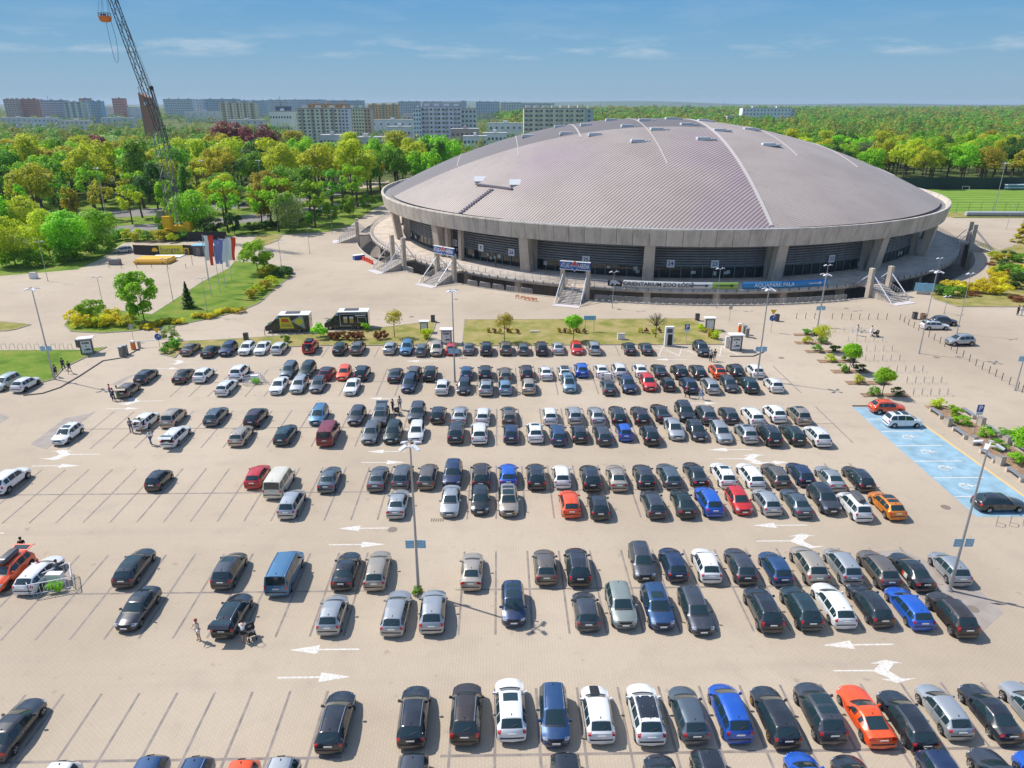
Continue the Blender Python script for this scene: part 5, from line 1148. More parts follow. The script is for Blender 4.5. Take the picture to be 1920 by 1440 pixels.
def rsign(px, py, parts, label, h=2.9):
    e = empty('road_sign', at(px, py), 0, label, 'road sign'); mb = MB(); mb.tube([(0, 0, 0), (0, 0, h)], .035, 6); mb.build('pole', M_steel, e)
    for k, z in parts:
        mb = MB()
        if k == 'yield': mb.add([(-.5, -.05, z+.42), (0, -.05, z-.42), (.5, -.05, z+.42), (-.5, -.03, z+.42), (0, -.03, z-.42), (.5, -.03, z+.42)], [(0, 1, 2), (5, 4, 3), (0, 3, 4, 1), (1, 4, 5, 2), (2, 5, 3, 0)]); mb.build('yield_plate', M_yel, e)
        elif k == 'round':
            n = 20; mb.add([(.5*math.cos(2*math.pi*i/n), y, z+.5*math.sin(2*math.pi*i/n)) for y in (-.05, -.03) for i in range(n)], [tuple(range(n)), tuple(range(2*n-1, n-1, -1))]+[(i, n+i, n+(i+1) % n, (i+1) % n) for i in range(n)]); o_ = mb.build('round_plate', M_sign, e)
            mb = MB(); mb.bar((-.15, -.06, z-.28), (-.15, -.06, z+.08), .1, .01); mb.bar((-.15, -.062, z+.08), (.12, -.062, z+.13), .1, .01); mb.add([(.08, -.065, z-.02), (.34, -.065, z+.14), (.08, -.065, z+.3)], [(0, 1, 2)]); mb.build('arrow', M_wht, o_)
        elif k in ('P', 'PD'):
            mb.box((0, -.05, z), (.75, .03, .85)); o_ = mb.build('parking_plate', M_sign, e); me = text_mesh('P', .8, M_wht, .03, .004); me.transform(Matrix.Rotation(R(90), 4, 'X')); inst('lettering', me, o_, (0, -.07, z))
            mb = MB(); mb.box((0, -.05, z-.62), (.75, .03, .35)); mb.build('extra_plate', M_wht, e)
        elif k == 'back': mb.box((0, -.04, z), (.6, .03, .8)); mb.build('sign_back', M_steel, e)
rsign(301, 657, (('yield', 3.0), ('round', 2.1)), 'yellow triangle over a round blue arrow sign at the left lawn tip', 3.1); rsign(1445, 623, (('yield', 3.3), ('round', 2.35)), 'yellow triangle over a round blue arrow sign right of the ticket booths', 3.3)
rsign(1286, 641, (('P', 2.4),), 'blue parking sign on the middle lawn by the charger'); rsign(1826, 812, (('PD', 3.0),), 'blue disabled parking sign over the long bed', 3.4); rsign(1367, 604, (('back', 2.6),), 'grey sign seen from behind near the lawn corner'); rsign(251, 640, (('back', 2.3),), 'dark sign seen from behind below the yellow shrub bed')
def booth(px, py, label, s=1.0, text='KASA', rz=0):
    e = empty('ticket_booth', at(px, py), rz, label, 'ticket booth'); e.scale = (s*.88,)*3
    mb = MB(); mb.box((0, 0, 1.15), (1.5, 1.2, 2.3)); mb.build('cabin', M_conc, e)
    for x in (-.85, .85):
        mb = MB(); mb.box((x, -.5, 1.25), (.08, .5, 2.5)); mb.build('side_panel', M_steeld, e)
    mb = MB(); mb.box((0, -.15, 2.55), (2.3, 1.9, .16), 0, R(-4)); mb.build('roof', M_wht, e)
    mb = MB(); mb.box((0, -.63, 1.2), (1.4, .04, 1.9)); f_ = mb.build('front_panel', M_wht, e)
    if text:
        me = text_mesh(text, .42, M_blk, .02, .004); me.transform(Matrix.Rotation(R(90), 4, 'X')); inst('lettering', me, f_, (0, -.67, 1.85))
        mb = MB(); mb.box((0, -.66, 1.35), (.12, .01, .3)); mb.box((.1, -.66, .75), (1.0, .01, .12)); mb.box((.2, -.66, .87), (.5, .01, .12)); mb.build('pictogram', M_blk, f_)
booth(166, 662, 'white roofed ticket booth at the left lawn corner', 1.05, 'KASA', .35); booth(838, 643, 'white roofed ticket booth between the two lawns', 1.0); booth(796, 622, 'small ticket hut on the left lawn', .8, None); booth(1329, 618, 'white roofed hut at the right end of the middle lawn', .9, None); booth(1377, 655, 'white roofed ticket booth at the right end of the far row', 1.05)
def simple(name, px, py, boxes, label, cat, rz=0, group=None):
    e = empty(name, at(px, py), rz, label, cat, group)
    for pn, c, d, m_ in boxes: mb = MB(); mb.box(c, d, 0, 0, .96); mb.build(pn, m_, e)
    return e
simple('charging_station', 1253, 648, (('cabinet', (0, 0, 1.5), (1.3, .6, 3.0), M_wht), ('panel', (.1, -.32, 1.0), (.7, .05, 1.7), M_blk), ('display', (0, -.33, 2.4), (.8, .04, .6), M_steeld)), 'white charging station with black panel at the lawn edge', 'charging station')
simple('charging_post', 1362, 652, (('body', (0, 0, .9), (.5, .4, 1.8), M_wht), ('second_body', (.5, -.3, .6), (.45, .4, 1.2), M_wht)), 'white machine left of the right ticket booth', 'machine')
simple('utility_cabinet', 1164, 637, (('body', (0, 0, .5), (1.1, .6, 1.0), M_wht), ('lid', (0, 0, 1.03), (1.2, .7, .06), M_conc)), 'white utility cabinet on the middle lawn', 'cabinet')
simple('concrete_slab', 1002, 623, (('slab', (0, 0, .12), (1.5, .7, .24), M_conc_w), ('rim', (0, 0, .25), (1.2, .5, .03), M_conc)), 'pale flat concrete cover on the middle lawn', 'slab')
simple('utility_cabinet', 64, 522, (('body', (0, 0, .6), (1.4, .9, 1.2), M_wht), ('lid', (0, 0, 1.23), (1.5, 1, .06), M_conc)), 'white cabinet on the grass bank at the left', 'cabinet')
simple('barrier_post', 251, 655, (('body', (0, 0, .55), (.5, .5, 1.1), M_org), ('cap', (0, 0, 1.2), (.5, .5, .25), M_wht)), 'orange barrier post at the left entrance', 'barrier post')
simple('barrier_post', 1386, 623, (('body', (0, 0, .6), (.45, .45, 1.2), M_org), ('cap', (0, 0, 1.3), (.48, .48, .3), M_wht)), 'orange barrier post beyond the right ticket booth', 'barrier post')
for x, y, l in ((229, 668, 'grey ticket machine nearer the camera at the left entrance'), (237, 665, 'wider grey ticket machine at the left entrance'), (1395, 627, 'grey machine beside the orange barrier post'), (1400, 632, 'grey machine farther right of the orange barrier post')):
    simple('ticket_machine', x, y, (('body', (0, 0, .7), (.5, .5, 1.4), M_conc_d), ('hood', (0, -.1, 1.45), (.55, .7, .12), M_steel)), l, 'machine')
mb = MB(); p = at(278, 648); 
e = empty('boom_barrier', at(262, 652), 0, 'white barrier arm across the left entrance lane', 'barrier'); mb.bar((0, 0, 1.0), (4.6, 1.2, 1.0), .09); mb.build('arm', M_wht, e); mb = MB(); mb.box((0, 0, .5), (.35, .35, 1.0)); mb.build('housing', M_steel, e)
for x, y, l in ((812, 604, 'black litter bin behind the left ticket booth'), (1307, 601, 'black litter bin at the corner of the middle lawn'), (1456, 602, 'dark green litter bin behind the round blue sign'), (462, 638, 'black litter bin behind the white car in the far row'), (1714, 598, 'small dark bin beside the white estate'), (149, 650, 'dark bin beside the left ticket booth')):
    simple('litter_bin', x, y, (('body', (0, 0, .55), (.65, .6, 1.1), M_steeld), ('lid', (0, 0, 1.13), (.7, .65, .08), M_blk)), l, 'litter bin')
e = empty('round_planter', at(1731, 598), 0, 'round brown planter beside the parked white estate', 'planter'); mb = MB(); mb.lathe([(.5, 0), (.62, .9), (.5, .9), (.45, .7)], 14); mb.build('tub', M_soil, e)
e = empty('info_board', at(1105, 622), 0, 'low grey information board on two legs on the lawn', 'sign'); mb = MB(); mb.box((0, 0, 2.3), (1.9, .12, .7)); mb.build('board', M_lsign, e)
for x in (-.7, .7): mb = MB(); mb.box((x, 0, 1.0), (.08, .08, 2.0)); mb.build('leg', M_steel, e)
# posts, hoops, guard panels
mb = MB(); mb.tube([(0, 0, 0), (0, 0, 1.0)], .05, 8); mb.lathe([(.05, 1.0), (.03, 1.06)], 8); POST = mb.mesh('bollard', M_steeld, 40)
def many(name, mesh, pts, label, cat, group, rz=0):
    for i, q in enumerate(pts):
        p = at(*q[:2]) if not isinstance(q, Vector) else q
        o_ = inst(name, mesh, None, p, rz if not callable(rz) else rz(p)); tag(o_, label, cat, group)
many('bollard', POST, [(1493, 598), (1510, 598), (1527, 598), (1560, 598.5), (1578, 598.5), (1595, 599), (1611, 599), (1628, 599), (1645, 599), (1662, 599)], 'thin grey post in the straight line below the aquapark banner', 'bollard', 'posts below the aquapark banner')
many('bollard', POST, [(1687, 600), (1695, 605), (1703, 610), (1713, 615), (1722, 620), (1741, 632), (1751, 638), (1762, 644), (1771, 650), (1783, 656), (1793, 663), (1805, 670), (1817, 678), (1829, 686), (1841, 693), (1854, 700), (1866, 706), (1878, 713), (1892, 721), (1908, 730), (1916, 736)], 'thin grey post in the slanting line at the right', 'bollard', 'posts of the slanting line at the right')
mb = MB(); mb.tube([(-.35, 0, 0), (-.35, 0, .7), (-.25, 0, .85), (.25, 0, .85), (.35, 0, .7), (.35, 0, 0)], .03, 6); HOOP = mb.mesh('bicycle_hoop', M_steel, 60)
many('bicycle_hoop', HOOP, [(8+i*15.5, 655.5) for i in range(9)], 'steel bicycle hoop in the row along the left lawn', 'bicycle hoop', 'bicycle hoops along the left lawn', 1.2)
for r_, (y, x0, n) in enumerate(((623, 1566, 4), (640, 1590, 5), (658, 1608, 5), (676, 1622, 5), (697, 1665, 5), (718, 1700, 5), (741, 1712, 5))):
    many('bicycle_hoop', HOOP, [(x0+i*16, y) for i in range(n)], 'thin bicycle hoop in the %s row right of the small beds' % ORD[r_], 'bicycle hoop', 'bicycle hoops right of the small beds, row %d' % (r_+1), 1.1)
many('bicycle_hoop', HOOP, [(1868, 983), (1893, 983), (1918, 983)], 'thin bicycle hoop below the blue bays', 'bicycle hoop', 'bicycle hoops below the blue bays', .9)
many('bollard', POST, [(497+i*14.8, 629-i*.2-(i > 7)*1.5*(i-7)) for i in range(14)], 'thin post in front of the food trucks', 'bollard', 'posts in front of the food trucks')
mb = MB(); W_ = 2.45
mb.tube([(-W_/2, 0, 0), (-W_/2, 0, .95), (-W_/2+.12, 0, 1.08), (W_/2-.12, 0, 1.08), (W_/2, 0, .95), (W_/2, 0, 0)], .035, 6)
for z in (.25, .42, .59, .76, .93): mb.box((0, 0, z), (W_, .04, .055))
for x in (-.6, 0, .6): mb.box((x, 0, .55), (.04, .035, 1.0))
GP = mb.mesh('guard_panel', M_steel, 60)
rfence = R0+.25
def gp_range(x0, x1, y):
    a0, a1 = az_of(at(x0, y)), az_of(at(x1, y)); n = int((a1-a0)*rfence/2.6); return [pol(rfence, a0+(k+.5)*(a1-a0)/n, .1) for k in range(n)]
for xs, l in (((842, 1015, 545), 'steel guard panel left of the middle entrance stairs'), ((1108, 1612, 572), 'steel guard panel between the middle and right entrance stairs'), ((1715, 1768, 545), 'steel guard panel right of the right entrance stairs'), ((700, 800, 510), 'steel guard panel between the two left entrance stairs')):
    many('guard_panel', GP, gp_range(*xs), l, 'guard rail', l.replace('panel', 'panels'), lambda p: az_of(p)+math.pi/2)
mb = MB(); mb.tube([(-.22, 0, 0), (-.22, 0, .4), (0, 0, .55), (.22, 0, .4), (.22, 0, 0)], .035, 6); ARC = mb.mesh('white_hoop', M_wht, 60)
a0, a1 = az_of(at(1112, 575)), az_of(at(1605, 566))
many('white_hoop', ARC, [pol(rfence+.9, a0+(a1-a0)*k/40) for k in range(41)], 'low white hoop at the foot of the guard panels', 'hoop', 'white hoops along the guard panels', lambda p: az_of(p)+math.pi/2)
# red and orange barriers by the entrances
mb = MB()
for s in (-1, 1): mb.bar((-.3, s*.2, 0), (-.3, 0, .65), .05); mb.bar((.3, s*.2, 0), (.3, 0, .65), .05)
mb.box((0, 0, .56), (.75, .05, .13)); mb.box((0, 0, .34), (.75, .05, .12)); AF = mb.mesh('traffic_barrier', M_org)
many('traffic_barrier', AF, [(970, 559), (980, 561), (988, 563), (996, 564), (1003, 565)], 'orange folding barrier left of the middle entrance stairs', 'barrier', 'orange barriers left of the middle stairs', .2)
mb = MB(); mb.box((0, 0, .45), (1.1, .35, .9), 0, 0, .7); mb.box((0, 0, .08), (1.15, .5, .16)); RB = mb.mesh('traffic_barrier', M_red)
many('traffic_barrier', RB, [(682, 488), (687, 490), (692, 492), (697, 495)], 'red plastic barrier at the far left entrance stairs', 'barrier', 'red barriers at the far left stairs', 2.2)
simple('blue_crate', 673, 486, (('body', (0, 0, .5), (2.6, 1.2, 1.0), M_sign), ('edge', (0, 0, 1.03), (2.7, 1.3, .08), M_wht)), 'blue box beside the red barriers at the left stairs', 'box', .6)
simple('blue_board', 1731, 552, (('board', (0, 0, 1.4), (3.4, .15, 1.5), M_lsign), ('legs', (0, 0, .3), (2.4, .1, .7), M_steel)), 'light blue board at the foot of the right entrance stairs', 'sign', -.3)
# ================================================================ PEOPLE
def skin(name, chain, material):
    """chain: list of ((x,y,z), radius, parent index)"""
    me = bpy.data.meshes.new(name); me.from_pydata([c[0] for c in chain], [(i, c[2]) for i, c in enumerate(chain) if c[2] is not None], []); o = bpy.data.objects.new(name, me); col.objects.link(o)
    m = o.modifiers.new('s', 'SKIN'); 
    for i, c in enumerate(chain): o.data.skin_vertices[0].data[i].radius = (c[1], c[1]); o.data.skin_vertices[0].data[i].use_root = (c[2] is None)
    s = o.modifiers.new('u', 'SUBSURF'); s.levels = 1; s.render_levels = 1
    dg = bpy.context.evaluated_depsgraph_get(); dg.update(); r = bpy.data.meshes.new_from_object(o.evaluated_get(dg)); bpy.data.objects.remove(o)
    r.materials.clear(); r.materials.append(material); r.name = name
    for p in r.polygons: p.use_smooth = True
    return r
M_skin = mat('skin', (.52, .32, .23), .6); M_hair = {'dark': mat('hair_dark', (.03, .02, .015), .6), 'red': mat('hair_red', (.35, .05, .03), .6), 'brown': mat('hair_brown', (.10, .05, .03), .6), 'fair': mat('hair_fair', (.42, .30, .16), .6)}
CL = {'white': (.72, .72, .72), 'black': (.015, .015, .018), 'cream': (.62, .53, .42), 'teal': (.03, .09, .13), 'blue': (.20, .34, .55), 'navy': (.02, .035, .08), 'grey': (.22, .22, .24), 'pink': (.55, .08, .16), 'green': (.10, .22, .10), 'jeans': (.06, .12, .24), 'light blue': (.30, .45, .62)}
cloth = lambda c: mat('cloth_'+c.replace(' ', '_'), CL[c], .85)
PM = {}
def pose_pts(pose):
    # joints: pelvis, chest, neck, head, l/r shoulder-elbow-hand, l/r hip-knee-foot (y forward)
    J = dict(pel=(0, 0, .95), wai=(0, .0, 1.1), che=(0, .01, 1.35), nec=(0, .02, 1.5), hea=(0, .04, 1.64))
    st = {'stand': 0, 'walk': .28, 'arms': 0, 'bend': 0, 'sit': 0}[pose]
    for s, n in ((-1, 'l'), (1, 'r')):
        f = st*s; J[n+'sh'] = (.18*s, 0, 1.42); J[n+'el'] = (.24*s, -f*.5-.02, 1.15); J[n+'ha'] = (.25*s, -f*.7+.08, .92)
        J[n+'hi'] = (.10*s, 0, .90); J[n+'kn'] = (.11*s, f*.6+.03, .50); J[n+'fo'] = (.12*s, f*1.1-.02, .07); J[n+'to'] = (.13*s, f*1.1+.14, .04)
        if pose == 'arms': J[n+'el'] = (.25*s, .12, 1.18); J[n+'ha'] = (.12*s, .34, 1.2)
    if pose == 'bend':
        for k in list(J):
            x, y, z = J[k]
            if z > 1.0 and k[1:] not in ('kn', 'fo', 'to', 'hi'): a = R(42); dz, dy = z-.95, y; J[k] = (x, dy*math.cos(a)+dz*math.sin(a), .95+dz*math.cos(a)-dy*math.sin(a))
        for s, n in ((-1, 'l'), (1, 'r')): J[n+'el'] = (.22*s, .48, .98); J[n+'ha'] = (.15*s, .68, .85)
    if pose == 'sit':
        for s, n in ((-1, 'l'), (1, 'r')): J[n+'hi'] = (.1*s, 0, .92); J[n+'kn'] = (.11*s, .42, .88); J[n+'fo'] = (.11*s, .46, .44); J[n+'to'] = (.11*s, .6, .42); J[n+'el'] = (.23*s, .1, 1.15); J[n+'ha'] = (.12*s, .32, 1.02)
    return J
def person_meshes(pose):
    if pose in PM: return PM[pose]
    J = pose_pts(pose); L = [(J['pel'], .13, None), (J['wai'], .115, 0), (J['che'], .135, 1), (J['nec'], .055, 2), (J['hea'], .095, 3), (tuple(Vector(J['hea'])+Vector((0, 0, .10))), .075, 4)]
    for n in 'lr':
        b = len(L); L += [(J[n+'sh'], .058, 2), (J[n+'el'], .042, b), (J[n+'ha'], .032, b+1)]
        h = Vector(J[n+'ha']); d = (h-Vector(J[n+'el'])).normalized()
        L += [(tuple(h+d*.09+Vector((.012, 0, 0))), .016, b+2), (tuple(h+d*.05+Vector((0, .05, 0))), .012, b+2)]
        b = len(L); L += [(J[n+'hi'], .085, 0), (J[n+'kn'], .06, b), (J[n+'fo'], .042, b+1), (J[n+'to'], .035, b+2)]
    body = skin('body', L, M_skin)
    T = [(J['pel'], .145, None), (J['wai'], .135, 0), (J['che'], .155, 1), (tuple(Vector(J['che']).lerp(Vector(J['nec']), .6)), .08, 2)]
    for n in 'lr':
        b = len(T); m = Vector(J[n+'sh']).lerp(Vector(J[n+'el']), .75); T += [(J[n+'sh'], .075, 2), (tuple(m), .062, b)]
    top = skin('shirt', T, cloth('white'))
    def legs(to):
        Q = [(J['pel'], .15, None)]
        for n in 'lr':
            b = len(Q); Q += [(J[n+'hi'], .10, 0), (J[n+'kn'], .078, b)] if to > .9 else [(J[n+'hi'], .10, 0), (tuple(Vector(J[n+'hi']).lerp(Vector(J[n+'kn']), to)), .092, b)]
            if to > 1: Q += [(J[n+'fo'], .062, b+1)]
        return skin('trousers' if to > 1 else 'shorts', Q, cloth('navy'))
    mb = MB(); h = Vector(J['hea'])+Vector((0, -.012, .045)); n = 12
    for i, (z, r) in enumerate(((-.07, .098), (-.0, .112), (.06, .10), (.105, .06), (.12, .01))): pass
    mb.lathe([(.095, -.09), (.113, -.02), (.108, .05), (.07, .10), (.01, .125)], n, h+Vector((0, -.015, 0))); hair = mb.mesh('hair', M_hair['dark'], 80)
    PM[pose] = (body, top, legs(1.5), legs(.75), hair); return PM[pose]
def person(px, py, rz, pose, top, bot, hair, label, shorts=False, s=1.0, z=0, group=None):
    b, t_, tr, sh, ha = person_meshes(pose); p = at(px, py, z) if not isinstance(px, Vector) else px
    e = empty('person', p, R(rz), label, 'person', group); e.scale = (s,)*3
    bo = inst('body', b, e); inst('shirt', t_, e, mat=cloth(top)); inst('shorts' if shorts else 'trousers', sh if shorts else tr, e, mat=cloth(bot)); inst('hair', ha, e, mat=M_hair[hair]); return e
person(374, 1200, 150, 'arms', 'cream', 'white', 'red', 'person in a pale top and white skirt walking left of the open estate', True)
person(459, 1204, 20, 'bend', 'white', 'black', 'dark', 'person in a white shirt and dark shorts bending at the pushchair', True)
person(113, 1086, 20, 'stand', 'teal', 'teal', 'dark', 'person in dark blue beside the white estate at the left', True)
person(84, 1084, 60, 'bend', 'pink', 'white', 'red', 'person in a pink top leaning into the white estate at the left')
person(47, 1042, 200, 'arms', 'black', 'navy', 'dark', 'person in black behind the raised orange tailgate')
person(-2, 1052, 90, 'stand', 'navy', 'navy', 'dark', 'person at the left edge beside the orange SUV')
person(120, 694, 200, 'walk', 'black', 'navy', 'dark', 'person in black walking on the lawn edge, left of a pair'); person(132, 700, 190, 'walk', 'black', 'grey', 'brown', 'person in a black top and grey shorts on the left pavement', True)
person(106, 707, 30, 'walk', 'black', 'black', 'dark', 'person in black next to the lamp post at the left', True)
person(247, 811, 10, 'stand', 'grey', 'jeans', 'brown', 'person in jeans standing behind the open white hatchback'); person(266, 810, 170, 'arms', 'white', 'white', 'dark', 'person in white at the open boot of the white hatchback', True)
person(284, 834, 60, 'walk', 'white', 'jeans', 'brown', 'person in a white shirt and jeans walking to the open white estate')
person(214, 752, 30, 'bend', 'navy', 'navy', 'dark', 'person in dark blue crouching behind the bronze hatchback'); person(222, 748, 340, 'stand', 'white', 'green', 'brown', 'person in white behind the bronze hatchback with the open boot'); person(208, 745, 300, 'stand', 'pink', 'jeans', 'red', 'red-haired person left of the group behind the bronze hatchback')
person(737, 771, 60, 'arms', 'black', 'black', 'dark', 'person in black beside the open grey SUV', s=.9); person(750, 768, 200, 'stand', 'cream', 'grey', 'brown', 'tall person in beige beside the grey SUV')
person(1289, 746, 70, 'walk', 'black', 'black', 'dark', 'person in black walking in the lane behind a blue SUV'); person(1314, 749, 70, 'walk', 'light blue', 'light blue', 'fair', 'person in light blue walking right in the lane')
person(1332, 678, 190, 'stand', 'cream', 'black', 'brown', 'left one of a pair at the black SUV by the charging bays'); person(1339, 677, 170, 'walk', 'black', 'grey', 'dark', 'right one of a pair at the black SUV by the charging bays', True)
person(1606, 629, 200, 'arms', 'white', 'white', 'dark', 'person in white alone on the open paving at the right'); person(1632, 631, -90, 'arms', 'white', 'white', 'brown', 'person in white pushing a black pushchair')
person(1907, 591, 190, 'stand', 'black', 'black', 'dark', 'person in black at the right edge below the garden'); person(1914, 592, 180, 'stand', 'white', 'white', 'brown', 'person in white at the right edge below the garden')
person(1598, 690, 200, 'walk', 'black', 'navy', 'dark', 'person in black partly hidden behind a round tree')
person(at(930, 500, 2.0), 0, 90, 'stand', 'black', 'black', 'dark', 'person in black standing on the arena terrace')
def pram(px, py, rz, label):
    e = empty('pushchair', at(px, py), R(rz), label, 'pushchair'); mb = MB(); mb.box((0, 0, .55), (.45, .7, .25), 0, 0, 1.15); mb.tube([(-.22, .1, .65), (-.22, .35, .95), (.22, .35, .95), (.22, .1, .65)], .12, 6); mb.build('seat', M_blk, e, 50)
    mb = MB(); mb.tube([(-.22, -.3, .6), (-.22, -.6, 1.0), (.22, -.6, 1.0), (.22, -.3, .6)], .02, 5); mb.bar((-.22, -.35, .15), (-.22, .3, .6), .03); mb.bar((.22, -.35, .15), (.22, .3, .6), .03); mb.build('frame', M_steel, e)
    for x, y in ((-.26, -.33), (.26, -.33), (-.22, .36), (.22, .36)): inst('wheel', cmesh((.14, 'pram_wheel'), lambda: tyre_mb(.14, .05), M_tyre, 40), e, (x, y, .14))
pram(472, 1196, 30, 'black pushchair behind the open black estate'); pram(744, 777, 200, 'pushchair beside the open grey SUV'); pram(1641, 631, -90, 'black pushchair on the open paving at the right')
# ================================================================ TROLLEY SHELTERS (fenced corners with a cabinet and plants)
def cage(px, py, label, s=1.0, plant=True):
    p = at(px, py); e = empty('fenced_cabinet', p, 0, label, 'fence enclosure'); e.scale = (s,)*3
    for (a, b) in (((-1.7, -.9), (.3, 1.3)), ((.3, 1.3), (1.5, -.6)), ((-1.7, -.9), (-1.2, -1.5)), ((-1.2, -1.5), (1.5, -.6))):
        mb = MB(); A, B = Vector((*a, 0)), Vector((*b, 0)); mb.bar(A+Vector((0, 0, 1.1)), B+Vector((0, 0, 1.1)), .05); mb.bar(A+Vector((0, 0, .25)), B+Vector((0, 0, .25)), .04)
        n = max(3, int((B-A).length/.22))
        for k in range(n+1): q = A.lerp(B, k/n); mb.box(q+Vector((0, 0, .6)), (.025, .025, 1.1))
        mb.build('barrier', M_wsteel, e)
    mb = MB(); mb.box((-.1, 0, .55), (1.1, .5, 1.0)); mb.build('cabinet', M_wht, e)
    if plant: inst('plants', SHR[1], e, (.2, -.7, 0), 0, (.7, .5, .6), LM['bright'])
cage(110, 1096, 'white fenced enclosure with cabinet and plants beside the white estate'); cage(480, 716, 'fenced white cabinet beside the white SUV in the ninth row', .9); cage(1140, 711, 'fenced white cabinet in the far rows left of a black SUV', .8, False)
shrub(784, 1114, .45, 'green', 'tuft of weeds round the foot of the lamp post among the cars')
# ================================================================ FOOD TRUCKS
M_tblk = mat('truck_black', (.022, .026, .028), .3, 0, 1.0); M_tyl = mat('truck_yellow', (.70, .62, .03), .4); M_tgr = mat('truck_grey', (.35, .38, .42), .4)
def truck(px, py, label, art, rz=0):
    p = at(px, py, 1.2); e = empty('food_truck', (p.x, p.y, 0), R(rz), label, 'food truck')
    prof = [(-3.4, .45), (-3.45, .95), (-3.1, 1.25), (-2.55, 1.42), (-1.75, 2.25), (-1.1, 2.35), (-1.1, .35), (-3.3, .35)]
    mb = MB(); n = len(prof); w = .98
    mb.add([(x, -w*(1 if z < 1.3 else .9), z) for x, z in prof]+[(x, w*(1 if z < 1.3 else .9), z) for x, z in prof], [tuple(range(n)), tuple(range(2*n-1, n-1, -1))]+[(i, n+i, n+(i+1) % n, (i+1) % n) for i in range(n)]); mb.build('cab', M_tblk, e)
    mb = MB(); mb.add([(-2.52, -.8, 1.47), (-2.52, .8, 1.47), (-1.80, .78, 2.24), (-1.80, -.78, 2.24)], [(0, 3, 2, 1)]); mb.build('windscreen', M_cglass, e)
    for s in (-1, 1):
        mb = MB(); y = s*.93; mb.add([(-2.35, y*1.02, 1.42), (-1.4, y*1.02, 1.42), (-1.4, y*1.0, 2.1), (-1.85, y*1.0, 2.1)], [(0, 1, 2, 3) if s < 0 else (3, 2, 1, 0)]); mb.build('side_window', M_cglass, e)
        mb = MB(); mb.box((-2.2, s*1.15, 1.5), (.12, .2, .35)); mb.build('mirror', M_blk, e)
        mb = MB(); mb.box((-3.2, s*.7, 1.12), (.25, .4, .2)); mb.build('headlight', M_head, e)
    mb = MB(); mb.box((1.25, 0, 1.65), (4.7, 2.2, 2.35)); mb.build('box_body', M_tblk, e)
    mb = MB(); mb.box((1.25, 0, 2.88), (4.8, 2.28, .12)); mb.build('roof', M_wht, e)
    mb = MB(); mb.box((.9, .2, 2.98), (2.2, 1.2, .1)); mb.build('solar_panel' if art else 'roof_awning', M_steeld, e)
    for y in (-.86, .86):
        for x in (-2.5, 1.9):
            w_ = inst('wheel', cmesh((.36, 'wheel'), lambda: tyre_mb(.36), M_tyre, 40), e, (x, y*1.1, .36), -0 if y > 0 else math.pi); w_.rotation_euler = (0, 0, math.pi/2 if y > 0 else -math.pi/2); inst('rim', cmesh((.36, 'rim'), lambda: rim_mb(.36), M_rim), w_)
    F_ = lambda pts, m_, d=.012: MB().add([(x, -1.1-d, z) for x, z in pts], [tuple(range(len(pts)))]).build('side_graphic', m_, e)
    if art == 0:
        F_([(-1.0, .75), (1.2, .75), (.55, 2.55), (-1.0, 2.55)], M_tyl); F_([(-.8, 1.0), (.9, 1.0), (.75, 1.5), (-.8, 1.5)], mat('truck_ochre', (.45, .36, .05), .5), .018); F_([(.75, 1.9), (2.9, .62), (2.7, 2.6), (2.2, 2.72)], M_tgr); F_([(1.5, 1.6), (1.9, 1.25), (2.4, 1.4), (2.7, 1.9), (2.3, 2.4), (1.8, 2.3), (1.4, 2.0)], M_tyl, .02)
        F_([(-.7, 1.75), (.5, 1.75), (.35, 2.35), (-.7, 2.35)], mat('truck_red', (.55, .10, .03), .5), .018)
    else:
        for x0, x1, z0, z1 in ((-.9, 3.4, 2.55, 2.62), (-.9, -.83, .7, 2.6), (-.9, 1.0, .62, .69), (1.9, 3.3, 1.1, 1.16), (1.9, 3.3, 1.95, 2.01), (1.9, 1.96, 1.1, 2.0), (3.24, 3.3, 1.1, 2.0)): F_([(x0, z0), (x1, z0), (x1, z1), (x0, z1)], M_wht)
        for x in (.0, .95):
            F_([(x-.28, 1.1), (x+.28, 1.1), (x+.34, 2.2), (x-.34, 2.2)], M_tgr); F_([(x-.2, 1.2), (x+.2, 1.2), (x+.25, 1.85), (x-.25, 1.85)], mat('beer_amber', (.62, .36, .03), .4), .02); F_([(x-.27, 1.85), (x+.27, 1.85), (x+.29, 2.1), (x-.29, 2.1)], M_wht, .02)
        F_([(1.6, 2.2), (3.2, 2.25), (3.2, 2.42), (1.6, 2.37)], M_wht)
truck(540, 607, 'black food truck with yellow side graphics parked left of the other', 0, 3); truck(650, 601, 'black food truck with painted glasses and white outlines', 1, 3)
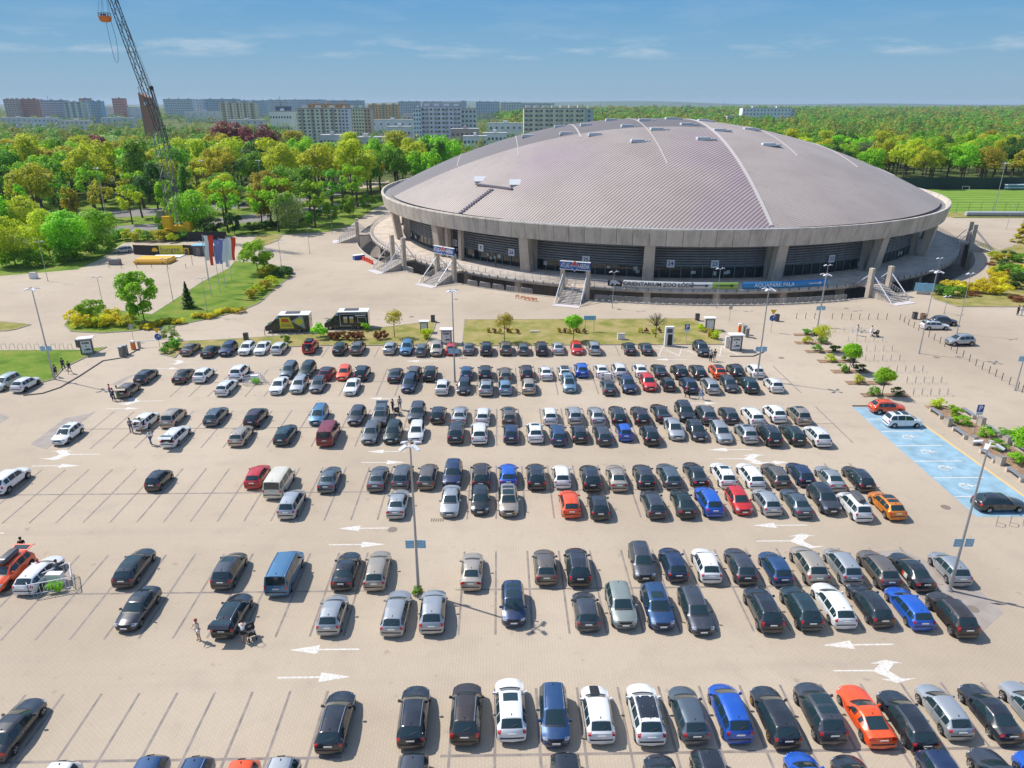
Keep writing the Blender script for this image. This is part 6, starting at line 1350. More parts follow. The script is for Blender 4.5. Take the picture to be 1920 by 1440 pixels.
# ================================================================ FLAGS
for i, (x, y, cs, l) in enumerate(((397, 556, ('white', 'red'), 'nearest flag, white and red, on the garden island'), (413, 548, ('blue', 'blue'), 'plain blue flag second from the left'), (423, 540, ('white', 'pale'), 'white flag third from the left'), (435, 528, ('white', 'red'), 'white and red flag farthest right'))):
    p = at(x, y); e = empty('flag', p, 0, l, 'flag'); H_ = (13.2, 11.7, 11.2, 10.4)[i]*.88
    mb = MB(); mb.tube([(0, 0, 0), (0, 0, H_)], .07, 8, .04); mb.build('pole', M_wsteel, e)
    M_f = {'white': mat('flag_white', (.80, .80, .80), .8), 'red': mat('flag_red', (.78, .06, .03), .8), 'blue': mat('flag_blue', (.20, .24, .55), .8), 'pale': mat('flag_pale', (.68, .72, .78), .8)}
    for j in (0, 1):
        n = 12; V = []
        for a in range(2):
            for k in range(n+1):
                t_ = k/n; xx = .1+(.85*(j+a))*(1-.25*t_); V.append((xx+.12*math.sin(t_*5+j), .12*math.sin(xx*4+t_*6), H_-.2-t_*(4.6+.9*j*(i % 2 == 0))))
        Fc = [(k, n+1+k, n+2+k, k+1) for k in range(n)]; MB().add(V, Fc).build('cloth', M_f[cs[j]], e, 60)
# ================================================================ BUNGEE CRANE
CB = at(333, 448); cr_ = empty('lattice_crane', CB, 0, 'tall black lattice bungee crane with yellow machine body', 'crane')
M_cr = mat('crane_paint', (.07, .075, .08), .5); M_crm = mat('crane_mast_grey', (.22, .215, .18), .5); M_cry = mat('crane_yellowish', (.22, .19, .07), .5)
def lattice(name, a, b, w0, w1, parent, material, seg=2.0, r=.15, rd=.085):
    a, b = Vector(a), Vector(b); d = (b-a); L = d.length; d.normalize(); ux = d.cross(Vector((0, 1, 0))).normalized(); uy = d.cross(ux).normalized(); mb = MB(); n = int(L/seg)
    C_ = [[a+d*L*k/n+(ux*sx+uy*sy)*(w0+(w1-w0)*k/n)/2 for sx, sy in ((-1, -1), (1, -1), (1, 1), (-1, 1))] for k in range(n+1)]
    for j in range(4): mb.bar(C_[0][j], C_[n][j], r)
    for k in range(n):
        for j in range(4):
            p, q = (j, (j+1) % 4) if k % 2 else ((j+1) % 4, j)
            mb.bar(C_[k][p], C_[k+1][q], rd)
            if k % 3 == 0: mb.bar(C_[k][j], C_[k][(j+1) % 4], rd)
    return mb.build(name, material, parent)
mast_h = 29.0
lattice('mast', (0, 0, 3.5), (0, 0, mast_h), 2.3, 2.3, cr_, M_crm)
tip = at_y(190, -60, CB.y)-CB; foot = Vector((.3, 0, mast_h-1.5))
lattice('boom', foot, tip, 1.5, 1.5, cr_, M_cr)
fa = at_y(284, 165, CB.y)-CB; lattice('gantry', (1.3, 0, mast_h-6), fa, 1.1, .5, cr_, M_cr, 1.6, .09, .05)
mb = MB(); mb.lathe([(.1, -.5), (.45, -.3), (.5, .2), (.3, .5)], 10, fa); mb.build('gantry_head', M_blk, cr_)
for s in (-.4, .4):
    mb = MB(); mb.tube([fa+Vector((0, s, 0)), tip+Vector((.6, s, -.5))], .045, 4); mb.build('pendant_cable', M_steeld, cr_)
    mb = MB(); mb.tube([fa+Vector((0, s, 0)), Vector((2.2, s, mast_h-7)), Vector((1.6, s, 4.0))], .045, 4); mb.build('back_cable', M_steeld, cr_)
mb = MB(); mb.box((-1.3, -1.4, 4.7), (2.1, 1.6, 3.0)); mb.build('operator_cab', M_yel, cr_)
mb = MB(); mb.box((2.0, -.2, 2.9), (4.6, 2.6, 1.5)); mb.box((3.4, .2, 4.1), (1.6, 2.0, .9)); mb.build('machine_house', M_yel, cr_)
mb = MB(); mb.box((-2.0, 0, 2.5), (1.3, 2.2, .7)); mb.build('counterweight', M_yel, cr_)
mb = MB(); mb.box((.8, 0, 1.9), (3.6, 2.4, .8)); mb.box((1, 1.7, .8), (8.0, .9, 1.3)); mb.box((1, -1.7, .8), (8.0, .9, 1.3)); mb.build('crawler_tracks', M_steeld, cr_)
mb = MB(); mb.box((-3.3, 0, 6.6), (1.5, 1.4, 1.9)); mb.build('equipment_box', M_conc_d, cr_)
mb = MB(); mb.box((1.8, 0, 12.5), (1.6, 1.6, .2)); mb.box((1.8, -.8, 13.1), (1.6, .06, 1.1)); mb.build('mast_platform', M_steeld, cr_)
bp_ = at_y(196, 28, CB.y)
bk = empty('basket', bp_+Vector((0, 0, -1.0)), 0, 'orange round bungee basket hanging from the crane boom', 'basket')
mb = MB(); mb.lathe([(.9, -.5), (1.35, -.1), (1.45, .7), (1.38, .7), (1.28, 0), (.85, -.4)], 16); mb.build('tub', M_org, bk)
mb = MB()
for k in range(10):
    a = 2*math.pi*k/10; mb.bar((1.4*math.cos(a), 1.4*math.sin(a), .6), (1.4*math.cos(a), 1.4*math.sin(a), 1.35), .06)
for k in range(20): a, b = 2*math.pi*k/20, 2*math.pi*(k+1)/20; mb.bar((1.4*math.cos(a), 1.4*math.sin(a), 1.35), (1.4*math.cos(b), 1.4*math.sin(b), 1.35), .06)
mb.build('rail', M_steeld, bk)
mb = MB(); tl = tip-(bp_-CB)
for k in range(5): a = 2*math.pi*k/5; mb.tube([(1.35*math.cos(a), 1.35*math.sin(a), 1.3), (tl.x, tl.y, tl.z+1)], .035, 4)
mb.build('suspension_cables', M_steeld, bk)
pts = [at_y(x, y, CB.y) for x, y in ((198, 36), (204, 65), (210, 92), (215, 112), (219, 118), (222, 114), (221, 95), (217, 70), (207, 36))]
mb = MB(); mb.tube([p-bp_+Vector((0, 0, 1)) for p in pts], .05, 5); mb.build('bungee_rope', M_steeld, bk)
for i, (dx, tc_) in enumerate(((-.7, 'navy'), (-.25, 'black'), (.25, 'navy'), (.7, 'black'))):
    person(bp_+Vector((dx, -.1+.25*(i % 2), -1.1)), 0, 40*i, 'stand', tc_, 'navy', 'dark', 'one of the people standing in the orange bungee basket', s=.95, group='people in the bungee basket')
# crane compound: dark screens, yellow banner, airbag, container, rope fence
def fencep(x0, y0, x1, y1, h, material, label, name='screen_fence', cat='fence'):
    a, b = at(x0, y0), at(x1, y1); d = b-a; rz = math.atan2(d.y, d.x); e = empty(name, a, rz, label, cat); mb = MB(); mb.box((d.length/2, 0, h/2), (d.length, .08, h)); mb.build('panel', material, e)
    for k in range(4): mb = MB(); mb.box((d.length*k/3, .08, h/2), (.08, .08, h+.1)); mb.build('post', M_steel, e)
    return e, d.length
M_scr = mat('dark_mesh', (.045, .04, .04), .9)
fencep(252, 477, 284, 478, 2.3, M_scr, 'dark screen fence left of the yellow bungee banner'); fencep(345, 477, 372, 478, 2.3, M_scr, 'dark screen fence right of the yellow bungee banner'); fencep(355, 452, 426, 451, 2.4, M_scr, 'long dark screen fence behind the crane')
e, L_ = fencep(284, 478, 345, 477.5, 2.3, mat('banner_lime', (.62, .55, .03), .5), 'yellow banner reading bungee in front of the crane', 'bungee_banner', 'banner')
me = text_mesh('bungee', 1.6, M_steeld, .0, .01); me.transform(Matrix.Rotation(R(90), 4, 'X')); inst('lettering', me, e, (L_*.60, -.07, 1.25))
mb = MB(); mb.box((1.0, -.06, 1.15), (2.0, .03, 2.2)); mb.build('logo_square', M_scr, e)
n = 16; mb = MB(); mb.add([(1.0+.7*math.cos(math.pi*k/n), -.09, .85+.9*math.sin(math.pi*k/n)) for k in range(n+1)], [tuple(range(n, -1, -1))]); mb.build('logo_dome', M_yel, e)
a, b = at(256, 496), at(320, 496); c = at(322, 488); e = empty('airbag', at(292, 492), 0, 'orange yellow inflatable landing cushion before the banner', 'airbag')
mb = MB(); w_ = (b-a).length; mb.box((0, 0, .55), (w_*1.05, 5.0, 1.1), 0, 0, .96); me = mb.mesh('cushion', mat('airbag_orange', (.78, .42, .03), .5)); bm = bmesh.new(); bm.from_mesh(me); bmesh.ops.bevel(bm, geom=bm.edges[:], offset=.3, segments=3, affect='EDGES'); bm.to_mesh(me); bm.free(); inst('cushion', me, e)
mb = MB()
for k in (-1, 1): mb.box((k*w_*.35, -2.52, .3), (.15, .05, .5))
mb.build('straps', M_steeld, e)
simple('ground_mat', 316, 481, (('mat', (0, 0, .1), (7, 3, .2), M_wht), ('edge', (0, -1.55, .06), (7.1, .1, .1), M_steel)), 'white mat behind the orange landing cushion', 'mat')
simple('site_container', 388, 478, (('body', (0, 0, 1.2), (5.5, 2.4, 2.4), M_steeld), ('roof', (0, 0, 2.45), (5.9, 2.8, .12), M_lsign), ('door', (-1.5, -1.22, 1.0), (.9, .05, 2.0), M_conc_d)), 'dark site container with pale roof behind the flags', 'container')
simple('equipment_cage', 352, 477, (('frame', (0, 0, .8), (1.2, 1.0, 1.6), M_yel), ('core', (0, -.52, .8), (.8, .05, 1.2), M_steeld)), 'yellow equipment cage at the right end of the bungee banner', 'cage')
simple('generator', 217, 496, (('body', (0, 0, .6), (2.2, 1.4, 1.2), M_conc_d), ('top', (0, 0, 1.25), (1.6, 1.0, .2), M_conc)), 'grey generator left of the landing cushion', 'generator')
mb = MB()
fp = [(205, 502), (228, 503), (257, 503), (285, 503), (315, 503), (349, 503), (361, 497), (360, 488)]
many('rope_post', POST, fp, 'short post of the rope fence round the landing cushion', 'post', 'rope fence posts round the landing cushion')
simple('goal', 1857, 354, (('crossbar', (0, 0, 2.44), (7.3, .12, .12), M_wht), ('left_post', (-3.66, 0, 1.22), (.12, .12, 2.44), M_wht), ('right_post', (3.66, 0, 1.22), (.12, .12, 2.44), M_wht), ('back_bar', (0, 1.8, .1), (7.3, .08, .08), M_wht)), 'white football goal at the far end of the sports field', 'goal')
simple('goal', 1810, 357, (('crossbar', (0, 0, 1.6), (3.0, .1, .1), M_wht), ('left_post', (-1.5, 0, .8), (.1, .1, 1.6), M_wht), ('right_post', (1.5, 0, .8), (.1, .1, 1.6), M_wht)), 'small training goal on the sports field', 'goal')
simple('team_shelter', 1905, 356, (('bench', (0, 0, .9), (9, 1.2, .2), M_wht), ('canopy', (0, .6, 2.1), (9, 2.2, .15), M_wht), ('back', (0, 1.2, 1.2), (9, .1, 2.2), M_lsign)), 'white team shelter at the far side of the sports field', 'shelter')
e = empty('cover_roll', at(1810, 405), 0, 'long grey rolled cover along the near edge of the sports field', 'roll'); mb = MB(); mb.tube([(0, 0, .8), (60, -3, .8)], .75, 12); mb.build('roll', mat('roll_grey', (.40, .42, .44), .7), e); mb = MB(); mb.box((30, -1.5, .12), (60, .8, .2), -.05); mb.build('base', M_conc_d, e)
e = empty('field_fence', (95, 307, 0), 0, 'dark green screen fence behind the sports field', 'fence'); mb = MB(); mb.box((120, 0, 2.4), (240, .2, 4.8)); mb.build('screen', mat('dark_green_screen', (.012, .04, .03), .8), e)
e = empty('field_fence', (118, 236.5, 0), 0, 'thin see-through fence along the near edge of the sports field', 'fence'); mb = MB()
for k in range(40): mb.box((k*4, 0, 1.8), (.08, .08, 3.6))
mb.build('posts', M_steeld, e); mb = MB(); mb.box((80, 0, 3.6), (160, .06, .06)); mb.build('top_rail', M_steeld, e)
# ================================================================ WOODS
def inpoly(x, y, poly):
    c = False; n = len(poly)
    for i in range(n):
        (x1, y1), (x2, y2) = poly[i], poly[(i+1) % n]
        if (y1 > y) != (y2 > y) and x < (x2-x1)*(y-y1)/(y2-y1)+x1: c = not c
    return c
ROADS = [P([(-200, 470), (130, 450), (330, 432), (520, 411), (640, 392), (705, 380), (705, 372), (620, 383), (500, 399), (320, 417), (110, 431), (-200, 445)]), P([(-200, 410), (180, 410), (350, 400), (560, 379), (640, 366), (640, 359), (560, 369), (340, 387), (180, 396), (-200, 392)]),
         P([(600, 357), (700, 352), (730, 342), (730, 338), (600, 351)]), poly]
def proj(x, y, z):
    v = _rot.transposed() @ Vector((x, y, z-CAM_H)); return 960+v.x/-v.z*F_PX, 720-v.y/-v.z*F_PX
placed = []
def scatter(n, fx, gap, rnd, tries=9000):
    out = []
    for _ in range(tries):
        if len(out) >= n: break
        p = fx(rnd)
        if p is None or any(inpoly(p[0], p[1], r) for r in ROADS): continue
        if any((p[0]-q[0])**2+(p[1]-q[1])**2 < gap*gap for q in placed): continue
        placed.append(p); out.append(p)
    return out
rw = random.Random(21)
WORD = {'yellow green': 'yellow green', 'olive': 'olive yellow', 'bright': 'bright green', 'green': 'mid green', 'dark': 'dark green', 'orange': 'orange brown', 'purple': 'purple', 'pale': 'pale', 'grey': 'grey green'}
def zone(px): return 'left of the crane' if px < 240 else ('behind the crane' if px < 420 else 'nearer the arena')
def plant(p, kind, colour, label, group, s):
    v = rw.randrange(6 if kind == 'wood' else 3); return tree(kind, v, p, colour, s, label, group)
def fl(r):
    D = r.uniform(203, 335); X = r.uniform(-.76*D, -48 if D < 285 else -22); return (X, D)
for i, p in enumerate(sorted(scatter(150, fl, 8.6, rw), key=lambda q: q[1])):
    px, _ = proj(p[0], p[1], 8); sparse = p[1] < 262 and rw.random() < .45
    c = rw.choices(['yellow green', 'olive', 'bright', 'green', 'dark', 'orange'], [3.6, 1.3, 3.6, 2.6, .7, .3] if px < 520 else [3.0, .7, 4.0, 2.8, .6, .3])[0]
    kind = 'sparse' if sparse else ('wood' if rw.random() < .8 else 'tall')
    near = 'front' if p[1] < 260 else 'back'
    plant(p, kind, c, '%s tree in the %s wood %s' % (WORD[c], near, zone(px)), 'trees of the wood left of the arena', rw.uniform(.9, 1.18)*(.95 if p[1] < 240 else 1.14))
for x, y, D, c, s, l in ((178, 262, 330, 'purple', 1.0, 'purple-leaved tree in the wood left of the crane'), (478, 243, 350, 'purple', .95, 'dark red-leaved tree at the top edge of the wood'), (425, 236, 380, 'purple', .85, 'small dark red tree at the skyline of the wood'),
        (62, 318, 235, 'orange', 1.0, 'orange brown tree in front of the wood at the left'), (205, 262, 345, 'pale', .8, 'pale bluish green tree beside the purple tree')):
    p = at_y(x, y, D); tree('wood', 0, (p.x, D, 0), c, at_y(x, y-14, D).z/14.6, l)
def fr(r):
    D = r.uniform(311, 430); X = r.uniform(92, .76*D); return (X, D)
for p in sorted(scatter(135, fr, 9.0, rw), key=lambda q: q[1]):
    px, _ = proj(p[0], p[1], 8)
    c = rw.choices(['yellow green', 'olive', 'bright', 'green', 'dark', 'orange', 'grey'], [3.8, 1.2, 4.4, 2.2, .8, .35, .4])[0]
    plant(p, 'wood', c, '%s tree in the %s wood %s' % (WORD[c], 'near' if p[1] < 350 else 'deeper', 'behind the roof' if px < 1640 else 'behind the field'), 'trees of the wood right of the arena', rw.uniform(.95, 1.25))
# ---- masses farther off (nobody could count them): one object each
def canopy(name, pts, rng, n0, size0, col_, label, h=(9, 15)):
    Vs, Fs, off = [], [], 0
    for (X, D, k) in pts:
        r = rng.uniform(3.8, 7.4)*k; hh = rng.uniform(*h)*(.8+.2*k); n = max(26, int(n0*rng.uniform(.8, 1.2))); V, Fc, _ = leaves(rng, n, r, r, hh*.44, hh*.58, size0*k, 11, .46, .42, 0, .2); V[:, 0] += X; V[:, 1] += D; V[:, 2] -= 1.0
        Vs.append(V); Fs.append(Fc+off); off += len(V)
    me = np_mesh(name, np.concatenate(Vs), np.concatenate(Fs), LM['mass '+col_]); o_ = inst(name, me); o_['kind'] = 'stuff'; o_['label'] = label; o_['category'] = 'woodland'; return o_
rng = np.random.default_rng(77)
cols5 = ('bright', 'yellow green', 'green', 'olive', 'orange'); wts = (.32, .28, .24, .12, .04)
def field(d0, d1, xf, step0, seed):
    r = np.random.default_rng(seed); out = {c: [] for c in cols5}; D = d0
    while D < d1:
        st = step0*(1+(D-d0)/900.0); x0, x1 = xf(D); X = x0
        while X < x1:
            k = max(1.0, st/step0*.92); out[cols5[r.choice(5, p=wts)]].append((X+r.normal()*st*.3, D+r.normal()*st*.3, k)); X += st
        D += st*.95
    return out
Rf = field(436, 2600, lambda D: (60 if D < 700 else 20, .78*D), 10.5, 1)
Lf = field(338, 640, lambda D: (-.76*D, -10 if D < 440 else -.27*D), 10.5, 2)
for nm, fd, n0, lab in (('woodland', Rf, 230, 'continuous spring wood stretching to the horizon on the right, %s crowns'), ('park_woodland', Lf, 520, 'back part of the park wood on the left, %s crowns')):
    for c in cols5:
        if fd[c]: canopy(nm, fd[c], rng, n0, 1.0 if n0 < 300 else .66, c, lab % WORD[c], (11, 19))
ct = {c: [] for c in cols5}
for _ in range(2300):
    D = 480+2600*rng.random()**1.5; X = D*rng.uniform(-.78, .16); k = 1.1+D/1500; ct[cols5[rng.choice(5, p=(.25, .2, .35, .15, .05))]].append((X, D, k*.8))
for c in cols5: canopy('city_trees', ct[c], rng, 60, .95, c, 'scattered %s trees between the far buildings' % WORD[c], (9, 14))
# ---- hills on the horizon
mb = MB(); n = 160; V = []
for j, (D, hf) in enumerate(((8600, 0), (9600, 1), (11500, .3))):
    for k in range(n+1):
        a = R(28)+R(124)*k/n; h = (26+22*math.sin(k*.09+1)+10*math.sin(k*.31)+8*max(0, 1-k/60)*4)*hf; V.append((D*math.cos(a), D*math.sin(a), h-2*(hf == 0)))
mb.add(V, [(j*(n+1)+k, (j+1)*(n+1)+k, (j+1)*(n+1)+k+1, j*(n+1)+k+1) for j in range(2) for k in range(n)])
me = mb.mesh('hills', mat('hill_wood', (.045, .085, .03), .95, noise=(.004, .4)), 60); struct('hills', me)
# ================================================================ CITY
M_win = mat('window_glass', (.11, .13, .15), .15, 0, spec=.7); M_winf = mat('window_frame', (.62, .62, .62), .6)
WIN = MB().box((0, 0, 0), (1.3, .12, 1.35)).mesh('window', M_win)
BALC = MB().box((0, 0, -.6), (3.0, 1.1, .15)).box((0, -.5, -.1), (3.0, .08, .95)).mesh('balcony', mat('balcony_panel', (.42, .36, .33), .8))
NB = 0
def block(x0, x1, top, D, wall, label, floors=10, cols=0, depth=14, side=None, roof=(.22, .22, .23), huts=3, stripe=None, balc=(), name='apartment_block', cat='apartment block', turn=0):
    a, b = at_y(x0, top, D), at_y(x1, top, D); w = b.x-a.x; H = a.z; e = empty(name, ((a.x+b.x)/2, D, 0), R(turn), label, cat)
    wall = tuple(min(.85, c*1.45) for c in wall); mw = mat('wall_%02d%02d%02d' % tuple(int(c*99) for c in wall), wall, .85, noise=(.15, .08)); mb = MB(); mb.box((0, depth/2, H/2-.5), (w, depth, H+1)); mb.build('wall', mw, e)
    mb = MB(); mb.box((0, depth/2, H+.12), (w+.5, depth+.5, .35)); rf = mb.build('roof', mat('roof_%02d' % int(roof[0]*99), roof, .9), e)
    for k in range(huts):
        mb = MB(); mb.box((w*((k+.5)/huts-.5), depth/2, H+1.2), (min(4, w*.12), 4, 2.0)); mb.build('lift_house', mw, rf)
    fh = (H-1.5)/floors
    if stripe:
        for k in range(stripe[1]):
            mb = MB(); mb.box((w*((k+.5)/stripe[1]-.5), -.06, H/2), (w/stripe[1]*.34, .14, H-.4)); mb.build('facade_stripe', mat('stripe_%02d%02d' % (int(stripe[0][0]*99), int(stripe[0][1]*99)), stripe[0], .85), e)
    if cols:
        while cols*floors > 100: cols -= 1
        for f in range(floors):
            for c in range(cols):
                x = w*((c+.5)/cols-.5); z = 1.2+fh*(f+.5)
                inst('window', WIN, e, (x, -.1, z), 0, (min(1.3, w/cols*.38), 1, min(1.25, fh*.34)))
        for c in balc:
            for f in range(floors): inst('balcony', BALC, e, (w*c, -.55, 1.2+fh*(f+.5)), 0, (1, 1, 1))
    else:
        wb = MB()
        n = max(3, int(w/5))
        for f in range(floors):
            m_ = MB(); m_.box((0, -.08, 1.2+fh*(f+.55)), (w*.94, .12, fh*.36)); m_.build('window_band', M_win, e)
        for c in range(1, min(n, 24)):
            m_ = MB(); m_.box((w*(c/n-.5) if n <= 24 else w*(c/24-.5), -.12, H/2), (max(.5, w/n*.34), .14, H-.8)); m_.build('pier', mw, e)
    return e
cream, beige, pink, grey_, lil, org_, blue_, red_ = (.60, .54, .44), (.52, .45, .36), (.52, .42, .38), (.40, .40, .42), (.56, .54, .60), (.60, .36, .17), (.26, .36, .50), (.45, .20, .16)
block(556, 632, 203.5, 600, cream, 'cream eleven-storey block with pinkish panels above the park wood', 11, 9, stripe=(pink, 4), turn=4)
block(632, 652, 204, 606, lil, 'narrow lilac end section of the cream block', 11, 3, huts=1)
block(650, 681, 203, 620, (.66, .55, .36), 'pale yellow tower next to the cream block', 11, 6, huts=2); block(681, 694, 204, 622, (.46, .34, .25), 'brown blank end of the pale yellow tower', 11, 2, huts=1)
block(690, 746, 196.5, 980, org_, 'orange and beige block behind the pale yellow tower', 11, 9, stripe=(beige, 3)); block(577, 650, 196, 900, (.58, .27, .10), 'orange block peeping over the cream block', 10, 10)
block(774, 789, 203, 596, (.50, .55, .62), 'blue-grey left stair section of the white balcony block', 9, 3, huts=1); block(789, 864, 200.5, 600, lil, 'white lilac block with stacked balconies in the centre', 9, 10, balc=(-.36, -.12, .12, .36), huts=4)
block(864, 893, 204, 604, (.48, .50, .48), 'grey right wing of the white balcony block', 8, 4, huts=1)
block(982, 1097, 203, 620, (.60, .52, .42), 'beige block with brown balconies just behind the dome', 8, 12, balc=(-.42, -.25, -.08, .1, .27, .42), huts=7); block(1097, 1113, 204, 621, (.40, .41, .44), 'grey windowless end of the beige block behind the dome', 8, 1, huts=1)
block(1393, 1484, 202.5, 1050, (.62, .61, .60), 'long white block standing in the wood right of the dome', 5, 14, huts=2); block(1364, 1393, 217, 1040, (.55, .42, .36), 'low pink and white building left of the long white block', 3, 6, huts=0); block(1484, 1492, 204, 1052, (.40, .42, .46), 'grey end of the long white block', 5, 1, huts=0)
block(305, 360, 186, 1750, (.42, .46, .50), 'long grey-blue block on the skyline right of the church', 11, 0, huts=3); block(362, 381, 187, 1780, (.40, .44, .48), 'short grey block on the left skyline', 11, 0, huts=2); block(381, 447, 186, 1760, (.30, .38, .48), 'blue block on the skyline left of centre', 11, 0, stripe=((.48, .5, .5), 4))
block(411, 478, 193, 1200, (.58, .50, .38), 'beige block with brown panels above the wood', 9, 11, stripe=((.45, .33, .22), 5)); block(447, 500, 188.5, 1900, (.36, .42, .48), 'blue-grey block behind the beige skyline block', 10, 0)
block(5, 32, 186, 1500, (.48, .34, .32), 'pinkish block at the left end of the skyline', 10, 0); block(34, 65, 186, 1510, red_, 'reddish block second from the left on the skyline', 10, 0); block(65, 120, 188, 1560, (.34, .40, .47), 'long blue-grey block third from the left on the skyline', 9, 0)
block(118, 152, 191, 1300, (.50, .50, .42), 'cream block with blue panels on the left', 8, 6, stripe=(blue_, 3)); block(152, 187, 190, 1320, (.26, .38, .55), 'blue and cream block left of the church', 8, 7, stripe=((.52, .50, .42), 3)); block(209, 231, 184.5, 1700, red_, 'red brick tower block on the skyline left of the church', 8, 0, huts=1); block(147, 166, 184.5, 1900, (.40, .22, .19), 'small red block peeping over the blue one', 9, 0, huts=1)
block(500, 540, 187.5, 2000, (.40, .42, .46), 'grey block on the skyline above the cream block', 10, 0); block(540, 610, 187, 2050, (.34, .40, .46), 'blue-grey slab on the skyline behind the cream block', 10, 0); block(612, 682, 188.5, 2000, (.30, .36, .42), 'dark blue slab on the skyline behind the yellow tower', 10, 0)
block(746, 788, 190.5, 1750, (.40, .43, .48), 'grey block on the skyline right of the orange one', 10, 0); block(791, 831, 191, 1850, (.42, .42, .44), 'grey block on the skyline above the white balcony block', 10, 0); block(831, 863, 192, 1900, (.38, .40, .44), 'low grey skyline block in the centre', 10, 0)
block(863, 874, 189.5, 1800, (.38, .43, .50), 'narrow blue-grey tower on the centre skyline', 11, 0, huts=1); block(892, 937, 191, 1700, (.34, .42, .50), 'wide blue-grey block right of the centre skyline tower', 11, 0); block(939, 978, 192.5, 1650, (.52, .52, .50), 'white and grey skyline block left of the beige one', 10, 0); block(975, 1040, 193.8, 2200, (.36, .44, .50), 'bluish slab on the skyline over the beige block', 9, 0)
block(504, 546, 209, 640, (.60, .60, .62), 'white framed hall with sloping dark roof', 3, 8, huts=1); block(516, 538, 200, 700, (.10, .13, .22), 'dark blue cubic building above the white framed hall', 4, 4, huts=0)
LOW = ((0, 60, 221, 720, (.50, .48, .50)), (62, 108, 222, 700, (.46, .47, .52)), (112, 165, 226, 640, (.55, .50, .46)), (186, 262, 201, 1100, (.50, .50, .50)), (188, 250, 221, 720, (.45, .46, .50)), (345, 420, 209, 900, (.50, .50, .48)), (425, 495, 225, 640, (.50, .47, .44)), (598, 640, 254, 470, (.40, .40, .42)), (645, 720, 258, 460, (.48, .44, .40)),
       (725, 770, 238, 560, (.52, .50, .48)), (780, 830, 262, 450, (.42, .40, .38)), (845, 897, 242, 560, (.36, .27, .24)), (868, 912, 256, 480, (.55, .55, .55)), (905, 950, 250, 520, (.60, .60, .60)), (915, 980, 231, 700, (.52, .54, .56)), (694, 775, 225, 800, (.56, .55, .58)), (755, 800, 214, 1000, (.50, .50, .53)))
for i, (x0, x1, t_, D, w) in enumerate(LOW):
    if i < 7: D *= 1.55
    block(x0, x1, t_, D, w, 'low flat-roofed building, %s from the left of the low ones beyond the wood' % (ORD+['eleventh', 'twelfth', 'thirteenth', 'fourteenth', 'fifteenth', 'sixteenth', 'seventeenth'])[sorted(range(len(LOW)), key=lambda k: LOW[k][0]).index(i)], 2, 6, 12, roof=(.42, .42, .43), huts=1, name='low_building', cat='building')
# church: brick wedge with clock, free-standing concrete blade and cross
D = 520; a, b = at_y(262, 200, D), at_y(289, 200, D); zt0, zt1 = at_y(264, 175, D).z, at_y(276, 183, D).z
ch = empty('church_tower', (a.x, D, 0), 0, 'red brick wedge-shaped church tower with a clock and cross', 'church tower'); w = b.x-a.x
mb = MB(); prof = [(1.2, -1), (w+1.6, -1), (w*.62, zt1), (1.0, zt0)]; n = 4
mb.add([(x, y, z) for y in (0, 7) for x, z in prof], [(0, 1, 2, 3), (7, 6, 5, 4), (0, 4, 5, 1), (1, 5, 6, 2), (2, 6, 7, 3), (3, 7, 4, 0)]); mb.build('brick_wedge', mat('brick', (.46, .21, .14), .9, noise=(1.5, .15)), ch)
mb = MB(); mb.box((0, 3, zt0/2), (.6, 3, zt0+1)); mb.build('concrete_blade', M_conc_d, ch)
mb = MB(); mb.tube([(0, 3, zt0), (0, 3, zt0+4.5)], .12, 6); mb.box((0, 3, zt0+3.4), (1.7, .2, .22)); mb.build('cross', M_steeld, ch)
mb = MB(); mb.box((4.3, -.08, zt0-6.4), (2.1, .1, 2.1)); cf = mb.build('clock_face', M_wht, ch); mb = MB(); mb.bar((4.3, -.18, zt0-6.4), (4.3, -.18, zt0-5.6), .12); mb.bar((4.3, -.18, zt0-6.4), (4.8, -.18, zt0-6.5), .12); mb.build('clock_hands', M_blk, cf)
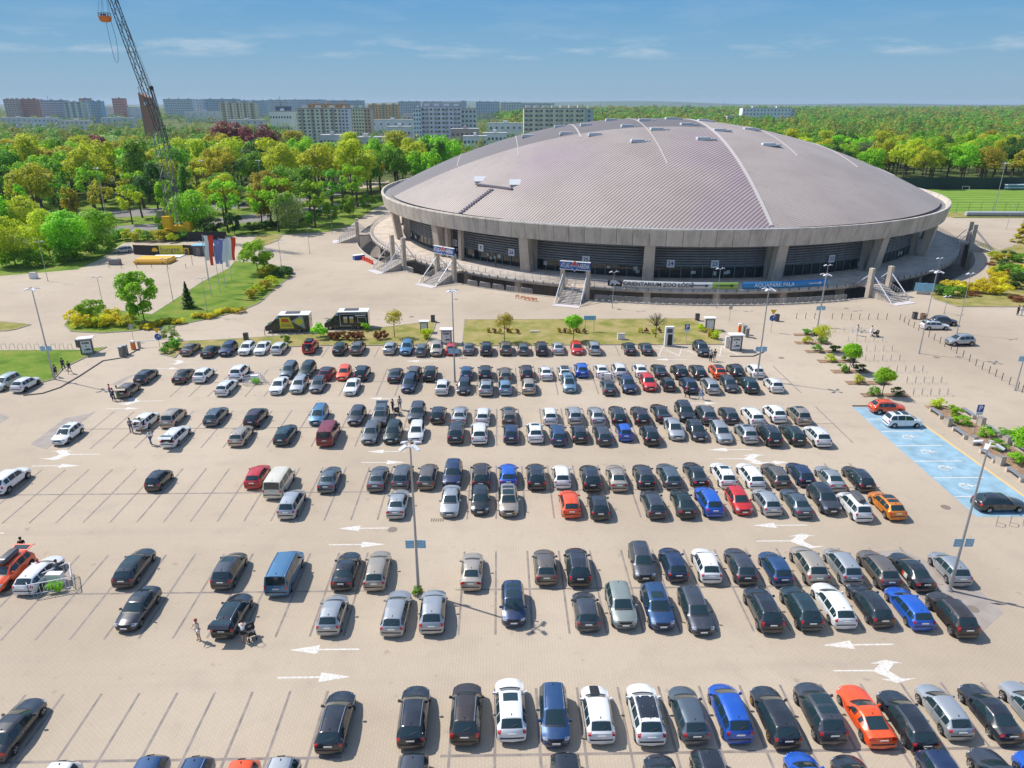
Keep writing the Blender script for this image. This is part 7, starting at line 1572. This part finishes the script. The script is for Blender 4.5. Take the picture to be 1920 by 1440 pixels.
for x, t_, D, l in ((88, 178, 2500, 'thin aerial mast on the left skyline'), (1358, 189, 4000, 'thin mast on the right horizon'), (524, 180, 2000, 'dark spire on the skyline above the white framed hall'), (1126, 190, 3500, 'thin mast on the horizon behind the dome')):
    p = at_y(x, t_, D); e = empty('radio_mast', (p.x, D, 0), 0, l, 'mast'); mb = MB(); mb.tube([(0, 0, 0), (0, 0, p.z)], 1.6, 6, .4); mb.build('mast', M_steeld, e)
# ================================================================ HAZE
mb = MB(); mb.box((AC.x, AC.y, 36.0), (30800, 30800, 84.0)); hm = bpy.data.materials.new('haze'); hm.use_nodes = True; t = hm.node_tree; t.nodes.clear()
pv = nn(t, 'ShaderNodeVolumePrincipled'); pv.inputs['Color'].default_value = (.62, .78, .95, 1); pv.inputs['Density'].default_value = 7.5e-5; pv.inputs['Anisotropy'].default_value = .1
ho = nn(t, 'ShaderNodeOutputMaterial'); t.links.new(pv.outputs[0], ho.inputs['Volume']); o_ = mb.build('haze', hm); o_['kind'] = 'stuff'; o_['label'] = 'pale blue summer haze over the whole scene'
# ================================================================ labels: number whatever still shares one
T_ = ['', 'first', 'second', 'third', 'fourth', 'fifth', 'sixth', 'seventh', 'eighth', 'ninth', 'tenth', 'eleventh', 'twelfth', 'thirteenth', 'fourteenth', 'fifteenth', 'sixteenth', 'seventeenth', 'eighteenth', 'nineteenth', 'twentieth']
def ordw(n):
    if n <= 20: return T_[n]
    t_, u_ = divmod(n, 10); tens = ['', '', 'twent', 'thirt', 'fort', 'fift', 'sixt', 'sevent'][t_]; return tens+'ieth' if u_ == 0 else tens+'y-'+T_[u_]
seen = {}
for o_ in list(col.objects):
    if o_.parent is None and 'label' in o_ and o_.get('kind') is None: seen.setdefault(o_['label'], []).append(o_)
for l, os_ in seen.items():
    if len(os_) < 2: continue
    os_.sort(key=lambda o: proj(*o.location)[0])
    if len(l.split()) > 11: print('LONG', len(os_), l)
    base = l.replace('one of the ', '')
    for i, o_ in enumerate(os_): o_['label'] = '%s, %s from the left' % (base, ordw(i+1))
for o_ in col.objects:
    if o_.parent is None and 'label' in o_ and (len(o_['label'].split()) > 16 or len(o_['label'].split()) < 4): print('WORDS', o_['label'])
